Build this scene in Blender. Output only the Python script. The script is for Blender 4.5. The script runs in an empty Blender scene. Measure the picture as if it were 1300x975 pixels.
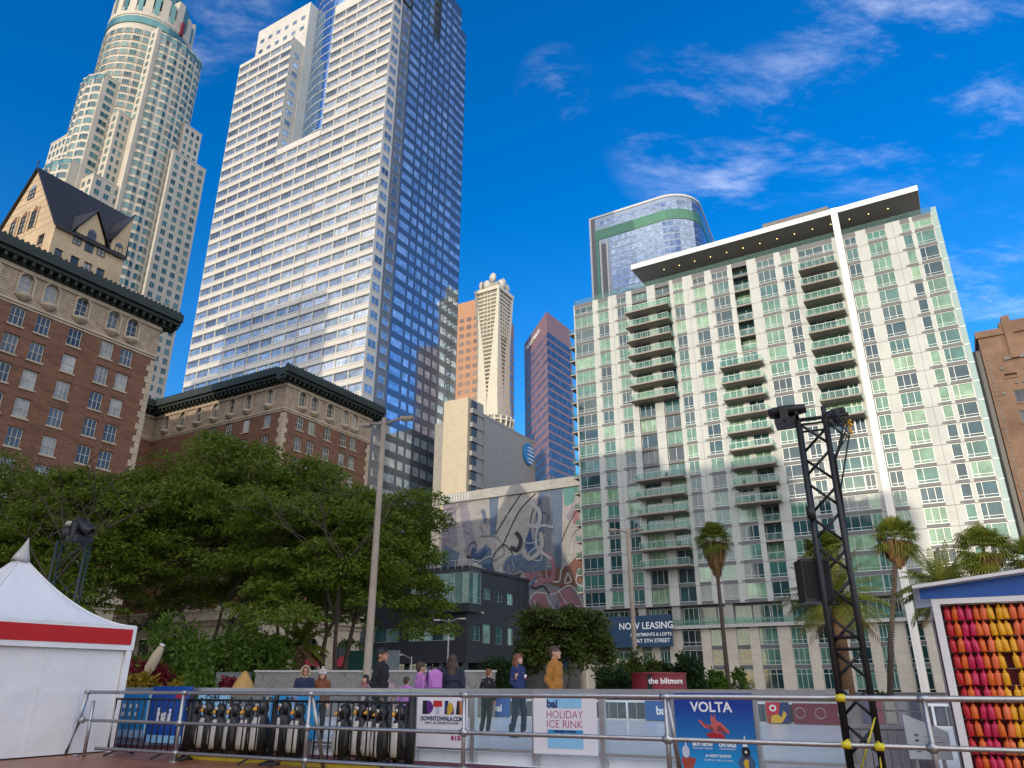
import bpy, bmesh, math, random
import numpy as np
from mathutils import Vector, Matrix
random.seed(7); np.random.seed(7)
sc = bpy.context.scene
COL = sc.collection
R = math.radians
PH = R(30.3)                                   # the street grid's turn against the view
CU, SU = math.cos(PH), math.sin(PH)
CH = 1.13                                      # eye height
CAMF, CAMT = 945.5, R(21.9)

def g(u, v):                                   # street grid -> world
    return (u*CU + v*SU, -u*SU + v*CU)
def proj(x, y, z):                             # world -> photo pixel, used only to rank windows by size
    z -= CH; c, s = math.cos(CAMT), math.sin(CAMT)
    zc = y*c + z*s; yc = -y*s + z*c
    if zc < .1: return None
    return (650 + CAMF*x/zc, 487.5 - CAMF*yc/zc)

# ------------------------------------------------------------------ materials
def nt(name):
    m = bpy.data.materials.new(name); m.use_nodes = True
    t = m.node_tree; b = t.nodes['Principled BSDF']
    return m, t, b
def N(t, kind, **k):
    n = t.nodes.new(kind)
    for a, v in k.items(): setattr(n, a, v)
    return n
def mat(name, rgb, rough=.6, metal=0, var=.18, scale=3, bump=0, bscale=20, stretch=(1, 1, 1), spec=.5, rgb2=None, trans=0, emit=0, dirt=0):
    """base colour broken up by two octaves of noise, optional bump"""
    m, t, b = nt(name)
    tc = N(t, 'ShaderNodeTexCoord'); mp = N(t, 'ShaderNodeMapping'); mp.inputs['Scale'].default_value = stretch
    t.links.new(tc.outputs['Object'], mp.inputs['Vector'])
    nz = N(t, 'ShaderNodeTexNoise'); nz.inputs['Scale'].default_value = scale; nz.inputs['Detail'].default_value = 8; nz.inputs['Roughness'].default_value = .65
    t.links.new(mp.outputs[0], nz.inputs['Vector'])
    cr = N(t, 'ShaderNodeValToRGB')
    a = [max(0, c*(1-var)) for c in rgb]; c2 = rgb2 or [min(1, c*(1+var)) for c in rgb]
    cr.color_ramp.elements[0].color = (*a, 1); cr.color_ramp.elements[1].color = (*c2, 1)
    cr.color_ramp.elements[0].position = .3; cr.color_ramp.elements[1].position = .72
    t.links.new(nz.outputs['Fac'], cr.inputs['Fac'])
    out = cr.outputs['Color']
    if dirt:
        n2 = N(t, 'ShaderNodeTexNoise'); n2.inputs['Scale'].default_value = scale*.23; n2.inputs['Detail'].default_value = 6
        t.links.new(mp.outputs[0], n2.inputs['Vector'])
        r2 = N(t, 'ShaderNodeMapRange'); r2.inputs[1].default_value = .45; r2.inputs[2].default_value = .7; r2.inputs[3].default_value = 1; r2.inputs[4].default_value = 1-dirt
        t.links.new(n2.outputs['Fac'], r2.inputs[0])
        mx = N(t, 'ShaderNodeMixRGB', blend_type='MULTIPLY'); mx.inputs[0].default_value = 1
        t.links.new(out, mx.inputs[1]); t.links.new(r2.outputs[0], mx.inputs[2]); out = mx.outputs[0]
    t.links.new(out, b.inputs['Base Color'])
    b.inputs['Roughness'].default_value = rough; b.inputs['Metallic'].default_value = metal
    b.inputs['Specular IOR Level'].default_value = spec
    if trans: b.inputs['Transmission Weight'].default_value = trans
    if emit:
        t.links.new(out, b.inputs['Emission Color']); b.inputs['Emission Strength'].default_value = emit
    if bump:
        n3 = N(t, 'ShaderNodeTexNoise'); n3.inputs['Scale'].default_value = bscale; n3.inputs['Detail'].default_value = 4
        t.links.new(mp.outputs[0], n3.inputs['Vector'])
        bp = N(t, 'ShaderNodeBump'); bp.inputs['Strength'].default_value = bump; bp.inputs['Distance'].default_value = .05
        t.links.new(n3.outputs['Fac'], bp.inputs['Height']); t.links.new(bp.outputs[0], b.inputs['Normal'])
    return m
def glass(name, stops, rough=.06, metal=0., wav=.02, wscale=.35, spec=.6, fine=None, coat=0):
    """opaque window glass: each pane its own tone (blinds, curtains, dark rooms), slightly wavy so reflections break up"""
    m, t, b = nt(name)
    ge = N(t, 'ShaderNodeNewGeometry'); oi = N(t, 'ShaderNodeObjectInfo')
    ad = N(t, 'ShaderNodeMath', operation='ADD'); t.links.new(ge.outputs['Random Per Island'], ad.inputs[0]); t.links.new(oi.outputs['Random'], ad.inputs[1])
    fr = N(t, 'ShaderNodeMath', operation='FRACT'); t.links.new(ad.outputs[0], fr.inputs[0])
    cr = N(t, 'ShaderNodeValToRGB'); cr.color_ramp.interpolation = 'LINEAR'
    while len(cr.color_ramp.elements) < len(stops): cr.color_ramp.elements.new(.5)
    for e, (p, c) in zip(cr.color_ramp.elements, stops): e.position = p; e.color = (*c, 1)
    t.links.new(fr.outputs[0], cr.inputs['Fac'])
    tc = N(t, 'ShaderNodeTexCoord')
    nz = N(t, 'ShaderNodeTexNoise'); nz.inputs['Scale'].default_value = .55; nz.inputs['Detail'].default_value = 3
    t.links.new(tc.outputs['Object'], nz.inputs['Vector'])
    mr = N(t, 'ShaderNodeMapRange'); mr.inputs[1].default_value = .35; mr.inputs[2].default_value = .7; mr.inputs[3].default_value = .7; mr.inputs[4].default_value = 1.25
    t.links.new(nz.outputs['Fac'], mr.inputs[0])
    mx = N(t, 'ShaderNodeMixRGB', blend_type='MULTIPLY'); mx.inputs[0].default_value = 1
    t.links.new(cr.outputs[0], mx.inputs[1]); t.links.new(mr.outputs[0], mx.inputs[2])
    t.links.new(mx.outputs[0], b.inputs['Base Color'])
    b.inputs['Roughness'].default_value = rough; b.inputs['Metallic'].default_value = metal; b.inputs['Specular IOR Level'].default_value = spec
    b.inputs['Coat Weight'].default_value = coat; b.inputs['Coat Roughness'].default_value = .03
    if wav:
        n3 = N(t, 'ShaderNodeTexNoise'); n3.inputs['Scale'].default_value = wscale; n3.inputs['Detail'].default_value = 1
        t.links.new(tc.outputs['Object'], n3.inputs['Vector'])
        bp = N(t, 'ShaderNodeBump'); bp.inputs['Strength'].default_value = 1; bp.inputs['Distance'].default_value = wav
        t.links.new(n3.outputs['Fac'], bp.inputs['Height']); t.links.new(bp.outputs[0], b.inputs['Normal'])
    return m
def clear_glass(name, tint=(.85, .95, .92), amount=.75):
    """thin railing glass: mostly see-through, with a reflection"""
    m = bpy.data.materials.new(name); m.use_nodes = True; t = m.node_tree; t.nodes.clear()
    o = N(t, 'ShaderNodeOutputMaterial'); tr = N(t, 'ShaderNodeBsdfTransparent'); tr.inputs[0].default_value = (*tint, 1)
    gl = N(t, 'ShaderNodeBsdfPrincipled'); gl.inputs['Base Color'].default_value = (.25, .38, .36, 1); gl.inputs['Roughness'].default_value = .08
    mx = N(t, 'ShaderNodeMixShader'); mx.inputs[0].default_value = 1-amount
    t.links.new(tr.outputs[0], mx.inputs[1]); t.links.new(gl.outputs[0], mx.inputs[2]); t.links.new(mx.outputs[0], o.inputs[0])
    return m
def leafmat(name, c1, c2, rough=.5, tl=.35):
    m = bpy.data.materials.new(name); m.use_nodes = True; t = m.node_tree; t.nodes.clear()
    o = N(t, 'ShaderNodeOutputMaterial'); ge = N(t, 'ShaderNodeNewGeometry')
    cr = N(t, 'ShaderNodeValToRGB'); cr.color_ramp.elements[0].color = (*c1, 1); cr.color_ramp.elements[1].color = (*c2, 1)
    tc = N(t, 'ShaderNodeTexCoord'); nz = N(t, 'ShaderNodeTexNoise'); nz.inputs['Scale'].default_value = .7; nz.inputs['Detail'].default_value = 3
    t.links.new(tc.outputs['Object'], nz.inputs['Vector'])
    a = N(t, 'ShaderNodeMath', operation='MULTIPLY_ADD'); a.inputs[1].default_value = .55; t.links.new(ge.outputs['Random Per Island'], a.inputs[0])
    b_ = N(t, 'ShaderNodeMath', operation='MULTIPLY'); b_.inputs[1].default_value = .55; t.links.new(nz.outputs['Fac'], b_.inputs[0]); t.links.new(b_.outputs[0], a.inputs[2])
    t.links.new(a.outputs[0], cr.inputs['Fac'])
    p = N(t, 'ShaderNodeBsdfPrincipled'); p.inputs['Roughness'].default_value = rough; p.inputs['Specular IOR Level'].default_value = .25
    tb = N(t, 'ShaderNodeBsdfTranslucent'); mx = N(t, 'ShaderNodeMixShader'); mx.inputs[0].default_value = tl
    t.links.new(cr.outputs[0], p.inputs['Base Color']); t.links.new(cr.outputs[0], tb.inputs['Color'])
    t.links.new(p.outputs[0], mx.inputs[1]); t.links.new(tb.outputs[0], mx.inputs[2]); t.links.new(mx.outputs[0], o.inputs[0])
    return m

# ------------------------------------------------------------------ objects
ORG = {}
def tag(o, label=None, cat=None, group=None, kind=None):
    if label: o['label'] = label
    if cat: o['category'] = cat
    if group: o['group'] = group
    if kind: o['kind'] = kind
    return o
def thing(name, label, cat, uv=None, xy=(0, 0), z=0, rz=None, group=None):
    o = bpy.data.objects.new(name, None); COL.objects.link(o); o.empty_display_size = .3
    if uv is not None:
        x, y = g(*uv); o.location = (x, y, z); o.rotation_euler = (0, 0, -PH if rz is None else rz); ORG[o.name] = (uv[0], uv[1], z)
    else:
        o.location = (xy[0], xy[1], z); o.rotation_euler = (0, 0, rz or 0)
    return tag(o, label, cat, group)
def copy_tree(o, parent=None):
    c = o.copy(); COL.objects.link(c)
    if parent: c.parent = parent
    for ch in list(o.children): copy_tree(ch, c)
    return c

class MB:
    def __init__(s): s.v = []; s.f = []; s.m = []; s.smooth = []
    def add(s, vs, fs, m=0, sm=False):
        k = len(s.v); s.v += [tuple(p) for p in vs]
        for f in fs: s.f.append([k+i for i in f]); s.m.append(m); s.smooth.append(sm)
    def quad(s, a, b, c, d, m=0): s.add([a, b, c, d], [(0, 1, 2, 3)], m)
    def box(s, x0, x1, y0, y1, z0, z1, m=0):
        v = [(x, y, z) for z in (z0, z1) for y in (y0, y1) for x in (x0, x1)]
        s.add(v, [(0, 2, 3, 1), (4, 5, 7, 6), (0, 1, 5, 4), (2, 6, 7, 3), (0, 4, 6, 2), (1, 3, 7, 5)], m)
    def obox(s, O, ax, ay, az, m=0):           # box from a corner and three edge vectors
        O, ax, ay, az = map(Vector, (O, ax, ay, az))
        v = [O + ax*i + ay*j + az*k for k in (0, 1) for j in (0, 1) for i in (0, 1)]
        s.add(v, [(0, 2, 3, 1), (4, 5, 7, 6), (0, 1, 5, 4), (2, 6, 7, 3), (0, 4, 6, 2), (1, 3, 7, 5)], m)
    def prism(s, poly, z0, z1, m=0, mt=None):
        n = len(poly); k = len(s.v)
        s.v += [(p[0], p[1], z0) for p in poly] + [(p[0], p[1], z1) for p in poly]
        for i in range(n):
            j = (i+1) % n; s.f.append([k+i, k+j, k+n+j, k+n+i]); s.m.append(m); s.smooth.append(False)
        s.f.append([k+n+i for i in range(n)]); s.m.append(m if mt is None else mt); s.smooth.append(False)
        s.f.append([k+i for i in reversed(range(n))]); s.m.append(m); s.smooth.append(False)
    def poly3(s, pts, thick, m=0):             # polygon with a thickness vector
        n = len(pts); t = Vector(thick); a = [Vector(p) for p in pts]; b = [p+t for p in a]
        s.add(a+b, [tuple(range(n))[::-1], tuple(range(n, 2*n))] + [(i, (i+1) % n, n+(i+1) % n, n+i) for i in range(n)], m)
    def tube(s, pts, r, m=0, seg=8, cap=True):
        pts = [Vector(p) for p in pts]; rs = r if isinstance(r, (list, tuple)) else [r]*len(pts)
        rings = []; up = Vector((0, 0, 1))
        for i, p in enumerate(pts):
            d = (pts[min(i+1, len(pts)-1)] - pts[max(i-1, 0)]).normalized()
            a = d.cross(up if abs(d.z) < .95 else Vector((1, 0, 0))).normalized(); b = a.cross(d).normalized()
            rings.append([p + (a*math.cos(2*math.pi*k/seg) + b*math.sin(2*math.pi*k/seg))*rs[i] for k in range(seg)])
        vs = [q for ring in rings for q in ring]; fs = []
        for i in range(len(pts)-1):
            for k in range(seg):
                j = (k+1) % seg; fs.append((i*seg+k, i*seg+j, (i+1)*seg+j, (i+1)*seg+k))
        if cap: fs += [tuple(range(seg))[::-1], tuple((len(pts)-1)*seg+k for k in range(seg))]
        s.add(vs, fs, m, True)
    def bar(s, a, b, w, h, m=0, up=(0, 0, 1)):  # square bar
        a, b = Vector(a), Vector(b); d = (b-a); up = Vector(up)
        if abs(d.normalized().dot(up)) > .97: up = Vector((0, 1, 0))
        x = d.cross(up).normalized()*w; y = x.cross(d).normalized()*h
        s.obox(a - x/2 - y/2, d, x, y, m)
    def lathe(s, prof, c=(0, 0, 0), seg=16, m=0, a0=0, a1=2*math.pi, smooth=True):
        full = abs(a1-a0-2*math.pi) < 1e-6; n = seg if full else seg+1
        vs = [(c[0]+r*math.cos(a0+(a1-a0)*k/seg), c[1]+r*math.sin(a0+(a1-a0)*k/seg), c[2]+z) for r, z in prof for k in range(n)]
        fs = []
        for i in range(len(prof)-1):
            for k in range(seg):
                j = (k+1) % n if full else k+1; fs.append((i*n+k, i*n+j, (i+1)*n+j, (i+1)*n+k))
        if full:
            if prof[0][0] > 1e-4: fs.append(tuple(range(n))[::-1])
            if prof[-1][0] > 1e-4: fs.append(tuple((len(prof)-1)*n+k for k in range(n)))
        s.add(vs, fs, m, smooth)
    def ball(s, c, r, m=0, seg=12, rings=8):
        rx, ry, rz = r if isinstance(r, (tuple, list)) else (r, r, r)
        vs = [(c[0], c[1], c[2]-rz)]
        for i in range(1, rings):
            t = math.pi*i/rings
            vs += [(c[0]+rx*math.sin(t)*math.cos(2*math.pi*k/seg), c[1]+ry*math.sin(t)*math.sin(2*math.pi*k/seg), c[2]-rz*math.cos(t)) for k in range(seg)]
        vs.append((c[0], c[1], c[2]+rz)); L = len(vs)-1; fs = []
        for k in range(seg):
            j = (k+1) % seg; fs.append((0, 1+j, 1+k)); fs.append((L, L-seg+k, L-seg+j))
        for i in range(rings-2):
            for k in range(seg):
                j = (k+1) % seg; fs.append((1+i*seg+k, 1+i*seg+j, 1+(i+1)*seg+j, 1+(i+1)*seg+k))
        s.add(vs, fs, m, True)
    def merge(s, o, T=None):
        k = len(s.v); s.v += [tuple(T @ Vector(p)) for p in o.v] if T else o.v
        s.f += [[k+i for i in f] for f in o.f]; s.m += o.m; s.smooth += o.smooth
    def mesh(s, name, mats, org=(0, 0, 0)):
        me = bpy.data.meshes.new(name)
        vs = [(a-org[0], b-org[1], c-org[2]) for a, b, c in s.v] if any(org) else s.v
        me.from_pydata(vs, [], s.f)
        for m in (mats if isinstance(mats, (list, tuple)) else [mats]): me.materials.append(m)
        if len(me.polygons) == len(s.m):
            me.polygons.foreach_set('material_index', s.m); me.polygons.foreach_set('use_smooth', s.smooth)
        me.update(); return me
    def build(s, name, mats, parent=None, root=None, local=False):
        """link as one mesh object; vertices of grid things are in street-grid metres and moved to their root"""
        r = root or parent
        org = ORG.get(r.name, (0, 0, 0)) if r and not local else (0, 0, 0)
        o = bpy.data.objects.new(name, s.mesh(name, mats, org)); COL.objects.link(o)
        if parent: o.parent = parent
        return o

class Face:
    """one flat wall: O corner (u,v), t along the wall, n outward"""
    def __init__(s, O, t, n): s.O, s.t, s.n = O, t, n
    def P(s, a, z, off=0): return (s.O[0]+s.t[0]*a+s.n[0]*off, s.O[1]+s.t[1]*a+s.n[1]*off, z)
    def rect(s, mb, a0, a1, z0, z1, off=0, m=0): mb.quad(s.P(a0, z0, off), s.P(a1, z0, off), s.P(a1, z1, off), s.P(a0, z1, off), m)
    def box(s, mb, a0, a1, z0, z1, o0, o1, m=0):
        p = s.P(a0, z0, o0); mb.obox(p, Vector(s.P(a1, z0, o0))-Vector(p), Vector(s.P(a0, z0, o1))-Vector(p), (0, 0, z1-z0), m)
def front(v, u0=0): return Face((u0, v), (1, 0), (0, -1))     # faces -v, position along it = u - u0
def side(u, v0=0): return Face((u, v0), (0, 1), (1, 0))       # faces +u, position = v - v0
def lside(u, v0=0): return Face((u, v0), (0, -1), (-1, 0))    # faces -u, position = v0 - v

def wall(mb, F, a0, a1, z0, z1, ops, m=0, mr=None, depth=.25):
    """wall with real openings: ops = list of (a0,a1,z0,z1[,depth])"""
    mr = m if mr is None else mr
    xs = sorted({round(x, 3) for x in [a0, a1] + [q for o in ops for q in o[:2]] if a0-1e-6 <= x <= a1+1e-6})
    zs = sorted({round(x, 3) for x in [z0, z1] + [q for o in ops for q in o[2:4]] if z0-1e-6 <= x <= z1+1e-6})
    for j in range(len(zs)-1):
        cz = (zs[j]+zs[j+1])/2; run = None
        row = [o for o in ops if o[2] < cz < o[3]]
        for i in range(len(xs)-1):
            cx = (xs[i]+xs[i+1])/2
            hole = any(o[0] < cx < o[1] for o in row)
            if not hole and run is None: run = xs[i]
            if hole and run is not None: F.rect(mb, run, xs[i], zs[j], zs[j+1], 0, m); run = None
        if run is not None: F.rect(mb, run, xs[-1], zs[j], zs[j+1], 0, m)
    for o in ops:
        d = o[4] if len(o) > 4 else depth; b0, b1, c0, c1 = o[:4]
        P = F.P
        mb.quad(P(b0, c0, 0), P(b0, c1, 0), P(b0, c1, -d), P(b0, c0, -d), mr); mb.quad(P(b1, c0, 0), P(b1, c0, -d), P(b1, c1, -d), P(b1, c1, 0), mr)
        mb.quad(P(b0, c0, 0), P(b0, c0, -d), P(b1, c0, -d), P(b1, c0, 0), mr); mb.quad(P(b0, c1, 0), P(b1, c1, 0), P(b1, c1, -d), P(b0, c1, -d), mr)

class Windows:
    """collects the windows of one building; the hundred that show largest become parts, the rest one part"""
    def __init__(s): s.w = []
    def add(s, F, a0, a1, z0, z1, off, cols=(), rows=(), fw=.07, ft=.05, arch=False):
        s.w.append((F, a0, a1, z0, z1, off, cols, rows, fw, ft, arch))
    def area(s, w):
        F, a0, a1, z0, z1 = w[:5]
        q = [proj(*g(*F.P(a, z)[:2]), z) for a, z in ((a0, z0), (a1, z0), (a1, z1), (a0, z1))]
        if any(p is None for p in q): return 0
        x0, x1 = min(p[0] for p in q), max(p[0] for p in q); y0, y1 = min(p[1] for p in q), max(p[1] for p in q)
        if x1 < 0 or x0 > 1300 or y1 < 0 or y0 > 900: return 0
        return abs(sum(q[i][0]*q[(i+1) % 4][1]-q[(i+1) % 4][0]*q[i][1] for i in range(4)))/2
    def geo(s, w, fr, gl):
        F, a0, a1, z0, z1, off, cols, rows, fw, ft, arch = w
        F.rect(gl, a0, a1, z0, z1, off, 0)
        if fw:
            o0, o1 = off+.002, off+ft
            F.box(fr, a0, a0+fw, z0, z1, o0, o1); F.box(fr, a1-fw, a1, z0, z1, o0, o1)
            F.box(fr, a0+fw, a1-fw, z0, z0+fw, o0, o1); F.box(fr, a0+fw, a1-fw, z1-fw, z1, o0, o1)
            zz = [z0+fw] + [z0+(z1-z0)*r for r in rows] + [z1-fw]
            for r in rows:
                z = z0+(z1-z0)*r; F.box(fr, a0+fw, a1-fw, z-fw*.4, z+fw*.4, o0, o1*.98+.0004)
            for c in cols:
                a = a0+(a1-a0)*c; F.box(fr, a-fw*.4, a+fw*.4, z0+fw, z1-fw, o0+.001, o1+.003)
    def build(s, root, fm, gm, sub=True, limit=100):
        ws = sorted(s.w, key=s.area, reverse=True)
        big = ws[:limit]; rest = ws[limit:]
        for w in big:
            fr, gl = MB(), MB(); s.geo(w, fr, gl)
            if fr.v and sub:
                o = fr.build('window', fm, root); gl.build('pane', gm, o, root)
            else:
                k = len(fr.f); fr.merge(gl); fr.m = [0]*k+[1]*(len(fr.f)-k)
                fr.build('window', [fm, gm], root)
        if rest:
            fr, gl = MB(), MB()
            for w in rest: s.geo(w, fr, gl)
            k = len(fr.f); fr.merge(gl); fr.m = [0]*k+[1]*(len(fr.f)-k)
            tag(fr.build('window', [fm, gm], root), kind='stuff')

def text_mesh(body, size, depth=.004, align='CENTER', spacing=1, bold=0, xscale=1):
    cu = bpy.data.curves.new('lettering', 'FONT'); cu.body = body; cu.size = size; cu.extrude = depth; cu.align_x = align; cu.align_y = 'CENTER'
    cu.space_character = spacing; cu.offset = bold; cu.resolution_u = 3
    o = bpy.data.objects.new('lettering', cu); COL.objects.link(o)
    dg = bpy.context.evaluated_depsgraph_get(); me = bpy.data.meshes.new_from_object(o.evaluated_get(dg)); 
    bpy.data.objects.remove(o); bpy.data.curves.remove(cu)
    if xscale != 1:
        for v in me.vertices: v.co.x *= xscale
    return me
def text(body, size, parent, loc, mtl, rot=(R(90), 0, 0), name='lettering', **k):
    me = text_mesh(body, size, **k); me.materials.clear(); me.materials.append(mtl)
    o = bpy.data.objects.new(name, me); COL.objects.link(o); o.parent = parent; o.location = loc; o.rotation_euler = rot
    return o

# ------------------------------------------------------------------ camera, light, sky
cam = bpy.data.cameras.new('camera'); co = bpy.data.objects.new('camera', cam); COL.objects.link(co); sc.camera = co
co.location = (0, 0, CH); co.rotation_euler = (R(90)+CAMT, 0, 0)
cam.sensor_width = 36; cam.lens = 36*CAMF/1300; cam.clip_end = 6000; cam.clip_start = .05

SUN_EL = R(10); SX, SY = -.572, -.820
sl = bpy.data.lights.new('sun', 'SUN'); so = bpy.data.objects.new('sun', sl); COL.objects.link(so)
sl.energy = 1.2; sl.angle = R(.5); sl.color = (1, .86, .66)
sd = Vector((SX*math.cos(SUN_EL), SY*math.cos(SUN_EL), math.sin(SUN_EL)))
so.rotation_euler = sd.to_track_quat('Z', 'Y').to_euler(); so.location = (-60, -40, 80)

w = bpy.data.worlds.new('World'); sc.world = w; w.use_nodes = True; t = w.node_tree; bg = t.nodes['Background']
sky = N(t, 'ShaderNodeTexSky', sky_type='NISHITA'); sky.sun_disc = False; sky.sun_elevation = R(24); sky.sun_rotation = math.atan2(SX, SY)
sky.sun_elevation = SUN_EL; sky.air_density = 1.0; sky.dust_density = .3; sky.ozone_density = 3.0
hs = N(t, 'ShaderNodeHueSaturation'); hs.inputs['Saturation'].default_value = 1.34; hs.inputs['Hue'].default_value = .513; hs.inputs['Value'].default_value = .92
t.links.new(sky.outputs[0], hs.inputs['Color'])
tc = N(t, 'ShaderNodeTexCoord')
def vnode(op, a, b=None):
    n = N(t, 'ShaderNodeVectorMath', operation=op); t.links.new(a, n.inputs[0])
    if b is not None:
        if isinstance(b, tuple): n.inputs[1].default_value = b
        else: t.links.new(b, n.inputs[1])
    return n
def mnode(op, a, b=None, clamp=False):
    n = N(t, 'ShaderNodeMath', operation=op, use_clamp=clamp)
    for i, q in enumerate((a, b)):
        if q is None: continue
        if isinstance(q, (int, float)): n.inputs[i].default_value = q
        else: t.links.new(q, n.inputs[i])
    return n.outputs[0]
# thin high cloud: direction projected on a flat layer, stretched noise, kept to a few banks of the sky
sx = N(t, 'ShaderNodeSeparateXYZ'); t.links.new(tc.outputs['Generated'], sx.inputs[0])
zz = mnode('MAXIMUM', mnode('ADD', sx.outputs[2], .12), .05)
cx = N(t, 'ShaderNodeCombineXYZ'); t.links.new(mnode('DIVIDE', sx.outputs[0], zz), cx.inputs[0]); t.links.new(mnode('DIVIDE', sx.outputs[1], zz), cx.inputs[1])
mp = N(t, 'ShaderNodeMapping'); mp.inputs['Rotation'].default_value = (0, 0, R(-38)); mp.inputs['Scale'].default_value = (2.4, 4.6, 1); t.links.new(cx.outputs[0], mp.inputs[0])
n1 = N(t, 'ShaderNodeTexNoise'); n1.inputs['Scale'].default_value = 1.5; n1.inputs['Detail'].default_value = 13; n1.inputs['Roughness'].default_value = .67; n1.inputs['Distortion'].default_value = .25
t.links.new(mp.outputs[0], n1.inputs[0])
def cloudbank(px, py, width):
    xc, yc = (px-650)/CAMF, (487.5-py)/CAMF; c, s = math.cos(CAMT), math.sin(CAMT)
    d = Vector((xc, c-yc*s, s+yc*c)).normalized()
    dt = vnode('DOT_PRODUCT', tc.outputs['Generated'], tuple(d)).outputs['Value']
    r = N(t, 'ShaderNodeMapRange', interpolation_type='SMOOTHSTEP'); r.inputs[1].default_value = math.cos(R(width)); r.inputs[2].default_value = 1
    t.links.new(dt, r.inputs[0]); return r.outputs[0]
bank = None
for a in ((880, 160, 7), (1010, 140, 6), (1120, 80, 11), (1270, 60, 9), (705, 112, 3.2), (1270, 350, 5), (300, 10, 4), (930, 215, 5), (240, 55, 3)):
    q = cloudbank(*a); bank = q if bank is None else mnode('MAXIMUM', bank, q)
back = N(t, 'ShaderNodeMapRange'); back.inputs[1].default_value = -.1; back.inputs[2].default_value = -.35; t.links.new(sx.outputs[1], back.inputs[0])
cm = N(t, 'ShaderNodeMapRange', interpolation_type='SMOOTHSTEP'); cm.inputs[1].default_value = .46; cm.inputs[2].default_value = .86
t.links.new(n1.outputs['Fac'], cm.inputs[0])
cb = N(t, 'ShaderNodeMapRange', interpolation_type='SMOOTHSTEP'); cb.inputs[1].default_value = .30; cb.inputs[2].default_value = .62   # bright cloud bank added behind the viewer, unseen, for neutral fill light
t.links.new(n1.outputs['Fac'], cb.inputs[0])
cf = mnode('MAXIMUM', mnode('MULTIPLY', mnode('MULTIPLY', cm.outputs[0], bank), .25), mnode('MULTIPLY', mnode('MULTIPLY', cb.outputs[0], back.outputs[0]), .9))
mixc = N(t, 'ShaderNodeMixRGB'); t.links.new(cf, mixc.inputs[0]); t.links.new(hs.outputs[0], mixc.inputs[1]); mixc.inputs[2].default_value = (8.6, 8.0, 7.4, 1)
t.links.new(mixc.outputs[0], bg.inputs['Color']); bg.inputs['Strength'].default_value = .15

vs = sc.view_settings; sc.display_settings.display_device = 'sRGB'
vs.view_transform = 'Standard'; vs.look = 'None'; vs.exposure = 1.1; vs.gamma = 1; vs.use_curve_mapping = False
sc.cycles.max_bounces = 6; sc.cycles.transparent_max_bounces = 12
# ------------------------------------------------------------------ shared materials
WHITE_PANEL = mat('white_panel', (.445, .465, .435), .45, var=.06, scale=.6, dirt=.16)
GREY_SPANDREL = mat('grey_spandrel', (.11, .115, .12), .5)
CONC = mat('concrete', (.36, .35, .32), .8, var=.14, scale=1.2, dirt=.2)
CONC_DARK = mat('concrete_dark', (.20, .19, .18), .85, var=.2, dirt=.2)
BEIGE = mat('beige_stone', (.52, .47, .39), .7, var=.09, scale=.8, dirt=.15)
FRAME_LT = mat('window_frame_light', (.50, .53, .52), .4, metal=.3, var=.05)
FRAME_DK = mat('window_frame_dark', (.05, .055, .06), .4, var=.1)
STEEL = mat('galvanised_steel', (.42, .43, .44), .38, metal=.85, var=.15, scale=9)
BLACK_METAL = mat('black_metal', (.012, .012, .013), .5, var=.3, scale=8)
WHITE_PAINT = mat('white_paint', (.78, .78, .78), .45, var=.05, dirt=.1)
ROOF_DK = mat('roof_grey', (.13, .13, .13), .9)
RAILGLASS = clear_glass('railing_glass', (.80, .92, .88), .86)
PF_GLASS = glass('green_glass', [(0, (.010, .038, .05)), (.36, (.022, .075, .085)), (.52, (.04, .14, .125)), (.68, (.09, .22, .155)), (.86, (.155, .30, .19)), (1, (.24, .39, .24))], .05, wav=.012, coat=.6)
DARK_GLASS = glass('dark_glass', [(0, (.004, .006, .008)), (.6, (.012, .02, .022)), (1, (.05, .07, .07))], .05, coat=.5)

# ------------------------------------------------------------------ ground
def ground(name, m, x0, x1, y0, y1, z, grid=True):
    b = MB(); b.quad((x0, y0, z), (x1, y0, z), (x1, y1, z), (x0, y1, z))
    if grid: b.v = [(*g(p[0], p[1]), p[2]) for p in b.v]
    return tag(b.build(name, m), kind='structure')
ground('ground', mat('city_ground', (.20, .19, .18), .9, scale=.3), -3000, 3000, -3000, 3000, -.03, False)
ASPH = mat('asphalt', (.05, .05, .052), .85, var=.25, scale=2)
ground('road', ASPH, -400, 300, 97, 114, -.018); ground('side_road', ASPH, -76, -62, -400, 96.9, -.018)
PAVE = mat('plaza_paving', (.30, .25, .21), .7, var=.15, scale=1.5, dirt=.2)
ground('plaza', PAVE, -58, 60, -60, 94, -.006)
pm, pt, pb = nt('terracotta_decking')           # reddish brown deck: long worn boards
tcn = N(pt, 'ShaderNodeTexCoord'); mpn = N(pt, 'ShaderNodeMapping'); mpn.inputs['Rotation'].default_value = (0, 0, PH + R(2.9)); pt.links.new(tcn.outputs['Object'], mpn.inputs['Vector'])
bk = N(pt, 'ShaderNodeTexBrick'); bk.inputs['Scale'].default_value = 1; bk.inputs['Brick Width'].default_value = 2.4; bk.inputs['Row Height'].default_value = .6; bk.inputs['Mortar Size'].default_value = .006
bk.inputs['Color1'].default_value = (.34, .125, .06, 1); bk.inputs['Color2'].default_value = (.25, .09, .045, 1); bk.inputs['Mortar'].default_value = (.07, .035, .02, 1)
pt.links.new(mpn.outputs[0], bk.inputs['Vector'])
nzn = N(pt, 'ShaderNodeTexNoise'); nzn.inputs['Scale'].default_value = 2.2; nzn.inputs['Detail'].default_value = 8; pt.links.new(tcn.outputs['Object'], nzn.inputs['Vector'])
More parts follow.
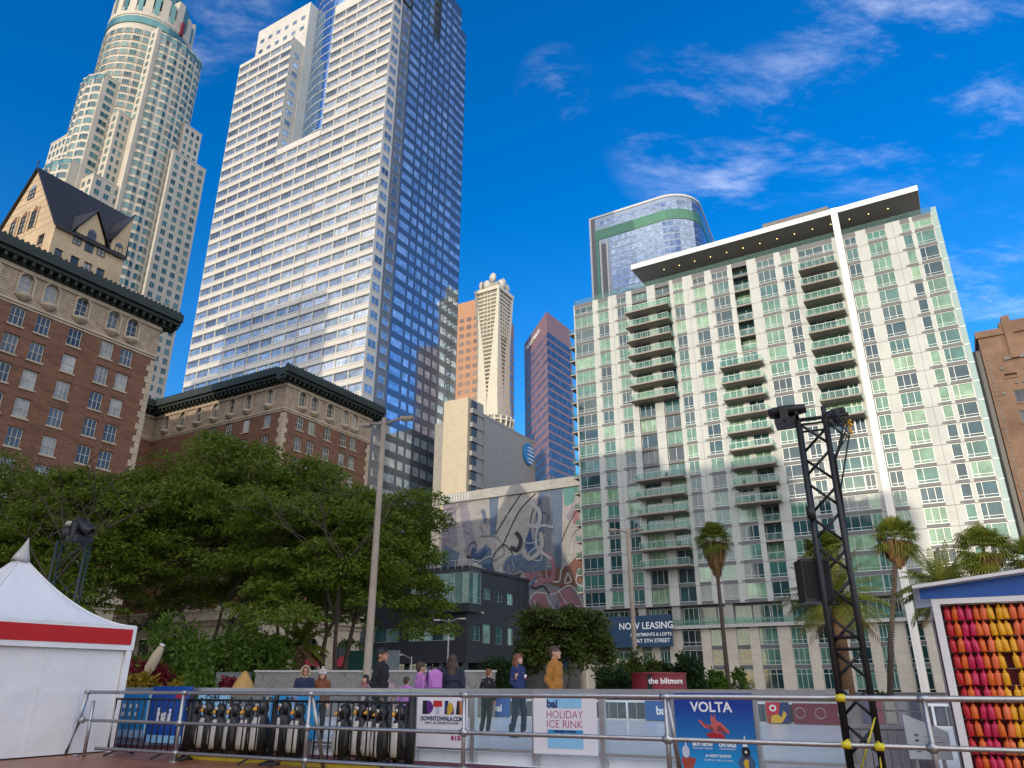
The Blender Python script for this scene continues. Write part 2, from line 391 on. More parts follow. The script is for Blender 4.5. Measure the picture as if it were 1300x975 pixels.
mrn = N(pt, 'ShaderNodeMapRange'); mrn.inputs[1].default_value = .3; mrn.inputs[2].default_value = .75; mrn.inputs[3].default_value = .65; mrn.inputs[4].default_value = 1.3; pt.links.new(nzn.outputs['Fac'], mrn.inputs[0])
mxn = N(pt, 'ShaderNodeMixRGB', blend_type='MULTIPLY'); mxn.inputs[0].default_value = 1; pt.links.new(bk.outputs[0], mxn.inputs[1]); pt.links.new(mrn.outputs[0], mxn.inputs[2]); pt.links.new(mxn.outputs[0], pb.inputs['Base Color'])
mr2 = N(pt, 'ShaderNodeMapRange'); mr2.inputs[3].default_value = .22; mr2.inputs[4].default_value = .6; pt.links.new(nzn.outputs['Fac'], mr2.inputs[0]); pt.links.new(mr2.outputs[0], pb.inputs['Roughness'])
ground('deck', pm, -40, 14, -12, 9.75, -.001)
ICE = mat('rink_ice', (.84, .86, .89), .22, var=.06, scale=.9, dirt=.12, bump=.12, bscale=5)
ground('ice', ICE, -30, 3.2, 10.3, 24.4, .03)
kb = MB(); kb.box(-30, 3.2, 9.9, 10.296, -.005, .026)
kb.v = [(*g(p[0], p[1]+.0), p[2]) for p in kb.v]; tag(kb.build('rink_edge', mat('maroon_rubber', (.12, .02, .03), .7)), kind='structure')

# ------------------------------------------------------------------ apartment tower on the right
def apartment_tower():
    V0 = 127.; Z0, Z1 = 13.3, 75.0; NF = 20; fh = (Z1-Z0)/NF
    r = thing('apartment_tower', 'white and green glass apartment tower with stacked balconies and a tilted canopy roof', 'apartment building', uv=(-59.2, V0))
    F = front(V0); W = Windows(); wl = MB(); ops = []
    cols = [  # u0, u1, mullions
        (-59.0, -55.0, (.33, .67)), (-53.5, -51.5, (.5,)), (-49.4, -47.6, (.4,)), (-46.1, -43.2, (.35, .7)), (-41.2, -38.5, (.5,)),
        (-37.5, -35.8, (.5,)), (-33.6, -31.4, (.4,)), (-29.9, -27.0, (.33, .67)), (-25.9, -23.4, (.5,)), (-21.4, -18.4, (.33, .67)),
        (-17.05, -15.4, (.5,)), (-14.0, -9.9, (.3, .6)), (-9.6, -8.3, (.5,)), (-6.1, -4.4, (.5,)), (-2.45, .35, (.33, .67)), (2.95, 4.1, ()), (4.85, 7.4, (.3,))]
    rnd = random.Random(3)
    sp = []
    cols = [(a-.14 if a > -58.9 else a, b+.14, mu) for a, b, mu in cols]
    for ci, (a, b, mu) in enumerate(cols):
        for k in range(NF):
            z = Z0 + k*fh; top = (k == NF-1)
            d = .18
            if ci == 8 and (k >= 14 or 2 <= k <= 6): d = 1.5
            if ci in (3, 4): d = .5
            z0 = z + .55; z1 = z + fh - .04
            if top: z1 = z+fh-.9
            ops.append((a, b, z0, z1, d))
            W.add(F, a+.02, b-.02, z0+.02, z1-.02, -d+.02, mu if rnd.random() < .8 else mu[:1], (.2,) if d < .4 else (), .08, .06)
            sp.append((a, b, z+.04, z+.53))
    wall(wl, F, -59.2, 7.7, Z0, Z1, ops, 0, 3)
    for a, b, c, d in sp: F.rect(wl, a+.01, b-.01, c, d, .012, 1)
    for a, b, mu in cols: F.rect(wl, a, b, Z1-.86, Z1-.02, .015, 1)
    for k in range(NF):                          # panel joints at the floors, and vents beside the windows
        F.box(wl, -59.2, 7.7, Z0+k*fh-.03, Z0+k*fh+.03, .002, .03, 2)
        for a, b in ((-55.0, -53.5), (-51.4, -49.5), (-35.7, -33.7), (-31.3, -30.0), (-18.3, -17.1), (.4, 2.9)):
            if rnd.random() < .9: F.box(wl, b-.55, b-.08, Z0+k*fh+.10, Z0+k*fh+.42, .004, .02, 1)
            if b-a > 1.5: F.rect(wl, (a+b)/2-.025, (a+b)/2+.025, Z0+k*fh+.06, Z0+(k+1)*fh-.05, .006, 2)
    # body behind the facade, sides and roof
    wl.box(-59.2, 7.7, V0+1.6, V0+24, Z0, Z1-.05, 0); wl.quad((-59.2, V0, Z0), (-59.2, V0+1.6, Z0), (-59.2, V0+1.6, Z1), (-59.2, V0, Z1), 0); wl.quad((7.7, V0, Z0), (7.7, V0+1.6, Z0), (7.7, V0+1.6, Z1), (7.7, V0, Z1), 0)
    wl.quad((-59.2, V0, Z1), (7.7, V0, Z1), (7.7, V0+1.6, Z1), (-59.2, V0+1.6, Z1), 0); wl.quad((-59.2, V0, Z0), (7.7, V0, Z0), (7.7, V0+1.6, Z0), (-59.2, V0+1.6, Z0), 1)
    wl.build('facade', [WHITE_PANEL, GREY_SPANDREL, CONC_DARK, GREY_SPANDREL], r)
    W.build(r, FRAME_LT, PF_GLASS)
    # roof edge glass rail, set-back penthouse, canopy
    b = MB(); b.box(-59.1, 7.6, V0+.1, V0+.13, Z1+.02, Z1+1.1, 0); b.box(-59.1, -59.07, V0+.14, V0+20, Z1+.02, Z1+1.1, 0); b.build('parapet_railing', RAILGLASS, r)
    b = MB(); b.box(-42, 4.5, V0+6.5, V0+20, Z1-.02, 79.58, 0)
    for k in range(34): b.box(-41+k*1.3, -40.94+k*1.3, V0+6.4, V0+6.496, Z1+.2, 79.3, 1)
    b.build('penthouse', [DARK_GLASS, FRAME_LT], r)
    b = MB(); b.box(-45.7, 6.5, V0-.3, V0+16, 79.6, 80.3, 0)
    b.box(-45.8, 6.6, V0-.45, V0-.305, 79.5, 80.55, 1); b.box(6.502, 6.6, V0-.3, V0+16, 79.5, 80.55, 1); b.box(-45.8, -45.702, V0-.3, V0+16, 79.5, 80.55, 1)
    b.box(-41, 2.5, V0+2.2, V0+14, 80.32, 82.0, 2); b.box(-20, -8, V0+4, V0+13, 82.02, 84.2, 2)
    for k in range(14): b.ball((-40+k*3.2, V0+3, 79.59), (.10, .10, .05), 3, 8, 4)
    b.build('canopy_roof', [mat('canopy_soffit', (.34, .30, .26), .6, var=.08), WHITE_PAINT, CONC_DARK, mat('downlight', (1, .6, .2), .4, emit=3)], r)
    b = MB(); b.box(-7.45, -6.35, V0-1.0, V0-.25, -.02, 80.3, 0); b.box(-7.0, -6.8, V0-1.06, V0-1.004, 0, 80, 0); b.build('column', mat('column_white', (.80, .77, .71), .5, var=.05), r)
    b = MB(); b.box(7.72, 8.5, V0+.3, V0+1.0, Z0, Z1+1, 0)
    for k in range(NF): b.box(7.71, 8.53, V0+.24, V0+.29, Z0+k*fh, Z0+k*fh+.14, 1)
    b.build('glass_fin', [mat('pale_fin_glass', (.30, .42, .40), .15, var=.1), FRAME_LT], r)
    # balconies
    slabm = mat('balcony_slab', (.32, .28, .235), .75, var=.12, scale=1.5); 
    def balcony(a, b_, z, d=2.4):
        s = MB(); s.box(a, b_, V0-d, V0-.004, z-.28, z, 0); o = s.build('balcony', slabm, r)
        q = MB(); q.box(a+.05, b_-.05, V0-d+.04, V0-d+.065, z+.08, z+1.06, 0); q.box(a+.05, a+.075, V0-d+.07, V0-.02, z+.08, z+1.06, 0); q.box(b_-.075, b_-.05, V0-d+.07, V0-.02, z+.08, z+1.06, 0)
        q.box(a+.03, b_-.03, V0-d+.03, V0-d+.075, z+1.064, z+1.12, 1)
        n = int((b_-a)/1.1)
        for i in range(n+1):
            x = a+.06+(b_-a-.16)*i/n; q.box(x, x+.04, V0-d+.02, V0-d+.036, z+.003, z+1.06, 1)
        q.build('railing', [RAILGLASS, FRAME_LT], o, r)
        if rnd.random() < .4:
            f = MB(); x = a+.6+rnd.random()*(b_-a-2); f.box(x, x+.5, V0-d+.5, V0-d+.9, z+.003, z+.45, 0); f.box(x, x+.5, V0-d+.9, V0-d+.96, z+.003, z+.9, 0); f.build('balcony_chair', FRAME_DK, o, r)
    for k in range(NF):
        z = Z0+k*fh+.28
        if 12 <= k <= 18 or 2 <= k <= 7: balcony(-47.1, -38.3, z)
        if 5 <= k <= 13: balcony(-29.8, -22.5, z)
        if 9 <= k <= 18: balcony(-14.2, -7.95, z)
        if (k >= 14 and k < 19) or 2 <= k <= 4: balcony(-26.0, -23.3, z, .12)
    for k in range(1, 19):                       # the balconies on the far left flank
        z = Z0+k*fh+.28; s = MB(); s.box(-60.9, -59.204, V0+1, V0+5, z-.25, z, 0); o = s.build('balcony', slabm, r)
        q = MB(); q.box(-60.87, -60.84, V0+1.03, V0+4.97, z+.05, z+1.06, 0); q.box(-60.83, -59.22, V0+1.03, V0+1.06, z+.05, z+1.06, 0); q.build('railing', RAILGLASS, o, r)
    # podium: recessed glazed floor, ledge, stone piers below
    W = Windows(); p = MB()
    p.box(-59.0, 8.2, V0+1.2, V0+24, -.02, Z0-.02, 1)
    FB = front(V0+1.2)
    x = -58.6
    while x < 7:
        W.add(FB, x, x+2.6, 10.1, 12.9, .02, (.33, .66), (.25,), .08, .06)
        x += 2.9
    for x in (-57, -49, -42.9, -34, -24.8, -16.5, -8, 1): p.box(x, x+1.3, V0+.3, V0+1.196, 10.05, Z0-.02, 2)
    p.box(-59.4, 8.4, V0-.7, V0+1.19, 9.5, 10.02, 3)
    p.box(-44.5, 8.4, V0-.66, V0-.62, 10.03, 11.0, 4)
    FP = front(V0)
    piers = [-59.2, -54.6, -50.2, -46.9, -43.7, -38.2, -34.5, -30.4, -26.0, -21.7, -17.6, -13.0, -10.0, -5.6, -1.5, 2.6, 6.6]
    ws = [1.6, 1.5, 1.6, 1.4, 2.2, 1.5, 2.0, 1.5, 1.9, 1.5, 1.8, 1.4, 2.0, 1.6, 1.8, 1.5, 1.5]
    for a, w_ in zip(piers, ws):
        p.box(a, a+w_, V0, V0+.8, -.02, 9.49, 5)
        for zz_ in (2.6, 5.2, 7.6): p.box(a-.003, a+w_+.003, V0-.004, V0-.001, zz_, zz_+.05, 2)
    for i in range(len(piers)-1):
        a, b_ = piers[i]+ws[i], piers[i+1]
        for z0, z1 in ((.3, 3.2), (3.8, 6.2), (6.8, 9.3)): W.add(FP, a+.03, b_-.03, z0, z1, -.35, (.33, .67), (.25,) if z0 > 1 else (.75,), .09, .06)
        p.box(a+.002, b_-.002, V0+.2, V0+1.1, 3.25, 3.75, 1); p.box(a+.002, b_-.002, V0+.2, V0+1.1, 6.25, 6.75, 1)
    PG_ = glass('podium_glass', [(0, (.006, .02, .024)), (.5, (.015, .055, .055)), (.8, (.04, .13, .11)), (1, (.11, .22, .17))], .05, wav=.012, coat=.5)
    p.build('podium', [CONC_DARK, GREY_SPANDREL, CONC, mat('podium_ledge', (.42, .41, .39), .7), RAILGLASS, BEIGE], r)
    W.build(r, FRAME_LT, PG_)
    return r
apartment_tower()
b = thing('leasing_banner', 'dark blue NOW LEASING banner strung across the foot of the white apartment tower', 'banner', uv=(-48.4, 125.6), z=6.8)
q = MB(); q.box(-54.3, -42.6, 125.6, 125.68, 6.8, 11.85, 0); q.build('cloth', mat('banner_navy', (.012, .05, .115), .6, var=.2, scale=.5), b)
WT = mat('white_lettering', (.85, .85, .85), .5, var=.02)
text('NOW LEASING', 1.55, b, (1.2, -.02, 3.35), WT, bold=.02, xscale=.92)
text('APARTMENTS & LOFTS', .72, b, (2.0, -.02, 1.95), WT, bold=.01); text('AT 5TH STREET', .85, b, (2.4, -.02, .95), WT, bold=.012)

# ------------------------------------------------------------------ glass office tower (white stone front, blue glass flank)
def office_tower():
    V0, U1 = 127., -116.5
    r = thing('office_tower', 'tallest office tower, pale banded front with a notch and a blue mirror glass flank', 'skyscraper', uv=(U1, V0))
    st = mat('pale_granite', (.56, .535, .49), .42, var=.06, scale=.5, dirt=.12); sth = mat('granite_sill', (.66, .62, .55), .4, var=.05)
    blue_sp = mat('blue_spandrel_glass', (.17, .21, .26), .14, metal=.7, var=.08, scale=.2)
    blue_gl = glass('blue_mirror_glass', [(0, (.36, .50, .66)), (.5, (.50, .64, .78)), (1, (.70, .80, .88))], .03, metal=.68, wav=.03, wscale=.25)
    grey_gl = glass('grey_band_glass', [(0, (.20, .25, .30)), (.3, (.36, .41, .45)), (.7, (.50, .55, .58)), (1, (.64, .68, .70))], .04, metal=.7, wav=.045, wscale=.12)
    fh = 4.06; ztop = 226; F = front(V0); W = Windows(); wl = MB(); ops = []
    segs = [(-186.3, -160.2, 5, 205.2), (-160.2, -141.3, 4, 157.2), (-141.3, -116.5, 5, 207.5)]
    zr = [71.3 + fh*k - fh*17 for k in range(70)]
    for a, b_, n, top in segs:
        bw = (b_-a)/n
        for k, z in enumerate(zr):
            if z < 6 or z+2.3 > top-.8: continue
            for i in range(n):
                o = (a+bw*i+.14, a+bw*(i+1)-.14, z, z+2.2)
                ops.append((*o, .3)); W.add(F, o[0], o[1], o[2], o[3], -.28, (.25, .5, .75), (), .05, .06)
    for a, b_, n, top in segs:
        wall(wl, F, a, b_, 0, top, [o for o in ops if a <= o[0] < b_], 0)
        for z in zr:
            if 4 < z < top-3: F.box(wl, a, b_, z-.30, z-.12, .003, .12, 1); F.box(wl, a, b_, z+2.24, z+2.36, .003, .07, 2)
        bw = (b_-a)/n
    for a in (-160.2, -141.3): F.box(wl, a-.06, a+.06, 0, 157, .11, .13, 2)
    # volumes behind the front
    wl.box(-186.3, -160.2, V0+.32, V0+24, 0, 205.0, 0); wl.box(-160.2, -141.3, V0+.32, V0+24, 0, 157.0, 0); wl.box(-141.3, -116.52, V0+.32, V0+4.4, 0, 207.3, 0)
    wl.box(-141.3, -116.52, V0+4.41, V0+9, 0, 200, 2)
    for a, b_, top in ((-186.3, -160.2, 205.2), (-160.2, -141.3, 157.2), (-141.3, -116.5, 207.5)):
        wl.quad((a, V0, top), (b_, V0, top), (b_, V0+.4, top), (a, V0+.4, top), 0)
    for u_, top in ((-186.3, 205), (-116.5, 207.3)): wl.quad((u_, V0, 0), (u_, V0+.32, 0), (u_, V0+.32, top), (u_, V0, top), 0)
    # set-back crown blocks
    wl.box(-185.8, -159.7, V0+5, V0+22, 150, 225.5, 0); FB = front(V0+5)
    for k in range(2):
        for i in range(6): W.add(FB, -184+i*4.1, -182+i*4.1, 213.5+k*5, 215.2+k*5, .03, (), (), .05, .06)
    wl.box(-139, -117.5, V0+1.6, V0+9, 207, 240, 0); FB = front(V0+1.6)
    for k in range(6):
        for i in range(4): W.add(FB, -138+i*5, -133.8+i*5, 209+k*fh, 211+k*fh, .03, (.5,), (), .06, .06)
    # notch side wall: windows facing +u on the left arm
    S = side(-160.2)
    for k, z in enumerate(zr):
        if 158 < z < 201: W.add(S, V0+1.3, V0+3.8, z, z+2.1, .03, (), (), .06, .06); S.box(wl, V0+.5, V0+4.4, z-.34, z-.1, .003, .08, 1)
    # +u flank of the front slab, then a dark recess
    S = side(U1)
    for z in zr:
        if 6 < z < 203:
            W.add(S, V0+.7, V0+3.7, z, z+2.1, .03, (.5,), (), .07, .08); S.box(wl, V0+.34, V0+4.3, z-.34, z-.1, .003, .07, 1)
            W.add(side(U1-.02), V0+5.4, V0+8.0, z, z+2.1, .05, (), (), .07, .08)
    wl.build('stone_front', [st, sth, mat('recess_grey', (.16, .17, .19), .4, metal=.2)], r)
    W.build(r, FRAME_LT, grey_gl, sub=False)
    # blue flank
    bl = MB(); W = Windows()
    bl.prism([(U1-.1, 136), (U1-.1, 145.4), (U1-3, 145.4), (U1-3, 151.5), (U1-.1, 151.5), (U1-.1, 163.7), (U1-.1, 166.8), (-150, 166.8), (-150, 136)], 201, 218.6, 0)
    bl.box(-150, U1-.1, 136, 166.8, 0, 200.98, 0); bl.box(-150, U1-.1, 136, 145.4, 218.62, 236, 0); bl.box(-150, U1-3, 145.41, 151.49, 218.62, 236, 0); bl.box(-150, U1-.1, 151.5, 163.7, 218.62, 228, 0)
    S = side(U1-.1)
    cw = [(136.5, 141.2), (142.0, 144.4), (145.2, 147.6), (148.4, 150.8), (151.6, 154.0), (154.8, 157.2), (158.0, 161.0), (161.3, 163.6), (163.8, 166.6)]
    for z in zr:
        if not 6 < z < 233: continue
        for i, (a, b_) in enumerate(cw):
            if z > 198 and i in (3,): continue
            if z > 214 and i == 8 or z > 224 and i > 3: continue
            W.add(S, a, b_, z-.1, z+2.25 - (.5 if i > 6 else 0), .03, (), (), .05, .05)
        if z < 216: S.box(bl, 136, 166.8, z-1.15, z-1.02, .002, .02, 1)
    for z in range(202, 232, 4): W.add(side(U1-3), 146, 148.6, z, z+3.2, .03, (), (), .05, .04)
    bl.build('blue_flank', [blue_sp, FRAME_DK], r)
    W.build(r, mat('blue_mullion', (.10, .15, .22), .3, metal=.6), blue_gl, sub=False, limit=60)
    # curved glass lantern rising out of the notch
    c = MB(); n = 40
    pts = [(-150+25*math.cos(a), 158+24*math.sin(a)) for a in [math.pi + math.pi*k/n for k in range(n+1)]]
    c.prism(pts + [(-125, 168), (-175, 168)], 150, 248, 0)
    for k in range(24):
        z = 158+k*fh
        c.lathe([(24.02, z), (24.14, z), (24.14, z+.35), (24.02, z+.35)], (-150, 158, 0), 40, 1, math.pi, 2*math.pi, False)
    c.build('curved_glass_lantern', [glass('lantern_glass', [(0, (.16, .30, .52)), (1, (.30, .48, .74))], .04, metal=.85, wav=.05, wscale=.2), FRAME_LT], r)
    return r
office_tower()

# ------------------------------------------------------------------ brick hotel
BRICK = mat('red_brick', (.185, .088, .052), .85, var=.36, scale=1.6, stretch=(1, 1, 5), bump=.3, bscale=7, dirt=.35)
TERRA = mat('cream_terracotta', (.46, .37, .27), .75, var=.14, scale=2, dirt=.2, bump=.2, bscale=4)
CORN = mat('dark_green_cornice', (.018, .028, .022), .6, var=.3)
HGLASS = glass('hotel_glass', [(0, (.03, .04, .05)), (.4, (.10, .12, .14)), (.7, (.26, .27, .26)), (1, (.40, .39, .35))], .08, coat=.4)
CREAMF = mat('cream_sash', (.50, .46, .40), .5)
def lattice(name):                               # diaper pattern of pale ribs on the frieze
    m, t, b = nt(name); tc = N(t, 'ShaderNodeTexCoord'); sp = N(t, 'ShaderNodeSeparateXYZ'); t.links.new(tc.outputs['Object'], sp.inputs[0])
    def mth(op, a, b=None):
        n = N(t, 'ShaderNodeMath', operation=op)
        for i, q in enumerate((a, b)):
            if q is None: continue
            if isinstance(q, (int, float)): n.inputs[i].default_value = q
            else: t.links.new(q, n.inputs[i])
        return n.outputs[0]
    h = mth('ADD', sp.outputs[0], sp.outputs[1]); k = 2.6
    p = mth('MULTIPLY', mth('ADD', h, sp.outputs[2]), k); q = mth('MULTIPLY', mth('SUBTRACT', h, sp.outputs[2]), k)
    e = mth('MINIMUM', mth('ABSOLUTE', mth('SUBTRACT', mth('FRACT', p), .5)), mth('ABSOLUTE', mth('SUBTRACT', mth('FRACT', q), .5)))
    s = mth('LESS_THAN', e, .13)
    nz = N(t, 'ShaderNodeTexNoise'); nz.inputs['Scale'].default_value = 1.4; nz.inputs['Detail'].default_value = 7; t.links.new(tc.outputs['Object'], nz.inputs['Vector'])
    mx = N(t, 'ShaderNodeMixRGB'); t.links.new(s, mx.inputs[0]); mx.inputs[1].default_value = (.30, .21, .14, 1); mx.inputs[2].default_value = (.50, .41, .31, 1)
    m2 = N(t, 'ShaderNodeMixRGB', blend_type='MULTIPLY'); m2.inputs[0].default_value = .6; t.links.new(mx.outputs[0], m2.inputs[1])
    r_ = N(t, 'ShaderNodeMapRange'); r_.inputs[1].default_value = .3; r_.inputs[2].default_value = .7; r_.inputs[3].default_value = .5; r_.inputs[4].default_value = 1.3; t.links.new(nz.outputs['Fac'], r_.inputs[0]); t.links.new(r_.outputs[0], m2.inputs[2])
    t.links.new(m2.outputs[0], b.inputs['Base Color']); b.inputs['Roughness'].default_value = .8
    bp = N(t, 'ShaderNodeBump'); bp.inputs['Distance'].default_value = .06; t.links.new(s, bp.inputs['Height']); t.links.new(bp.outputs[0], b.inputs['Normal'])
    return m
LATT = lattice('lattice_frieze')
def arch(mb, F, a0, a1, zs, rr, m, off=0):       # fills the corners over a round arch inside a square opening, z from zs up by rr
    c = (a0+a1)/2; hw = (a1-a0)/2; n = 8
    for sgn in (-1, 1):
        p = [F.P(c+sgn*hw, zs+rr, off)]
        for k in range(n+1):
            th = math.pi/2*k/n; p.append(F.P(c+sgn*hw*math.cos(th), zs+rr*math.sin(th), off))
        if sgn > 0: p = p[::-1]
        mb.add(p, [tuple(range(len(p)))], m)
def hotel_walls(r, F, a0, a1, brick_cols, arch_cols, W, wl, zb=10.5, brick_rows=9, quoin=(True, True), lat=True, skip=None):
    """one elevation: brick shaft with sash windows, lattice frieze with arched windows"""
    zf, zt = 39.4, 43.2; ops = []
    for a in brick_cols:
        for k in range(brick_rows):
            z = 36.75 - 3.22*k
            if skip and skip(a, k): continue
            ops.append((a-.78, a+.78, z, z+2.1)); W.add(F, a-.76, a+.76, z+.02, z+2.08, -.23, (.33, .67), (.5,), .07, .07)
    wall(wl, F, a0, a1, zb, zf, ops, 0)
    for o in ops:
        F.box(wl, o[0]-.12, o[1]+.12, o[2]-.2, o[2]-.02, .003, .14, 1); F.box(wl, o[0]-.1, o[1]+.1, o[3]+.02, o[3]+.2, .003, .04, 0)
    ops = [(a-.72, a+.72, 40.4, 42.85, .35) for a in arch_cols]
    wall(wl, F, a0, a1, zf, zt, ops, 2 if lat else 1, 1)
    for a in arch_cols:
        arch(wl, F, a-.72, a+.72, 42.13, .72, 1, .001)
        W.add(F, a-.7, a+.7, 40.42, 42.83, -.33, (.5,), (.35, .68), .07, .07)
        for s in (-1, 1): F.box(wl, a+s*.86-.11, a+s*.86+.11, 40.1, 42.3, .004, .16, 1)
        n = 10                                   # archivolt
        for k in range(n):
            t0, t1 = math.pi*k/n, math.pi*(k+1)/n
            P = lambda rr, th, off: F.P(a+rr*math.cos(th), 42.13+rr*math.sin(th), off)
            wl.add([P(.76, t0, .12), P(1.0, t0, .12), P(1.0, t1, .12), P(.76, t1, .12)], [(0, 1, 2, 3)], 1)
            wl.add([P(1.0, t0, .12), P(1.0, t0, 0), P(1.0, t1, 0), P(1.0, t1, .12)], [(0, 1, 2, 3)], 1)
        wl.lathe([(.1, 39.5), (.45, 39.75), (.78, 40.0), (.82, 40.08), (.82, 40.32), (.74, 40.33)], (*F.P(a, 0, .02)[:2], 0), 12, 1)   # little rounded balcony
    F.box(wl, a0, a1, zf-.22, zf+.06, .003, .16, 1); F.box(wl, a0, a1, zt-.35, zt+.1, .004, .22, 1); F.box(wl, a0, a1, zf-.5, zf-.3, .002, .07, 1)
    for e, on in ((a0, quoin[0]), (a1, quoin[1])):
        if not on: continue
        for k in range(38):
            wd = .95 if k % 2 else .6; z = zb+k*.76
            if z > zf-.8: break
            F.box(wl, *( (e, e+wd) if e == a0 else (e-wd, e)), z, z+.73, .004, .07, 1)
def cornice(cn, F, a0, a1):
    F.box(cn, a0, a1, 44.35, 45.1, -.5, 1.75, 0); F.box(cn, a0, a1, 43.9, 44.35, -.5, 1.35, 0); F.box(cn, a0, a1, 43.32, 43.9, -.5, .3, 0)
    n = int((a1-a0)/.95)
    for i in range(n):
        a = a0+.3+(a1-a0-.6)*i/max(1, n-1); F.box(cn, a-.15, a+.15, 43.4, 43.895, .302, 1.2, 0)
    F.box(cn, a0, a1, 45.102, 45.45, 1.2, 1.7, 0)
    for i in range(int((a1-a0)/.6)): F.box(cn, a0+.1+i*.6, a0+.35+i*.6, 45.452, 45.7, 1.35, 1.6, 0)
def brick_hotel():
    U1 = -82.
    r = thing('brick_hotel', 'red brick hotel with cream lattice frieze, dark cornice and wings around open courts', 'hotel', uv=(U1, 30))
    wl, cn, W = MB(), MB(), Windows()
    S = side(U1)
    c1 = [49.2-1.65-2.45*0, 0]
    nb = [-12.2, -9.7, -6, -2.3, .2, 6.6, 9.1, 13, 16.9, 19.4, 25.1, 27.7, 31.3, 34.95, 37.7, 41.3, 45.2, 47.7]
    hotel_walls(r, S, -20, 51.4, nb, nb, W, wl, quoin=(True, True)); cornice(cn, S, -22, 53.1)
    hotel_walls(r, S, 73, 92.4, [76.4, 78.95, 82.4, 86.0, 88.3], [76.4, 78.95, 82.4, 86.0, 88.3], W, wl); cornice(cn, S, 71.2, 94.1)
    FU = front(73)
    ua = [-85.4, -90.0, -93.8, -97.6, -101.6, -105.7, -109.7]
    hotel_walls(r, FU, -113, -82, [-85.4, -90.0, -93.8, -97.6], ua, W, wl, quoin=(False, True)); cornice(cn, FU, -113, -82.5)
    SB = side(-113)                              # back of the court
    hotel_walls(r, SB, 51.5, 73, [55, 59, 63, 67], [55, 59, 63, 70], W, wl, quoin=(False, False)); cornice(cn, SB, 51.5, 73.2)
    FN = Face((-82, 51.4), (-1, 0), (0, 1)); hotel_walls(r, FN, 0, 31, [3, 8, 12, 16, 20], [3, 8, 12, 16, 20], W, wl, quoin=(True, False)); cornice(cn, FN, -.5, 31)
    FE = Face((-82, 92.4), (-1, 0), (0, 1)); hotel_walls(r, FE, 0, 31, [3, 8, 12, 16, 20], [3, 8, 12, 16, 20], W, wl, quoin=(True, False)); cornice(cn, FE, -.5, 31)
    FS = front(-20); hotel_walls(r, FS, -113, -82, [-109, -105, -101, -97, -93, -89, -85], [-109, -101, -93, -85], W, wl); cornice(cn, FS, -113, -80.3)
    wl.build('wall', [BRICK, TERRA, LATT], r); cn.build('cornice', CORN, r)
    k = MB(); k.box(-140, -82.45, -19.6, 51.0, 9, 43.3, 0); k.box(-140, -82.45, 73.4, 92.0, 9, 43.3, 0); k.box(-140, -113.45, 51.0, 73.4, 9, 43.3, 0)
    k.build('roof', ROOF_DK, r)
    W.build(r, CREAMF, HGLASS)
    # stone base with tall arches, red awnings and a balustraded cornice
    st = MB(); W2 = Windows(); aw = []
    for F, a0, a1 in ((side(U1+.5), -20, 52), (side(U1+.5), 72.5, 92.9), (front(72.5), -113, -81.5), (side(-112.5), 51.5, 73)):
        n = max(2, int((a1-a0)/5.2)); ops = []
        for i in range(n):
            a = a0+(a1-a0)*(i+.5)/n; ops.append((a-1.5, a+1.5, .4, 7.2, .6)); W2.add(F, a-1.45, a+1.45, .45, 7.15, -.55, (.33, .67), (.3, .62), .12, .1); aw.append((F, a))
        wall(st, F, a0, a1, -.02, 9.2, ops, 0)
        for o in ops: arch(st, F, o[0], o[1], 5.7, 1.5, 0, .002)
        F.box(st, a0-.3, a1+.3, 9.2, 9.8, -.6, .75, 0); F.box(st, a0, a1, 8.6, 8.9, .003, .3, 0); F.box(st, a0-.1, a1+.1, 10.5, 10.75, .1, .5, 0)
        for i in range(int((a1-a0)/.45)): F.box(st, a0+i*.45, a0+i*.45+.2, 9.802, 10.498, .2, .4, 0)
        for i in range(int((a1-a0)/.6)): F.box(st, a0+i*.6, a0+i*.6+.3, 8.92, 9.198, .003, .5, 0)
    st.build('stone_base', mat('hotel_limestone', (.40, .34, .26), .8, var=.14, dirt=.25, bump=.2, bscale=3), r)
    W2.build(r, FRAME_DK, DARK_GLASS)
    AW = mat('crimson_awning', (.26, .02, .035), .8, var=.1)
    for F, a in aw:
        q = MB(); n = 8
        for k in range(n):
            t0, t1 = math.pi*k/n, math.pi*(k+1)/n
            P = lambda rr, th, off: F.P(a+rr*math.cos(th), 3.4+rr*math.sin(th), off)
            q.add([P(1.55, t0, .02), P(1.55, t1, .02), P(1.35, t1, 1.1) , P(1.35, t0, 1.1)], [(0, 1, 2, 3)], 0)
            q.add([F.P(a, 3.4, 1.1), P(1.35, t0, 1.1), P(1.35, t1, 1.1)], [(0, 1, 2)], 0)
        q.build('awning', AW, r)
    return r
brick_hotel()
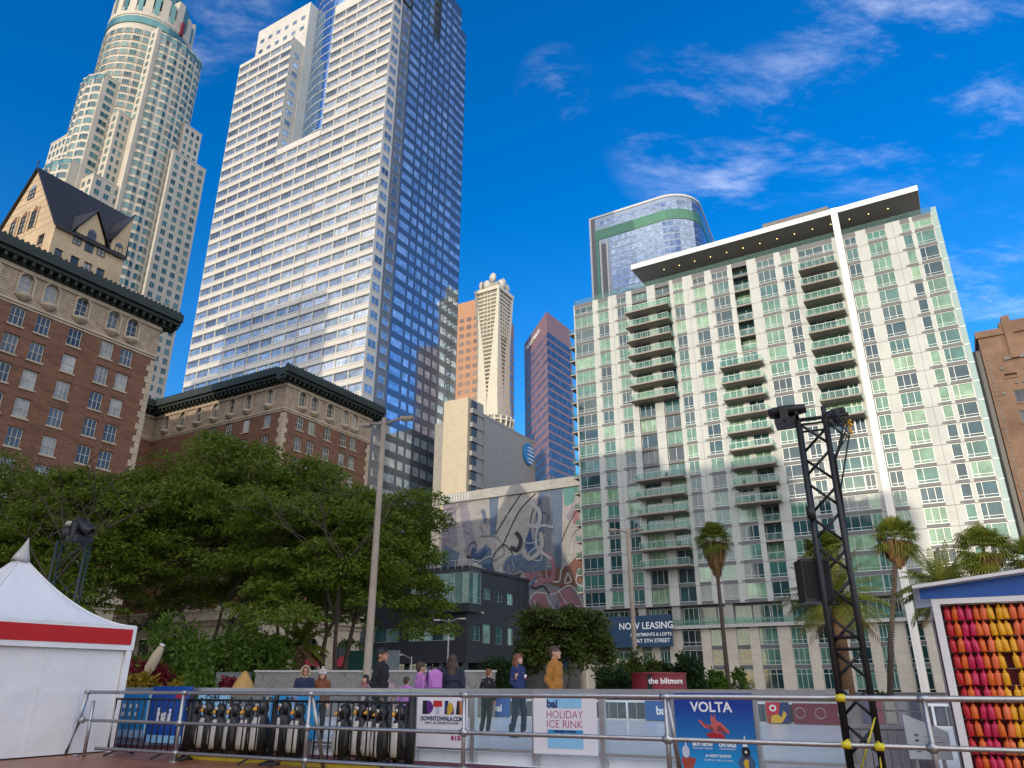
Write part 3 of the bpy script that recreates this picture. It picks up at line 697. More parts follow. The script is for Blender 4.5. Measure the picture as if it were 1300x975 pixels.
def gabled_tower():
    r = thing('gabled_rooftop_house', 'cream stone gabled house with steep dark metal roof rising above the hotel cornice', 'building', uv=(-91.2, 43), z=44)
    ST = mat('sunny_sandstone', (.50, .38, .24), .75, var=.1, scale=1.2, dirt=.15); W = Windows(); wl = MB()
    v0, v1, u0, u1, ze, zr, uc = 36.8, 45.5, -99.2, -83.2, 50.9, 61.6, -91.2
    F = front(v0); S = side(u1)
    ops = [(-93.6+i*2.0-.62, -93.6+i*2.0+.62, 54.5, 57.4, .3) for i in range(3)] + [(-91.9, -90.5, 58.4, 60.0, .3)]
    # gable end: strips between openings are simple, so build the end as a wall up to the eaves plus a triangle with proud arched frames
    o1 = [(-97.4+k*3.5, -96.0+k*3.5, 45.5, 47.2) for k in range(4)] + [(-86.6, -85.2, 48.8, 50.4), (-97.4, -96, 48.8, 50.4)]
    wall(wl, F, u0, u1, 43, ze, o1, 0)
    for o in o1: W.add(F, o[0]+.02, o[1]-.02, o[2]+.02, o[3]-.02, -.23, (.5,), (.5,), .06, .06); F.box(wl, o[0]-.1, o[1]+.1, o[2]-.18, o[2]-.02, .003, .12, 0)
    wl.add([(u0, v0, ze), (u1, v0, ze), (uc, v0, zr)], [(0, 1, 2)], 0)
    for k in range(9):
        z = 51.6+k*1.05; h = (zr-z)/(zr-ze)*(u1-u0)/2
        if h > .4: F.box(wl, uc-h, uc+h, z, z+.05, .003, .02, 1)
    for a in (-93.5, -91.2, -88.9):
        W.add(F, a-.62, a+.62, 52.3, 54.7, .03, (.5,), (.35, .65), .06, .1); 
        fan = [F.P(a-.62, 54.72, .05)] + [F.P(a-.62*math.cos(math.pi*k/10), 54.72+.62*math.sin(math.pi*k/10), .05) for k in range(1, 11)]
        wl.add(fan[::-1], [tuple(range(len(fan)))], 2)
        for s in (-.78, .78): F.box(wl, a+s-.1, a+s+.1, 52.1, 54.8, .004, .16, 0)
        for k in range(10):
            t0, t1 = math.pi*k/10, math.pi*(k+1)/10; P = lambda rr, th: F.P(a+rr*math.cos(th), 54.72+rr*math.sin(th), .14)
            wl.add([P(.66, t0), P(.9, t0), P(.9, t1), P(.66, t1)], [(0, 1, 2, 3)], 0)
    W.add(F, -91.9, -90.5, 57.3, 58.7, .03, (.5,), (.5,), .07, .08)
    fan = [F.P(-91.2+.7*math.cos(math.pi*k/10), 58.7+.7*math.sin(math.pi*k/10), .06) for k in range(11)]; wl.add(fan, [tuple(range(11))], 3)
    # flank with a smaller dormer gable
    dv0, dv1, dz = 38.7, 43.2, 54.9; dc = (dv0+dv1)/2
    o2 = [(39.3, 40.3, 46.6, 48.1), (40.9, 41.9, 46.6, 48.1), (42.5, 43.5, 46.6, 48.1), (37.4, 38.3, 46.6, 48.1)]
    wall(wl, S, v0, v1, 43, ze-.001, o2, 0)
    for o in o2: W.add(S, o[0]+.02, o[1]-.02, o[2]+.02, o[3]-.02, -.23, (.5,), (.5,), .06, .06); S.box(wl, o[0]-.1, o[1]+.1, o[2]-.18, o[2]-.02, .003, .12, 0)
    for a, zz_, h in ((39.5, 49.6, 1.0), (41.0, 49.4, 2.6), (42.5, 49.6, 1.0), (44.5, 50.4, 1.6)):
        W.add(S, a-.5, a+.5, zz_, zz_+h, .33 if 0 else .03, (.5,), (.5,), .06, .08)
        fan = [S.P(a+.5*math.cos(math.pi*k/10), zz_+h+.5*math.sin(math.pi*k/10), .06) for k in range(11)]; wl.add(fan, [tuple(range(11))], 3)
    wl.add([(u1+.002, dv0, ze-1.2), (u1+.002, dv1, ze-1.2), (u1+.002, dv1-.6, ze+1), (u1+.002, dc, dz), (u1+.002, dv0+.6, ze+1)], [(0, 1, 2, 3, 4)], 0)
    wl.obox((u1-7.4, 43.45, ze-.6), (7.45, 0, 0), (0, .0, 2.1), (0, 1.95, 4.6), 0) if 0 else wl.poly3([(u1+.04, 43.5, ze-.8), (u1+.04, v1, ze-.8), (u1+.04, v1, 57.0), (u1+.04, 43.5, 52.4)], (-5.0, 0, 0), 0)
    wl.quad((u0, v0, 43), (u0, v1, 43), (u0, v1, ze), (u0, v0, ze), 0)
    B = Face((u1, v1), (-1, 0), (0, 1)); wall(wl, B, 0, u1-u0, 43, ze, [], 0); wl.add([(u1, v1, ze), (u0, v1, ze), (uc, v1+4.1, zr)], [(0, 1, 2)], 0)
    wl.build('wall', [ST, mat('stone_joint', (.26, .2, .14), .9), mat('brick_tympanum', (.22, .10, .06), .9), HGLASS], r)
    W.build(r, FRAME_DK, HGLASS)
    rf = MB(); e = .5
    for s in (-1, 1):
        x = u1+.4 if s > 0 else u0-.4; z = ze-.4
        a = [(uc, v0-.35, zr+.25), (uc, v1+4.2, zr+.25), (x, v1+.1, z), (x, v0-.35, z)]
        rf.poly3(a if s > 0 else a[::-1], (0, 0, .22), 0)
        for k in range(22):
            v = v0-.3+(v1-v0+.3)*k/21
            vt = v0-.3+(v1+3.8-v0)*k/21; rf.obox((uc, vt-.03, zr+.47), (x-uc, v-vt, z-zr-.25), (0, .06, 0), (0, 0, .07), 0)
    # dormer roof
    for s in (-1, 1):
        x = dv0-.3 if s < 0 else dv1+.3
        p = [(u1+.35, dc, dz+.15), (u1+.35, x, ze-.3), (u1-5.5, x, ze-.3+3), (u1-6, dc, dz+.15)]
        rf.poly3(p if s < 0 else p[::-1], (0, 0, .2), 0)
    rf.poly3([(u1+.3, 43.3, 52.3), (u1+.3, v1+.1, 57.25), (u1-5.6, v1+.1, 57.25), (u1-5.6, 43.3, 52.3)], (0, 0, .2), 0)
    rf.tube([(uc, v0-.3, zr+.3), (uc, v0-.3, zr+1.2)], .06, 0); rf.ball((uc, v0-.3, zr+1.25), .14, 0)
    rf.build('roof', mat('dark_seam_metal', (.045, .042, .038), .45, metal=.4, var=.2), r)
gabled_tower()
# ------------------------------------------------------------------ round stepped tower far left
def round_tower():
    r = thing('stepped_round_tower', 'cream round skyscraper with stepped bays and teal windows, farthest left', 'skyscraper', uv=(-299.6, 152.7))
    ST = mat('cream_precast', (.50, .46, .39), .6, var=.06, scale=.3, dirt=.08)
    TG = glass('teal_glass', [(0, (.02, .075, .09)), (.5, (.05, .15, .165)), (1, (.13, .27, .27))], .06, wav=.02, coat=.4)
    TB = mat('teal_band', (.10, .24, .25), .2, metal=.4, var=.1)
    wl, W = MB(), Windows(); fh = 4.4
    def flat(F, a0, a1, zt, zb, n, wd=.62, ht=2.6):
        p = (a1-a0)/n
        z = zt-4.2
        while z > zb:
            for i in range(n):
                c = a0+p*(i+.5); W.add(F, c-p*wd/2, c+p*wd/2, z, z+ht, .04, (.5,) if p*wd > 2 else (), (), .12, .12)
            z -= fh
    def bow(P0, P1, sag, zt, zb, n, band=True, per=2):
        """bowed front between two corners, bulging out by sag: n bays, each slightly convex again"""
        P0, P1 = Vector((*P0, 0)), Vector((*P1, 0)); d = (P1-P0); L = d.length; d /= L; nn = Vector((d.y, -d.x, 0))
        m = n*per; pts = []
        for i in range(m+1):
            a = i/m; f = 1-(2*a-1)**2; sc_ = .55*abs(math.sin(math.pi*a*n))
            pts.append(P0 + d*L*a + nn*(sag*f + sc_))
        for i in range(m):
            a, b = pts[i], pts[i+1]; e = (b-a); l = e.length; e /= l
            F = Face((a.x, a.y), (e.x, e.y), (e.y, -e.x)); F.rect(wl, 0, l, 0, zt, 0, 0)
            z = zt-5.6 if band else zt-4.2
            lo, hi = (.55, .02) if i % per == 0 else (.02, .55)
            if per == 1: lo = hi = .5
            while z > zb:
                W.add(F, lo, l-hi, z, z+2.8, .05, (), (), .1, .12); z -= fh
            if band: F.box(wl, 0, l, zt-2.4, zt-.5, .02, .12, 1)
            F.box(wl, 0, l, zt-.45, zt+.3, .02, .3, 0)
        wl.add([(p.x, p.y, zt) for p in pts], [tuple(range(len(pts)))], 0)
        return pts
    # core drum
    C = (-299.6, 152.7)
    wl.lathe([(19, 0), (19, 298), (19.3, 298), (19.3, 300), (18.4, 300), (18.4, 304), (0, 304)], (*C, 0), 48, 0, smooth=False)
    for k in range(28):
        a0, a1 = 2*math.pi*k/28, 2*math.pi*(k+1)/28
        p = Vector((C[0]+19*math.cos(a0), C[1]+19*math.sin(a0), 0)); q = Vector((C[0]+19*math.cos(a1), C[1]+19*math.sin(a1), 0)); e = q-p; l = e.length; e /= l
        if (p.x-C[0])*.5 - (p.y-C[1])*.86 < -6: continue
        F = Face((p.x, p.y), (e.x, e.y), (e.y, -e.x))
        z = 286
        while z > 212: W.add(F, .55, l-.5, z, z+2.7, .42, (.33, .67), (), .1, .1); F.box(wl, .3, l-.25, z-.1, z+2.8, -.4, .4, 0); z -= fh
    wl.lathe([(19.05, 292.5), (19.5, 292.6), (19.5, 296.6), (19.05, 296.7)], (*C, 0), 48, 1, smooth=False)
    # crown: piers and glass steps
    for k in range(16):
        a = 2*math.pi*k/16+.1; h = 313 if k % 2 else 317
        c, s = math.cos(a), math.sin(a); x, y = C[0]+18.2*c, C[1]+18.2*s
        wl.obox((x-c*4+s*1.7, y-s*4-c*1.7, 300), (c*4.6, s*4.6, 0), (-s*3.4, c*3.4, 0), (0, 0, h-300), 0)
        wl.obox((x-c*4-s*2.2, y-s*4+c*2.2, 301), (c*4.0, s*4.0, 0), (-s*2.4, c*2.4, 0), (0, 0, 11), 1)
    wl.lathe([(15, 302), (15, 322), (0, 322)], (*C, 0), 32, 1, smooth=False)
    # main shaded bow facing +u and its fin
    bow((-277.6, 145.2), (-277.6, 168.5), 3.0, 287, 20, 5)
    wl.box(-299, -277.7, 145, 168.4, 0, 286.5, 0); wl.box(-296, -277.0, 143.4, 145.1, 0, 289, 0)
    flat(front(143.4), -294, -278, 288, 235, 4, .5)
    # other blocks: u0,u1,v0,v1,top
    for u0, u1, v0, v1, zt, nf, ns in ((-299, -281.5, 137.4, 146, 236, 4, 3), (-306, -288, 131, 152, 255, 0, 3), (-313, -300, 128, 150, 224, 4, 3), (-313, -297, 139, 160, 272, 4, 4),
                                       (-295, -272.2, 160, 177.5, 227, 4, 4), (-295, -274.6, 164, 173.6, 246, 4, 3), (-296, -279, 132.5, 150, 198, 4, 4)):
        wl.box(u0, u1, v0, v1, 0, zt, 0); wl.box(u0-.15, u1+.15, v0-.15, v1+.15, zt+.01, zt+.7, 0)
        if nf: flat(front(v0), u0+.5, u1-.5, zt, 20 if zt < 250 else 200, nf, .55)
        flat(side(u1), v0+.4, v1-.4, zt, 30, ns, .55)
    bow((-306, 130.9), (-288, 130.9), 2.6, 255, 100, 4)
    bow((-309.5, 127), (-288.5, 127), 2.8, 206, 60, 4); wl.box(-309.5, -288.5, 127.1, 132, 0, 205.6, 0)
    flag = mat('red_neon_ring', (.16, .012, .02), .5)
    for a in (R(-170), R(8)):
        c, s = math.cos(a), math.sin(a); wl.obox((C[0]+19.3*c, C[1]+19.3*s, 297), (c*1.0, s*1.0, 0), (-s*1.6, c*1.6, 0), (0, 0, 8), 2)
    wl.build('shaft', [ST, TB, flag], r)
    W.build(r, mat('cream_mullion', (.40, .38, .33), .5), TG, sub=False, limit=60)
round_tower()

# ------------------------------------------------------------------ dark corner building
def dark_building():
    U1, V0 = -74.4, 112.
    r = thing('dark_corner_building', 'low charcoal corner building with a pale green glazed upper storey', 'building', uv=(U1, V0))
    DK = mat('charcoal_cladding', (.030, .033, .042), .5, var=.16, scale=.7); W = Windows(); wl = MB()
    S, F = side(U1), front(V0)
    ops = [(a, b, z0, z1, .3) for (a, b, z0, z1) in ((113.2, 115.3, 15.3, 17.4), (117.1, 119.8, 15.2, 17.3), (121.4, 124, 15.1, 17.2), (125.6, 127.9, 14.9, 17.1), (113.2, 116.4, 8, 10.5), (117.1, 119.8, 7.7, 11.0), (121.4, 124, 7.7, 10.9), (125.8, 128, 7.7, 10.8))]
    wall(wl, S, 112, 134, 4.4, 20.0, ops, 0)
    for o in ops: W.add(S, o[0]+.03, o[1]-.03, o[2]+.03, o[3]-.03, -.27, (.5,) if o[3]-o[2] < 2.6 else (), (.45,), .09, .08)
    o2 = [(-87, -76.9, 8.0, 10.5, .3), (-95, -89, 8.0, 10.5, .3)]
    wall(wl, F, -97, U1, 4.4, 20.0, o2, 0)
    for a, b in ((-87, -76.9), (-95, -89)):
        n = int((b-a)/2.5); 
        for i in range(n): W.add(F, a+(b-a)*i/n+.04, a+(b-a)*(i+1)/n-.04, 8.04, 10.46, -.27, (), (), .12, .08)
    wl.box(-97, U1-.4, 112.4, 134, 4.4, 19.6, 0); wl.box(-97.2, U1+.25, 111.8, 134.1, 20.01, 20.5, 0)
    wl.quad((-97, V0, 4.4), (U1, V0, 4.4), (U1, 134, 4.4), (-97, 134, 4.4), 0)
    # glazed storey projecting at the corner
    wl.box(-86, U1+.9, 111.0, 114.8, 12.6, 14.0, 0); wl.box(-86, U1+.9, 111.0, 114.8, 19.3, 19.9, 1)
    FG, SG = front(111.0), side(U1+.9)
    for i in range(9): a = -86+i*(86+U1+.9)/9; W.add(FG, a+.03, a+(86+U1+.9)/9-.03, 14.02, 19.28, .01, (.5,), (.2,), .08, .08)
    for i in range(3): W.add(SG, 111.03+i*1.25, 112.25+i*1.25, 14.02, 19.28, .01, (), (.2,), .08, .08)
    wl.box(-86, U1+.8, 111.1, 114.8, 14.0, 19.3, 1)
    # roof terrace rail, ground floor columns and shopfront
    for i in range(9): a = -86+i*1.55; wl.box(a, a+.06, 111.2, 111.26, 19.902, 21.4, 2)
    wl.box(-86, U1+.85, 111.18, 111.28, 21.4, 21.5, 2); wl.box(U1+.72, U1+.82, 111.3, 114.8, 21.4, 21.5, 2)
    for a in (-95, -90, -85, -80, -75.2): wl.box(a, a+.7, 112.1, 112.8, -.02, 4.395, 1)
    for b in (117, 122, 127, 133): wl.box(U1-.8, U1-.1, b, b+.7, -.02, 4.395, 1)
    wl.box(-97, U1-1.8, 114, 134, -.02, 4.39, 3)
    for i in range(8): W.add(front(114), -96+i*2.6, -93.6+i*2.6, .2, 3.9, .02, (.5,), (.7,), .08, .06)
    wl.build('wall', [DK, FRAME_DK, FRAME_LT, DARK_GLASS], r)
    for x, y, w_, h_ in ((-80, 120, 2.2, 1.5), (-84, 126, 3.0, 1.9), (-78.5, 128, 1.4, 1.2)):
        q = MB(); q.box(x, x+w_, y, y+w_*.8, 20.51, 20.5+h_, 0); q.lathe([(w_*.3, 0), (w_*.3, .3), (w_*.2, .34)], (x+w_/2, y+w_*.4, 20.5+h_), 12); q.build('roof_vent', CONC, r)
    q = MB(); S.box(q, 130.2, 130.35, 4.5, 20.4, .003, .16, 0); q.build('downpipe', FRAME_DK, r)
    for b0 in (116.3, 129.3): q = MB(); S.box(q, b0, b0+.5, 12.6, 13.0, .003, .3, 0); q.build('wall_lamp', FRAME_LT, r)
    gl = glass('seafoam_glass', [(0, (.02, .05, .06)), (.3, (.06, .16, .16)), (.5, (.20, .36, .33)), (1, (.34, .50, .45))], .06, wav=.01, coat=.5)
    W.build(r, mat('grey_green_frame', (.22, .28, .28), .4), gl)
dark_building()

# ------------------------------------------------------------------ mural block (plain abstract patches stand in for the painted work)
def mural_block():
    V0 = 145.; u0, u1 = -104., -66.5
    r = thing('mural_building', 'windowless block covered by a blue, grey and pink abstract mural under a concrete rim', 'building', uv=(u0, V0))
    b = MB(); b.box(u0, u1, V0+.3, V0+3.2, -.02, 41.2, 0); b.box(u0-.5, u1+.6, V0-.5, V0+3.5, 41.21, 43.4, 1)
    for k in range(10): b.box(u0+.2+k*.8, u0+.5+k*.8, V0-.58, V0-.505, 41.5, 43.2, 2)
    b.build('block', [CONC_DARK, CONC, FRAME_LT], r)
    names = [('stone', (.36, .34, .33)), ('lilac', (.25, .23, .28)), ('steel_blue', (.10, .15, .23)), ('deep_blue', (.028, .07, .17)), ('cream', (.44, .41, .37)), ('rose', (.32, .14, .17)), ('rust', (.19, .075, .045)), ('teal', (.10, .27, .26)), ('ash', (.20, .21, .23)), ('line_dark', (.03, .03, .035)), ('line_pale', (.46, .46, .46))]
    mats = [mat('mural_'+n, tuple(q*.82 for q in c), .7, var=.16, scale=.5, dirt=.25) for n, c in names]; ix = {n: i for i, (n, c) in enumerate(names)}
    m = MB(); lay = [0]
    def patch(col, *pts):                        # pts in 0..1 across and up the wall
        lay[0] += 1; off = .004 + lay[0]*.002
        p = [(u0 + (u1-u0)*x, V0 - off, 6 + 35.2*y) for x, y in pts]
        area = sum(p[i][0]*p[(i+1) % len(p)][2]-p[(i+1) % len(p)][0]*p[i][2] for i in range(len(p)))
        m.add(p if area > 0 else p[::-1], [tuple(range(len(p)))], ix[col])
    def curve(col, pts, w_):
        """a painted ribbon through the points, smoothed"""
        P = [Vector(p) for p in pts]; Q = []
        for i in range(len(P)-1):
            a, b, c, d = P[max(0, i-1)], P[i], P[i+1], P[min(len(P)-1, i+2)]
            for k in range(6):
                t_ = k/6; Q.append(.5*((2*b)+(c-a)*t_+(2*a-5*b+4*c-d)*t_*t_+(3*b-3*c+d-a)*t_**3))
        Q.append(P[-1]); lay[0] += 1; off = .004+lay[0]*.002; W_, H_ = u1-u0, 35.2
        L, Rr = [], []
        for i, q in enumerate(Q):
            d = Q[min(i+1, len(Q)-1)]-Q[max(0, i-1)]; d = Vector((d.x*W_, d.y*H_)).normalized(); nn = Vector((-d.y, d.x))*w_
            c = Vector((u0+W_*q.x, 6+H_*q.y)); L.append(c+nn); Rr.append(c-nn)
        for i in range(len(Q)-1):
            m.quad((L[i].x, V0-off, L[i].y), (Rr[i].x, V0-off, Rr[i].y), (Rr[i+1].x, V0-off, Rr[i+1].y), (L[i+1].x, V0-off, L[i+1].y), ix[col])
    m.box(u0, u1, V0-.004, V0+.299, 6, 41.2, ix['ash'])
    patch('stone', (0, .45), (1, .45), (1, 1), (0, 1)); patch('lilac', (0, .62), (.12, .72), (.1, 1), (0, 1)); patch('lilac', (.22, .5), (.3, .56), (.18, 1), (.12, 1))
    patch('steel_blue', (0, .5), (.10, .5), (.14, .66), (.02, .72)); patch('deep_blue', (0, .47), (.06, .47), (.07, .58), (0, .6))
    patch('steel_blue', (.25, .5), (.38, .52), (.37, .66), (.33, .7), (.25, .64)); patch('deep_blue', (.23, .5), (.38, .52), (.38, .58), (.30, .57))
    patch('steel_blue', (.35, 1), (.42, 1), (.40, .76), (.36, .74)); patch('cream', (.42, 1), (.68, 1), (.70, .9), (.56, .62), (.48, .56), (.40, .72))
    patch('steel_blue', (.70, 1), (.86, 1), (.84, .5), (.58, .5), (.60, .66), (.66, .7)); patch('ash', (.72, .95), (.78, .98), (.80, .55), (.74, .52))
    patch('steel_blue', (.5, .5), (.6, .52), (.58, .62), (.49, .6)); patch('deep_blue', (.60, .68), (.64, .78), (.66, .66), (.63, .62))
    patch('cream', (.40, .56), (.52, .58), (.54, .66), (.44, .7)); patch('stone', (.86, .92), (.97, .93), (.95, .55), (.84, .53))
    patch('teal', (.86, 1), (.96, 1), (.93, .9), (.87, .88)); patch('rose', (.92, .86), (.96, .9), (.96, .78), (.92, .76))
    patch('steel_blue', (.16, .46), (.52, .49), (.50, .515), (.15, .50)); patch('line_dark', (.49, .48), (.58, .50), (.50, .36), (.46, .37))
    patch('teal', (.20, .3), (.36, .36), (.33, .26), (.26, .22)); patch('stone', (.04, .46), (.18, .46), (.2, .34), (.10, .22), (.02, .3))
    patch('cream', (.3, .44), (.44, .46), (.46, .38), (.38, .33)); patch('ash', (.38, .28), (.56, .36), (.62, .28), (.50, .12), (.40, .18))
    patch('rust', (.70, .50), (.88, .52), (.97, .60), (.99, .42), (.86, .38), (.72, .44)); patch('rose', (.60, .50), (.71, .50), (.72, .42), (.63, .40))
    patch('rose', (.60, .24), (.66, .37), (.90, .39), (.97, .26), (.92, .14), (.78, .10), (.68, .16)); patch('lilac', (.74, .36), (.8, .37), (.86, .2), (.8, .12))
    patch('ash', (.72, .06), (.95, .10), (.99, -.02), (.7, -.02)); patch('deep_blue', (.78, .01), (.88, .04), (.9, -.06), (.78, -.06)); patch('stone', (.93, .2), (1, .25), (1, -.05), (.95, 0))
    patch('steel_blue', (.64, .2), (.68, .22), (.76, .02), (.72, 0)); patch('ash', (.62, .2), (.66, .16), (.72, -.04), (.60, -.1))
    for c_, pts, w_ in (('line_dark', [(.40, .76), (.50, .9), (.58, 1)], .16), ('line_dark', [(.45, .68), (.56, .88), (.68, .99)], .16), ('line_dark', [(.64, .8), (.66, .88), (.72, .93)], .14), ('line_dark', [(.84, .66), (.90, .78), (.96, .86)], .12),
                        ('line_pale', [(.60, .72), (.63, .82), (.61, .86), (.60, .7), (.66, .68), (.74, .72)], .12), ('line_pale', [(.63, .62), (.70, .65), (.71, .57), (.64, .58), (.63, .62)], .12), ('line_dark', [(.36, .44), (.36, .36), (.5, .34)], .12), ('line_dark', [(.33, .45), (.33, .38), (.30, .36)], .1),
                        ('line_pale', [(.38, .56), (.38, .7), (.41, .7), (.41, .6)], .14), ('line_pale', [(.26, .58), (.36, .62), (.38, .58)], .1),
                        ('line_pale', [(.60, .24), (.66, .37), (.78, .36), (.90, .40), (.97, .26), (.92, .14), (.78, .10), (.68, .16), (.60, .24)], .16), ('line_pale', [(.66, .33), (.72, .22), (.80, .15)], .14), ('line_pale', [(.74, .35), (.80, .26), (.90, .2)], .14), ('line_pale', [(.82, .38), (.87, .3), (.95, .28)], .14),
                        ('line_dark', [(.62, .46), (.66, .4), (.72, .41), (.76, .36)], .22), ('line_pale', [(.63, .43), (.72, .45), (.82, .43), (.84, .5), (.90, .58), (.92, .7)], .2), ('line_pale', [(.88, .48), (.90, .43), (.86, .42), (.88, .48)], .18), ('line_pale', [(.95, .5), (.93, .42), (.99, .38)], .16),
                        ('line_dark', [(.44, .2), (.5, .3), (.55, .26), (.5, .18), (.46, .2)], .12), ('line_dark', [(.60, .02), (.66, .1), (.64, -.02), (.72, .04), (.68, -.06)], .12), ('line_pale', [(.50, .12), (.60, .2), (.64, .12), (.72, -.02)], .2), ('line_pale', [(.46, .38), (.54, .44), (.6, .4), (.6, .3), (.54, .28)], .22), ('ash', [(.50, .38), (.56, .42), (.59, .36), (.55, .31)], .5)):
        curve(c_, pts, w_)
    rm = random.Random(21)
    for k in range(46):
        x, y = rm.uniform(.02, .98), rm.uniform(.05, .97); a = rm.uniform(0, 6.28); ln = rm.uniform(.03, .11); cl = rm.choice(['line_pale', 'line_dark', 'steel_blue', 'ash', 'cream', 'lilac'] + (['rose', 'rust'] if x > .55 and y < .55 else ['deep_blue', 'steel_blue']))
        curve(cl, [(x, y), (x+ln*math.cos(a), y+ln*math.sin(a)), (x+ln*1.6*math.cos(a+.9), y+ln*1.6*math.sin(a+.9)), (x+ln*2.0*math.cos(a+1.6), y+ln*2.0*math.sin(a+1.6))] if not (x < .2 or x > .8 or y < .2 or y > .8) else [(x, y), (.5+(x-.5)*.93+.02*math.sin(a), .5+(y-.5)*.93), (.5+(x-.5)*.88, .5+(y-.5)*.84+.02*math.cos(a))], rm.choice([.08, .12, .3, .5]))
    for k in range(1, 12): m.box(u0+.02, u1-.02, V0-.16, V0-.155, 6+35.2*k/12, 6.035+35.2*k/12, ix['ash'])
    m.build('mural_panel', mats, r)
mural_block()

# ------------------------------------------------------------------ telephone exchange block and its flared microwave mast
def exchange():
    r = thing('windowless_exchange', 'plain grey windowless block with a blue striped globe sign', 'building', uv=(-112.8, 170))
    b = MB(); b.box(-131, -112.8, 177, 208, -.02, 75, 0); b.box(-131, -112.7, 176.9, 208.1, 75.01, 75.8, 0)
    b.box(-122.5, -113.9, 169.5, 176.95, -.02, 79.2, 1); S = side(-113.9)
    for k in range(16): z = 10+k*4.3; b.box(-113.88, -112.9, 170.6, 176.8, z, z+1.5, 0); b.box(-113.89, -113.3, 170.8, 173.4, z+1.9, z+4.0, 2); b.box(-113.89, -113.2, 173.6, 176.8, z+1.52, z+4.28, 0)
    for k in range(7): b.box(-113.1, -112.79, 180+k*4, 180.03+k*4, 5, 75, 0)
    b.build('block', [mat('exchange_grey', (.33, .315, .29), .75, var=.05, dirt=.12), mat('exchange_buff', (.50, .43, .32), .75, var=.08, dirt=.1), FRAME_DK], r)
    # globe sign: disc with white bands, as built on the wall
    c = proj and Vector((-112.75, 203.2, 70.4)); s = MB(); n = 28; rad = 3.6
    S = side(-112.75)
    def disc(r0, off, m_): s.add([S.P(203.2+r0*math.cos(2*math.pi*k/n), 70.2+r0*math.sin(2*math.pi*k/n), off) for k in range(n)], [tuple(range(n))], m_)
    s.lathe([(0, 0)], (0, 0, 0), 3) if 0 else None
    for k in range(n):
        a0, a1 = 2*math.pi*k/n, 2*math.pi*(k+1)/n
        s.quad(S.P(203.2+rad*math.cos(a0), 70.2+rad*math.sin(a0), .02), S.P(203.2+rad*math.cos(a0), 70.2+rad*math.sin(a0), .35), S.P(203.2+rad*math.cos(a1), 70.2+rad*math.sin(a1), .35), S.P(203.2+rad*math.cos(a1), 70.2+rad*math.sin(a1), .02), 0)
    disc(rad, .35, 0)
    for zz_, t0, t1, a_, b_ in ((2.2, .0, .5, -1.2, 2.6), (1.1, .1, .7, -1.6, 3.2), (-.2, .1, .75, -1.8, 3.4), (-1.5, .05, .6, -1.7, 3.0), (-2.6, 0, .35, -1.0, 2.2)):
        top, bot = [], []
        for k in range(13):
            x = a_+(b_-a_)*k/12; f = math.sin(math.pi*k/12)*.5+.5*k/12
            x2 = max(-math.sqrt(max(0, rad**2-zz_**2))*.96, min(math.sqrt(max(0, rad**2-zz_**2))*.96, x))
            top.append(S.P(203.2+x2, 70.2+zz_+.28*f-.2*(k/12)**2, .37)); bot.append(S.P(203.2+x2, 70.2+zz_-.28*f-.2*(k/12)**2, .37))
        for k in range(12): s.quad(bot[k], bot[k+1], top[k+1], top[k], 1)
    o = thing('globe_sign', 'round blue globe logo with white stripes high on the grey windowless wall', 'sign', uv=(-112.75, 203.2), z=66.6)
    s.build('disc', [mat('sign_blue', (.01, .24, .55), .35, var=.05), WT], o)
    t = thing('microwave_mast', 'flared cream concrete microwave mast with dishes on top', 'tower', uv=(-117, 189), z=75)
    CR = mat('mast_cream', (.66, .62, .52), .7, var=.06, dirt=.12); GR = mat('mast_louvre', (.25, .24, .19), .7, var=.2); m = MB()
    cu, cv = -117.2, 188.6
    def sec(h): # half width of the shaft at height fraction
        return 5.0 + .25*math.cos(h*math.pi)
    # four corner piers that twist from wide at the base to thin at the top and leave louvred wedges between them
    H0, H1 = 78, 122; n = 16
    for sx in (-1, 1):
        for sy in (-1, 1):
            prev = None
            for i in range(n+1):
                h = i/n; z = H0+(H1-H0)*h
                half = 4.7+1.0*max(0, h-.55)/.45 + .5*max(0, .15-h)/.15
                wd = 4.55*(1-h)**1.25+.9
                wd = min(wd, half*.985)
                ring = [(cu+sx*half, cv+sy*half, z), (cu+sx*(half-wd), cv+sy*half, z), (cu+sx*(half-wd), cv+sy*(half-1), z), (cu+sx*(half-1), cv+sy*(half-1), z), (cu+sx*(half-1), cv+sy*(half-wd), z), (cu+sx*half, cv+sy*(half-wd), z)]
                if prev: m.add(prev+ring, [(k, (k+1) % 6, 6+(k+1) % 6, 6+k) for k in range(6)], 0)
                prev = ring
    prof = [(3.6, H0-2), (3.6, H0+14), (4.6, H1-10), (5.2, H1)]
    for i in range(3):
        (a, z0), (b_, z1) = prof[i], prof[i+1]
        m.add([(cu-a, cv-a, z0), (cu+a, cv-a, z0), (cu+a, cv+a, z0), (cu-a, cv+a, z0), (cu-b_, cv-b_, z1), (cu+b_, cv-b_, z1), (cu+b_, cv+b_, z1), (cu-b_, cv+b_, z1)], [(0, 1, 5, 4), (1, 2, 6, 5), (2, 3, 7, 6), (3, 0, 4, 7)], 1)
    for k in range(26):                          # louvre fins
        z = H0+8+k*1.38; h = (z-H0)/(H1-H0); half = 4.35+1.0*max(0, h-.55)/.45; wd = max(.4, half-(4.55*(1-h)**1.25+.9)+.3)
        m.box(cu-wd, cu+wd, cv-half-.15, cv-half+.6, z, z+.45, 0); m.box(cu+half-.6, cu+half+.15, cv-wd, cv+wd, z, z+.45, 0)
    for s_ in (-1.6, 0, 1.6):
        m.box(cu+s_-.12, cu+s_+.12, cv-5.2, cv-4.6, H1-16, H1, 0); m.box(cu+4.6, cu+5.2, cv+s_-.12, cv+s_+.12, H1-16, H1, 0)
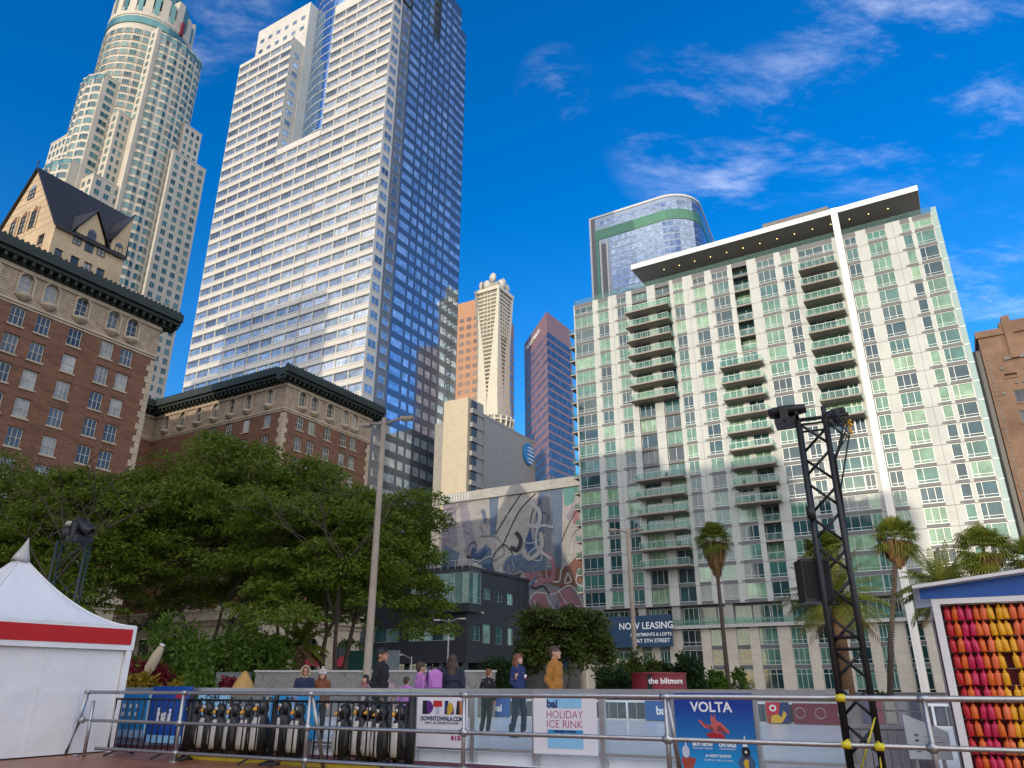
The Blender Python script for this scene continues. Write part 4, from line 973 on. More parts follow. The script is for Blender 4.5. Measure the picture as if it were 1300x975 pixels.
    m.box(cu-5.9, cu+5.9, cv-5.9, cv+5.9, H1, H1+1.2, 0); m.box(cu-4.4, cu+4.4, cv-4.4, cv+4.4, H1+1.21, H1+3.4, 2)
    # flared collar at the foot
    for i in range(20):
        a = 2*math.pi*i/20; c, s_ = math.cos(a), math.sin(a)
        m.tube([(cu+6.0*c, cv+6.0*s_, 62), (cu+6.3*c, cv+6.3*s_, 70), (cu+8.0*c, cv+8.0*s_, 78)], [.5, .5, .35], 0, 6)
    m.lathe([(5.6, 60), (5.8, 70), (7.4, 77), (7.4, 78), (5, 78)], (cu, cv, 0), 20, 1, smooth=False)
    for z in (65, 69, 73, 76.5): m.lathe([(6.2+max(0, z-70)*.22, z), (6.6+max(0, z-70)*.22, z), (6.6+max(0, z-70)*.22, z+.4), (6.2+max(0, z-70)*.22, z+.4)], (cu, cv, 0), 20, 0, smooth=False)
    m.build('shaft', [CR, GR, CONC], t)
    D = mat('dish_pale', (.55, .53, .48), .5, var=.1)
    for x, y, z, a in ((-4, -4.5, 1.9, 200), (1.5, -4.8, 4.2, 250), (5, -2, 2.2, 320), (5.2, 2.6, 1.8, 20), (-1, -5, 2.0, 265), (3, 3, 4.4, 60)):
        d = MB(); d.lathe([(.15, .5), (1.2, .1), (1.7, -.5), (1.8, -1.1), (1.6, -1.1), (1.0, -.3), (0, 0)], (0, 0, 0), 16, 0)
        o = d.build('dish_antenna', D, t, local=True); o.location = (cu+x+117, cv+y-189, H1+1.2+z-75); o.rotation_euler = (R(90), 0, R(a+90))
        p = MB(); p.tube([(cu+x*.85, cv+y*.85, H1+1.2), (cu+x*.9, cv+y*.9, H1+1.2+z)], .2); p.build('dish_post', CR, t)
exchange()
def settle(name, uv, z, k):                      # the block, its sign and its mast are a little smaller and nearer than first drawn
    o = bpy.data.objects[name]; x, y = g(*uv); o.location = (x, y, z); o.scale = (k, k, k)
settle('windowless_exchange', (-97.0, 146.2), 0, .86); settle('globe_sign', (-96.9, 174.75), 57.3, .86); settle('microwave_mast', (-109.4, 176.7), 70.1, .935); bpy.data.objects['microwave_mast'].scale = (.77, .77, .935)

# ------------------------------------------------------------------ far towers
def far_tower(name, label, poly, H, cols, wallm, glm, fh, frame, wd=.62, ht=.55, crown=7, off=.05, faces=None, zmin=40):
    u0, v0 = poly[0]; r = thing(name, label, 'skyscraper', uv=(u0, v0)); b = MB(); gms = glm if isinstance(glm, list) else [glm]; WW = [Windows() for _ in gms]
    b.prism(poly, -.02, H, 0); n = len(poly)
    for i in range(n):
        if faces is not None and i not in faces: continue
        p, q = Vector(poly[i]), Vector(poly[(i+1) % n]); e = q-p; L = e.length; e /= L
        W = WW[min(i, len(WW)-1)]; F = Face(tuple(p), tuple(e), (e.y, -e.x)); k = cols[i] if isinstance(cols, (list, tuple)) else max(1, int(L/cols))
        z = H-crown-fh
        while z > zmin:
            for j in range(k):
                c = L*(j+.5)/k; hw = L/k*wd/2; W.add(F, c-hw, c+hw, z, z+fh*(ht if i == 0 or len(gms) < 2 else .72), off, (), (), 0, 0)
            z -= fh
    b.build('shaft', wallm, r)
    for W, gm_ in zip(WW, gms): W.build(r, frame, gm_, sub=False, limit=30)
    return r
ORANGE = mat('orange_granite', (.46, .235, .12), .45, var=.05, scale=.2); BROWN = mat('rose_brown_granite', (.33, .18, .165), .40, var=.06, scale=.2)
BRG = glass('bronze_glass', [(0, (.13, .085, .07)), (1, (.26, .17, .13))], .06, wav=.02, coat=.4)
BLG = glass('shaded_side_glass', [(0, (.025, .045, .10)), (1, (.06, .10, .20))], .05, wav=.02, coat=.5)  # blue shade of the rose tower's right side, put into the glass colour
far_tower('orange_granite_tower', 'orange granite tower partly hidden behind the cream mast', [(-205, 276), (-172, 277), (-181, 312), (-205, 330)], 180, [8, 9, 6, 6], ORANGE, BRG, 4.3, FRAME_DK, wd=.66, ht=.5, faces=(0, 1), zmin=60)
wf = far_tower('rose_granite_tower', 'rose brown knife-edged tower with pale lettering at its top', [(-166, 296.5), (-140, 271), (-139, 293), (-150, 318)], 160, [12, 11, 4, 4], BROWN, [BRG, BLG], 4.0, FRAME_DK, wd=.88, ht=.44, crown=9, faces=(0, 1), zmin=40)
_me = text_mesh('WELLS FARGO', 3.4, .15, bold=.04); _me.materials.append(WT); _o = bpy.data.objects.new('lettering', _me); COL.objects.link(_o); _o.parent = wf
_d = Vector((26, -25.5)).normalized(); _c = Vector((-166, 296.5)) + _d*15 + Vector((_d.y, -_d.x))*.3
_o.location = (_c.x+166, _c.y-296.5, 155); _o.rotation_euler = (R(90), 0, math.atan2(_d.y, _d.x))
def curved_tower():
    r = thing('curved_blue_tower', 'blue glass tower with a rounded corner and a green band below its top', 'skyscraper', uv=(-127.4, 295.6))
    u0, u1, v0, H = -127.4, -75, 295.8, 219; rad = 15
    poly = [(u0, v0), (u1-rad, v0)] + [(u1-rad+rad*math.sin(R(a)), v0+rad-rad*math.cos(R(a))) for a in range(10, 91, 10)] + [(u1-4, v0+55), (u0, v0+55)]
    b = MB(); b.prism(poly, -.02, H, 0)
    gl = glass('pale_blue_glass', [(0, (.20, .27, .38)), (.5, (.22, .29, .41)), (1, (.26, .33, .44))], .05, metal=.75, wav=.02)
    W = Windows(); n = len(poly)
    for i in range(n-2):
        p, q = Vector(poly[i]), Vector(poly[i+1]); e = q-p; L = e.length; e /= L; F = Face(tuple(p), tuple(e), (e.y, -e.x))
        k = max(1, int(L/2.6)); z = 216.5; a0 = 10 if i == 0 else 0
        while z > 120:
            for j in range(k):
                c0, c1 = L*j/k+.12, L*(j+1)/k-.12
                if i == 0 and c0 < 9.8 and z < 214: continue
                if i == 0 and c0 < 2.8: continue
                W.add(F, c0, c1, z-2.9, z, .04, (), (), 0, 0)
            z -= 3.7
        F.box(b, 0 if i else 2.6, L, 206, 211.5, .05, .25, 1); F.box(b, 0, L, H-.2, H+.9, -.1, .3, 2)
    F = Face(poly[0], (1, 0), (0, -1))
    F.box(b, 0, .9, 0, H, .05, .6, 2); F.box(b, 3.0, 4.6, 0, 206, .05, .3, 1); F.box(b, .95, 2.9, 0, H, .02, .1, 3); F.box(b, 5.0, 5.8, 0, 205, .05, .5, 2); F.box(b, 5.9, 8.4, 0, 203, .02, .1, 3); F.box(b, 8.5, 9.3, 0, 204, .05, .5, 2)
    b.build('shaft', [mat('slate_mullion', (.24, .29, .36), .3, metal=.6), mat('green_band', (.07, .20, .13), .3, metal=.3), mat('silver_fin', (.55, .55, .54), .4), mat('dark_slot', (.13, .13, .14), .5)], r)
    W.build(r, FRAME_DK, gl, sub=False, limit=40)
curved_tower()
settle('rose_granite_tower', (-109.6, 195.7), 0, .66)
def brown_block():
    u0, v0, H = 12.6, 166., 67.6
    r = thing('brown_stone_building', 'dark brown old stone building at the right edge, plain upper wall with few windows', 'building', uv=(u0, v0))
    b = MB(); W = Windows(); F = front(v0); ops = []
    BS = mat('brown_stone', (.235, .145, .095), .85, var=.2, scale=.8, dirt=.3, bump=.2, bscale=3)
    for k in range(15):
        for i, a in enumerate((16.2, 21, 26, 31)):
            z = 51.6-4.15*k-(0 if i else 0)
            if z < 3: continue
            ops.append((a, a+2.3, z, z+2.5, .3)); W.add(F, a+.03, a+2.27, z+.03, z+2.47, -.27, (.5,), (.5,), .1, .08)
    ops.append((15.4, 17.5, 57, 57.7, .4))
    wall(b, F, u0, u0+40, -.02, 66, ops, 0)
    for o in ops: F.box(b, o[0]-.15, o[1]+.15, o[2]-.3, o[2]-.02, .004, .2, 0)
    b.box(u0+.02, u0+40, v0+.6, v0+35, -.02, 65.9, 0); b.quad((u0, v0, -.02), (u0, v0+.6, -.02), (u0, v0+.6, 66), (u0, v0, 66), 0)
    b.box(u0-.35, u0+40, v0-.4, v0+35, 66.01, 67.4, 0); b.box(u0+4, u0+40, v0-.3, v0+35, 67.41, 68.6, 0); b.box(u0+4.6, u0+6, v0-.8, v0+1, 60.6, 69.6, 0)
    F.box(b, u0+3.4, u0+40, 60.5, 61.2, .004, .35, 1)
    for k in range(60): F.box(b, u0+.6, u0+.9, 6+k*.95, 6.5+k*.95, .004, .1, 1)
    for a, z in ((15, 58.6), (14.2, 53.5), (16.8, 55.4), (18, 55.4)): F.box(b, a, a+.5, z, z+.6, .004, .3, 2)
    b.box(u0-1.4, u0-.004, v0+3, v0+34, -.02, 64.6, 2)
    b.build('wall', [BS, CONC_DARK, FRAME_DK], r); W.build(r, FRAME_DK, DARK_GLASS, limit=40)
brown_block()

# ------------------------------------------------------------------ unseen buildings added out of view, sized to shade the square and tower fronts
def plain_block(label, u0, u1, v0, v1, H, m, glm, fh=3.6, bay=3.4):
    r = thing('shade_building', label, 'building', uv=(u0, v0)); b = MB(); W = Windows()
    b.box(u0, u1, v0, v1, -.02, H, 0); b.box(u0-.4, u1+.4, v0-.4, v1+.4, H+.01, H+.9, 0)
    Fs = [(Face((u1, v1), (-1, 0), (0, 1)), u1-u0), (side(u1, v0), v1-v0)]
    gl = MB()
    for F, L in Fs:
        n = int(L/bay)
        for k in range(int((H-3)/fh)):
            for i in range(n):
                c = L*(i+.5)/n; F.rect(gl, c-bay*.3, c+bay*.3, 2+k*fh, 4.1+k*fh, .03, 0); F.box(b, c-bay*.34, c+bay*.34, 1.7+k*fh, 1.95+k*fh, .004, .15, 0)
    b.build('wall', m, r); tag(gl.build('window', glm, r), kind='stuff')
plain_block('added low buff stone building behind the viewer, out of view, for shade', -7.5, 40, -112, -90, 21, BEIGE, HGLASS)
plain_block('added eight storey brick building behind the viewer, out of view, for shade', -22.5, -8, -112, -90, 30, BRICK, HGLASS)
plain_block('added shorter buff stone tower behind the viewer, out of view, for shade', -39.5, -23, -112, -90, 66, BEIGE, HGLASS)
plain_block('added middle brick tower behind the viewer, out of view, for shade', -61.5, -40, -112, -90, 74, BRICK, HGLASS)
plain_block('added tallest buff stone tower behind the viewer, out of view, for shade', -77, -62, -114, -90, 79, BEIGE, HGLASS)
plain_block('added buff tower far to the left of the hotel, out of view, for shade', -185, -146, -66, -40, 128, BEIGE, HGLASS)  # added, with its wing, to cast shade low on the office tower front
plain_block('added lower buff wing of the far left tower, out of view, for shade', -196, -185.5, -64, -42, 112, BEIGE, HGLASS)
# ------------------------------------------------------------------ foreground: everything along the rink's edge uses a frame along the railing (x right, y away)
RZ = -PH + R(2.86)
def rail_thing(name, label, cat, x=0, y=0, z=0, turn=0, group=None):
    gx, gy = g(0, 9); c, s = math.cos(RZ), math.sin(RZ)
    return thing(name, label, cat, xy=(gx + x*c - y*s, gy + x*s + y*c), z=z, rz=RZ+turn, group=group)
def part(root, name, m, fn, kind=None):
    b = MB(); fn(b); o = b.build(name, m, root)
    if kind: o['kind'] = kind
    return o
# --- front pipe railing
r = rail_thing('pipe_railing', 'galvanised three-rail pipe railing running across the whole foreground', 'railing')
for zz_, rr in ((.99, .028), (.55, .025), (.13, .025)):
    part(r, 'rail', STEEL, lambda b: b.tube([(-13.4 if zz_ > .5 else -12.9, 0, zz_), (-6, 0, zz_), (6, 0, zz_)], rr, 0, 12))
PX = [-13.38, -11.0, -8.39, -5.81, -3.15, -.52, 2.1, 4.7]
for i, x in enumerate(PX):
    def fn(b):
        if i == 0:
            b.tube([(x, 0, .99), (x-.06, 0, .55), (x-.28, 0, 0)], .03, 0, 10); b.tube([(x+.2, 0, .86), (x+.22, 0, 0)], .028, 0, 10)
        else: b.tube([(x, 0, 1.0), (x, 0, 0)], .027, 0, 10)
        b.tube([(x, 0, 0), (x, 0, .015)], .075, 0, 12)
        for z in (.99, .55, .13):
            if i == 0 and z < .2: continue
            b.tube([(x-.055 - (0 if i else (.99-z)*.1), 0, z), (x+.055 - (0 if i else (.99-z)*.1), 0, z)], .036, 0, 10)
        b.tube([(x, 0, .5), (x, 0, .6)], .036, 0, 10)
    part(r, 'post', STEEL, fn)
    if i in (2, 4): part(r, 'brace', STEEL, lambda b: b.tube([(x+.02, .03, .95), (x+.03, .38, .0)], .028, 0, 10))
# --- rink fence behind it: posts, silver capping, clear panels
r = rail_thing('rink_fence', 'silver-capped rink fence of clear panels between square steel posts', 'fence', 0, 1.8)
SILVER = mat('brushed_aluminium', (.55, .56, .57), .35, metal=.8, var=.12, scale=12)
PLEXI = clear_glass('clear_panel', (.93, .96, .97), .93)
part(r, 'capping', SILVER, lambda b: b.box(-17, -1.35, -.06, .05, .985, 1.055))
part(r, 'kick_rail', SILVER, lambda b: b.box(-17, -1.35, -.03, .03, .19, .23))
xs = [-1.46 - 1.05*k for k in range(15)]
for x in xs: part(r, 'post', SILVER, lambda b: (b.box(x-.04, x+.04, -.045, .045, .02, .984), b.box(x-.07, x+.07, -.07, .07, .002, .018)))
for k in range(14): part(r, 'clear_panel', PLEXI, lambda b: b.box(xs[k+1]+.045, xs[k]-.045, -.006, .006, .235, .98))
part(r, 'kickboard', mat('white_kickboard', (.70, .72, .74), .5, var=.06, dirt=.2), lambda b: b.box(-17, -1.35, .06, .09, .002, .17))
# --- signs on the fence
def sign(name, label, x0, x1, z0, z1, mats, y=-.075):
    o = rail_thing(name, label, 'sign', (x0+x1)/2, 1.8+y, z0)
    b = MB(); b.box(-(x1-x0)/2, (x1-x0)/2, 0, .012, 0, z1-z0); b.build('board', mats, o); return o
def plate(o, pts, m, name='panel', dy=-.004):    # flat printed shape on a board, pts (x,z)
    a = sum(pts[i][0]*pts[(i+1) % len(pts)][1]-pts[(i+1) % len(pts)][0]*pts[i][1] for i in range(len(pts)))
    pts = pts if a > 0 else pts[::-1]
    b = MB(); b.add([(x, dy, z) for x, z in pts], [tuple(range(len(pts)))]); return b.build(name, m, o, local=True)
def rectp(x0, x1, z0, z1): return [(x0, z0), (x1, z0), (x1, z1), (x0, z1)]
def ink(name, rgb): return mat('ink_'+name, rgb, .5, var=.06)
BOARD = mat('white_board', (.76, .74, .79), .45, var=.03)
PURPLE, NAVY, RED, GOLD, INKBLK, MAG = ink('purple', (.12, .02, .22)), ink('navy', (.02, .03, .12)), ink('red', (.50, .02, .03)), ink('gold', (.62, .38, .03)), ink('black', (.012, .012, .02)), ink('magenta', (.40, .02, .14))
SKYB, CYANB, DEEPB, ORANGEI, SKIN_RED = ink('sky', (.26, .55, .80)), ink('cyan', (.02, .28, .62)), ink('royal', (.010, .07, .36)), ink('orange', (.60, .16, .03)), ink('coral', (.58, .12, .12))
o = sign('downtown_sign', 'white sign with big coloured DTLA letters, left of the ice rink sign', -7.70, -6.78, .22, 1.0, BOARD)
def arcpts(cx, cz, rx, rz, a0, a1, n=10): return [(cx+rx*math.cos(R(a0+(a1-a0)*k/n)), cz+rz*math.sin(R(a0+(a1-a0)*k/n))) for k in range(n+1)]
zb, zt_ = .465, .66
plate(o, [(-.36, zb), (-.36, zt_), (-.29, zt_), (-.26, zb)], INKBLK, 'letter'); plate(o, [(-.29, zt_)]+arcpts(-.26, (zb+zt_)/2, .10, (zt_-zb)/2, 90, -90)+[(-.26, zb)], PURPLE, 'letter')
plate(o, rectp(-.16, .0, zt_-.09, zt_), RED, 'letter'); plate(o, rectp(-.115, -.045, zb, zt_-.092), ink('lilac', (.50, .50, .66)), 'letter')
plate(o, [(.05, zb), (.05, zt_), (.12, zt_), (.10, zb)], NAVY, 'letter'); plate(o, [(.10, zb)]+arcpts(.155, zb+.07, .055, .1, 180, 0)+[(.16, zb)], GOLD, 'letter', -.006); plate(o, rectp(.16, .22, zb, zb+.09), PURPLE, 'letter')
plate(o, [(.255, zb), (.275, zt_), (.31, zt_), (.33, zb)], INKBLK, 'letter'); plate(o, [(.31, zt_), (.345, zt_), (.375, zb), (.335, zb)], ORANGEI, 'letter'); plate(o, [(.35, zt_), (.37, zt_), (.415, zb), (.38, zb)], ink('teal', (.03, .2, .28)), 'letter')
text('DOWNTOWNLA.COM', .088, o, (0, -.004, .40), NAVY, depth=.001, bold=.003, xscale=.86); text('LIVE IT.  ALL EXPLORE DTLA.COM', .04, o, (0, -.004, .34), NAVY, depth=.001, bold=.001)
text('B I D', .08, o, (.27, -.004, .135), MAG, depth=.001, bold=.006)
o = sign('ice_rink_sign', 'white sign reading holiday ice rink with pale blue squares, middle of the fence', -5.66, -4.67, .20, 1.0, BOARD)
plate(o, rectp(-.27, .27, .60, .80), SKYB); plate(o, rectp(-.27, .28, .075, .27), SKYB); plate(o, rectp(-.27, .28, .272, .315), CYANB)
text('bai', .15, o, (-.19, -.008, .655), NAVY, depth=.001, bold=.005); text('HOLIDAY', .145, o, (0, -.004, .51), MAG, depth=.001, bold=-.0015, xscale=.93); text('ICE RINK', .145, o, (0, -.004, .385), MAG, depth=.001, bold=-.0015, xscale=.97)
text('PERSHING  SQUARE', .038, o, (0, -.008, .293), NAVY, depth=.001, bold=.002)
vb, vt_, vp = nt('poster_blue')                  # the poster itself is printed darker at the top
_tc = N(vt_, 'ShaderNodeTexCoord'); _sp = N(vt_, 'ShaderNodeSeparateXYZ'); vt_.links.new(_tc.outputs['Object'], _sp.inputs[0]); _cr = N(vt_, 'ShaderNodeValToRGB')
_cr.color_ramp.elements[0].color = (.012, .30, .62, 1); _cr.color_ramp.elements[1].color = (.008, .04, .30, 1); _cr.color_ramp.elements[1].position = .75
vt_.links.new(_sp.outputs[2], _cr.inputs[0]); vt_.links.new(_cr.outputs[0], vp.inputs['Base Color']); vp.inputs['Roughness'].default_value = .4
o = sign('show_poster', 'bright blue show poster titled VOLTA with a red leaping figure', -3.55, -2.52, .10, 1.01, vb)
text('VOLTA', .17, o, (-.02, -.004, .735), WT, depth=.001, bold=.004, xscale=1.0)
fig = [(-.02, .66), (.0, .60), (.02, .66), (.03, .58), (.10, .55), (.18, .47), (.20, .42), (.17, .43), (.09, .51), (.06, .52), (.05, .44), (.12, .42), (.14, .35), (.05, .325), (-.05, .35), (-.12, .42), (-.06, .41), (-.01, .43), (-.03, .50), (-.07, .53), (-.12, .52), (-.19, .59), (-.20, .57), (-.13, .49), (-.07, .48), (-.03, .55), (-.04, .60)]
b = MB(); ctr = (0.02, -.005, .46); b.add([ctr]+[(x, -.005, z) for x, z in fig], [(0, i+1, (i+1) % len(fig)+1) for i in range(len(fig))]); b.build('figure', SKIN_RED, o)
plate(o, [(-.11, .41), (.0, .43), (.12, .41), (.13, .36), (.04, .33), (-.04, .345)], ink('crimson', (.42, .01, .02)), 'figure', -.007)
text('BUY NOW', .055, o, (-.17, -.004, .29), WT, depth=.001, bold=.003); text('ON SALE', .055, o, (.15, -.004, .29), WT, depth=.001, bold=.003); text('DODGER STADIUM', .03, o, (-.17, -.004, .245), WT, depth=.001); text('FROM JANUARY', .03, o, (.15, -.004, .245), WT, depth=.001)
text('A NEW SHOW', .05, o, (.02, -.004, .16), WT, depth=.001, bold=.001); text('TICKETS AT THE BOX OFFICE', .028, o, (.02, -.004, .11), WT, depth=.001)
plate(o, [(-.44, .0), (-.47, .10), (-.42, .19), (-.38, .14), (-.27, .12), (-.30, .05), (-.33, .0)], ink('brick', (.36, .05, .03)), 'figure'); plate(o, arcpts(-.40, .20, .05, .075, 0, 360, 14), ink('silver', (.55, .6, .7)), 'figure', -.006); plate(o, [(-.405, .27), (-.395, .38), (-.385, .27)], WT, 'figure', -.006)
plate(o, [(.30, .0), (.26, .1), (.33, .19), (.42, .19), (.48, .1), (.45, .0)], ink('slate', (.05, .09, .16)), 'figure'); plate(o, arcpts(.375, .22, .055, .06, 0, 360, 14), INKBLK, 'figure', -.006); plate(o, arcpts(.375, .22, .015, .016, 0, 360, 10), WT, 'figure', -.008); plate(o, [(.34, .28), (.375, .42), (.405, .28)], WT, 'figure', -.006); plate(o, [(.33, .10), (.36, .14), (.40, .13), (.39, .03), (.35, .02)], GOLD, 'figure', -.006)
# left: blue boards behind the barrier
o = sign('blue_board', 'bright blue board with white marks, leftmost on the rink fence beside the tent', -15.3, -14.0, .16, .98, CYANB)
for x in (-.5, -.3, -.05, .15, .33):
    for z in (.38, .52): plate(o, rectp(x, x+.09, z, z+.075), WT, 'mark')
plate(o, rectp(-.6, .65, .0, .14), ink('pale_water', (.36, .56, .74)), 'band')
o = sign('leaning_blue_banner', 'tall royal blue banner with white letters leaning between two light blue boards', -13.8, -12.72, .10, 1.08, DEEPB, -.16)
text('bai', .34, o, (-.12, -.004, .46), WT, depth=.001, bold=.012); plate(o, [(.1, .80), (.25, .86), (.42, .84), (.42, .79), (.2, .77)], RED, 'mark'); plate(o, rectp(-.5, .45, .0, .13), SKYB, 'band')
o = sign('light_blue_board', 'light blue board with dark script squiggle behind the penguin aids', -12.62, -11.86, .26, .99, SKYB)
for cx in (-.12, .02, .1):
    b = MB(); b.tube([(cx+.06*math.cos(a_*.5), -.006, .60+.07*math.sin(a_*.5)+.01*a_*(cx > 0)) for a_ in range(13)], .009, 0, 6); b.build('mark', INKBLK, o)
o = sign('azure_board', 'plain azure board with a grey teardrop emblem, left of the middle penguin gap', -10.80, -9.72, .26, .99, CYANB)
plate(o, arcpts(-.02, .52, .12, .17, 0, 360, 18), ink('mist', (.22, .28, .42)), 'emblem'); plate(o, [(-.05, .46), (-.02, .62), (.01, .46)], SKYB, 'emblem', -.006)
# far side of the rink
f = thing('far_rink_fence', 'low far rink fence of dark mesh panels with a white top rail', 'fence', uv=(0, 24.5)); 
b = MB(); b.box(-30, 2.5, 24.45, 24.55, .56, .63, 0); b.box(-30, 2.5, 24.47, 24.53, .03, .08, 0); b.build('rail', WHITE_PAINT, f)
MESH = mat('smoky_panel', (.10, .11, .125), .35, var=.35, scale=2.5)
for k in range(26):
    x = -30+k*1.25; part(f, 'post', WHITE_PAINT, lambda b: b.box(x-.03-0, x+.03, 24.44, 24.56, .081, .559)) if 0 else None
    b = MB(); b.box(x-.03, x+.03, 24.44, 24.56, .081, .559); b.build('post', WHITE_PAINT, f)
    b = MB(); b.box(x+.03, x+1.22, 24.49, 24.51, .081, .559)
    for j in (.3, .6, .9): b.box(x+j, x+j+.03, 24.46, 24.488, .081, .559, 1)
    b.build('panel', [MESH, CONC], f)
def far_sign(label, u0, u1, m, tx=None, z1=.62, deco=None):
    o = thing('rink_sign', label, 'sign', uv=(u0, 24.38)); b = MB(); b.box(u0, u1, 24.38, 24.42, .06, z1); b.build('board', m, o)
    if tx: text(tx, .34, o, ((u1-u0)/2, -.006, .33), WT, depth=.001, bold=.01)
    if deco: deco(o)
    return o
BAIB = ink('bai_blue', (.04, .12, .34))
far_sign('blue bai sign on the far rink fence, beside the coloured letter sign', -15.35, -14.35, BAIB, 'bai', .66)
far_sign('blue bai sign on the far rink fence, seen left of the show poster', -9.35, -8.25, BAIB, 'bai')
far_sign('narrow white sign with a blue stripe on the far fence beside the navy skater', -12.85, -12.1, WHITE_PAINT, None, .62, lambda o: (plate(o, rectp(.42, .75, .06, .6), BAIB, 'stripe'), plate(o, rectp(.1, .34, .28, .34), RED, 'stripe')))
def gift(o):
    plate(o, rectp(.25, .65, .0+.06, .62), NAVY, 'panel'); plate(o, [(0, .3), (.35, .3), (.42, .62), (0, .62)], RED, 'panel', -.006); plate(o, arcpts(.20, .46, .1, .09, 0, 360, 14), WT, 'emblem', -.008); plate(o, arcpts(.20, .46, .06, .05, 0, 360, 14), RED, 'emblem', -.01)
    plate(o, [(.1, .06), (.14, .25), (.3, .3), (.42, .22), (.5, .4), (.58, .3), (.46, .12), (.4, .06)], GOLD, 'panel', -.008)
far_sign('small red, gold and navy printed panel on the far fence, right of the show poster', -5.6, -4.95, ink('rust_red', (.34, .06, .03)), None, .62, gift)
def bike(o):
    for cx in (.2, .75, 1.35, 1.9):
        b = MB(); b.tube([(cx+.14*math.cos(2*math.pi*k/16), -.004, .34+.14*math.sin(2*math.pi*k/16)) for k in range(17)], .012, 0, 5); b.build('mark', CONC, o, local=True)
far_sign('long maroon panel with pale outline marks on the far fence beside the truss tower', -4.85, -2.3, ink('maroon', (.17, .02, .04)), None, .60, bike)

# --- black crowd barriers
BARS = BLACK_METAL
def barrier(x0, x1, label):
    o = rail_thing('crowd_barrier', label, 'barrier', x0, .38, 0, group='black crowd barriers behind the railing'); L = x1-x0
    b = MB(); b.tube([(0, 0, .1), (0, 0, .88), (L, 0, .88), (L, 0, .1), (0, 0, .1)], .018, 0, 8); b.build('frame', BARS, o)
    n = int(L/.135)
    for k in range(1, n): bb = MB(); bb.tube([(L*k/n, 0, .1), (L*k/n, 0, .88)], .0125, 0, 6); bb.build('bar', BARS, o)
    for x in (.3, L-.3): b = MB(); b.tube([(x, -.28, .02), (x, 0, .1), (x, .28, .02)], .018, 0, 8); b.build('foot', BARS, o)
barrier(-13.1, -11.35, 'black barred crowd barrier nearest the white tent')
barrier(-11.3, -9.45, 'black crowd barrier in the middle, in front of the left group of penguin aids')
barrier(-9.4, -6.95, 'black crowd barrier ending at the coloured letter sign')
o = rail_thing('yellow_strip', 'long yellow kerb strip on the deck under the penguin aids', 'strip', -11.2, .52); part(o, 'strip', mat('yellow_paint', (.60, .46, .03), .5, dirt=.3), lambda b: b.box(0, 4.6, -.05, .05, .001, .09))
for x, w_ in ((-11.28, .05), (-9.43, .05), (-6.9, .07)):
    nm = {-11.28: 'black barrier post at the left end of the penguin aids', -9.43: 'black barrier post in the middle of the penguin aids', -6.9: 'thick black barrier post right beside the coloured letter sign'}[x]
    o = rail_thing('barrier_post', nm, 'post', x, .42); part(o, 'shaft', BARS, lambda b: b.tube([(0, 0, .03), (0, 0, .97)], w_*.8, 0, 10)); part(o, 'base', BARS, lambda b: b.lathe([(.17, 0), (.17, .02), (.05, .05)], (0, 0, 0), 16))

# --- penguin skating aids
PBK, PWH, PBE = mat('penguin_black', (.012, .012, .014), .35, var=.2), mat('penguin_white', (.60, .57, .52), .4, var=.1, dirt=.2), mat('penguin_beak', (.80, .38, .03), .4, var=.1)
def penguin_proto():
    o = rail_thing('penguin_skate_aid', '', 'skating aid', 0, .85, .001)
    b = MB()
    b.lathe([(.0, .10), (.16, .11), (.195, .2), (.20, .34), (.175, .48), (.12, .585), (.10, .60)], (0, 0, 0), 20, 0); b.build('body', PBK, o)
    b = MB(); b.lathe([(.0, .13), (.168, .14), (.203, .22), (.207, .34), (.182, .47), (.13, .56)], (0, -.006, 0), 20, 0, R(212), R(328)); b.build('belly', PWH, o)
    b = MB(); b.ball((0, 0, .68), (.125, .125, .12), 0, 16, 10); h = b.build('head', PBK, o)
    b = MB(); b.lathe([(.036, 0), (.026, .05), (.0, .10)], (0, 0, 0), 10, 0); k = b.build('beak', PBE, h); k.location = (0, -.11, .67); k.rotation_euler = (R(95), 0, 0)
    for s in (-1, 1):
        b = MB(); b.ball((s*.055, -.105, .715), .026, 0, 8, 6); b.build('eye', PWH, h)
        b = MB(); b.ball((0, 0, 0), (.035, .085, .19), 0, 10, 8); w_ = b.build('flipper', PBK, o); w_.location = (s*.205, .0, .40); w_.rotation_euler = (0, R(-s*14), 0)
        b = MB(); b.box(s*.12-.05, s*.12+.05, -.30, .26, 0, .035, 0); b.box(s*.12-.03, s*.12+.03, -.05, .12, .036, .13, 1); b.build('runner', [PBE, PBK], o)
        b = MB(); b.tube([(s*.1, .04, .74), (s*.16, .06, .82), (s*.2, .1, .80)], .014, 0, 6); b.build('handle', PBK, o)
    return o
pp = penguin_proto(); px_ = [-11.62, -11.29, -11.0, -10.72, -10.42, -10.1, -9.66, -9.3, -8.40, -8.13, -7.90, -7.68, -7.42]
ords = ['first', 'second', 'third', 'fourth', 'fifth', 'sixth', 'seventh', 'eighth', 'ninth', 'tenth', 'eleventh', 'twelfth', 'thirteenth', 'fourteenth', 'fifteenth', 'sixteenth', 'seventeenth', 'eighteenth']
for i, x in enumerate(px_):
    o = pp if i == 0 else copy_tree(pp)
    gx, gy = g(0, 9); c, s = math.cos(RZ), math.sin(RZ); y = .86+random.uniform(-.06, .06)
    o.location = (gx+x*c-y*s, gy+x*s+y*c, .001); o.rotation_euler = (0, 0, RZ+R(random.uniform(-48, -8))); sc_ = random.uniform(.97, 1.06); o.scale = (sc_*.80, sc_*.80, sc_*1.06)
    tag(o, f'black and white penguin skating aid, {ords[i]} from the left in the row behind the barrier' if i < 12 else 'black and white penguin skating aid, last on the right of the row behind the barrier', 'skating aid', 'penguin skating aids in a row')

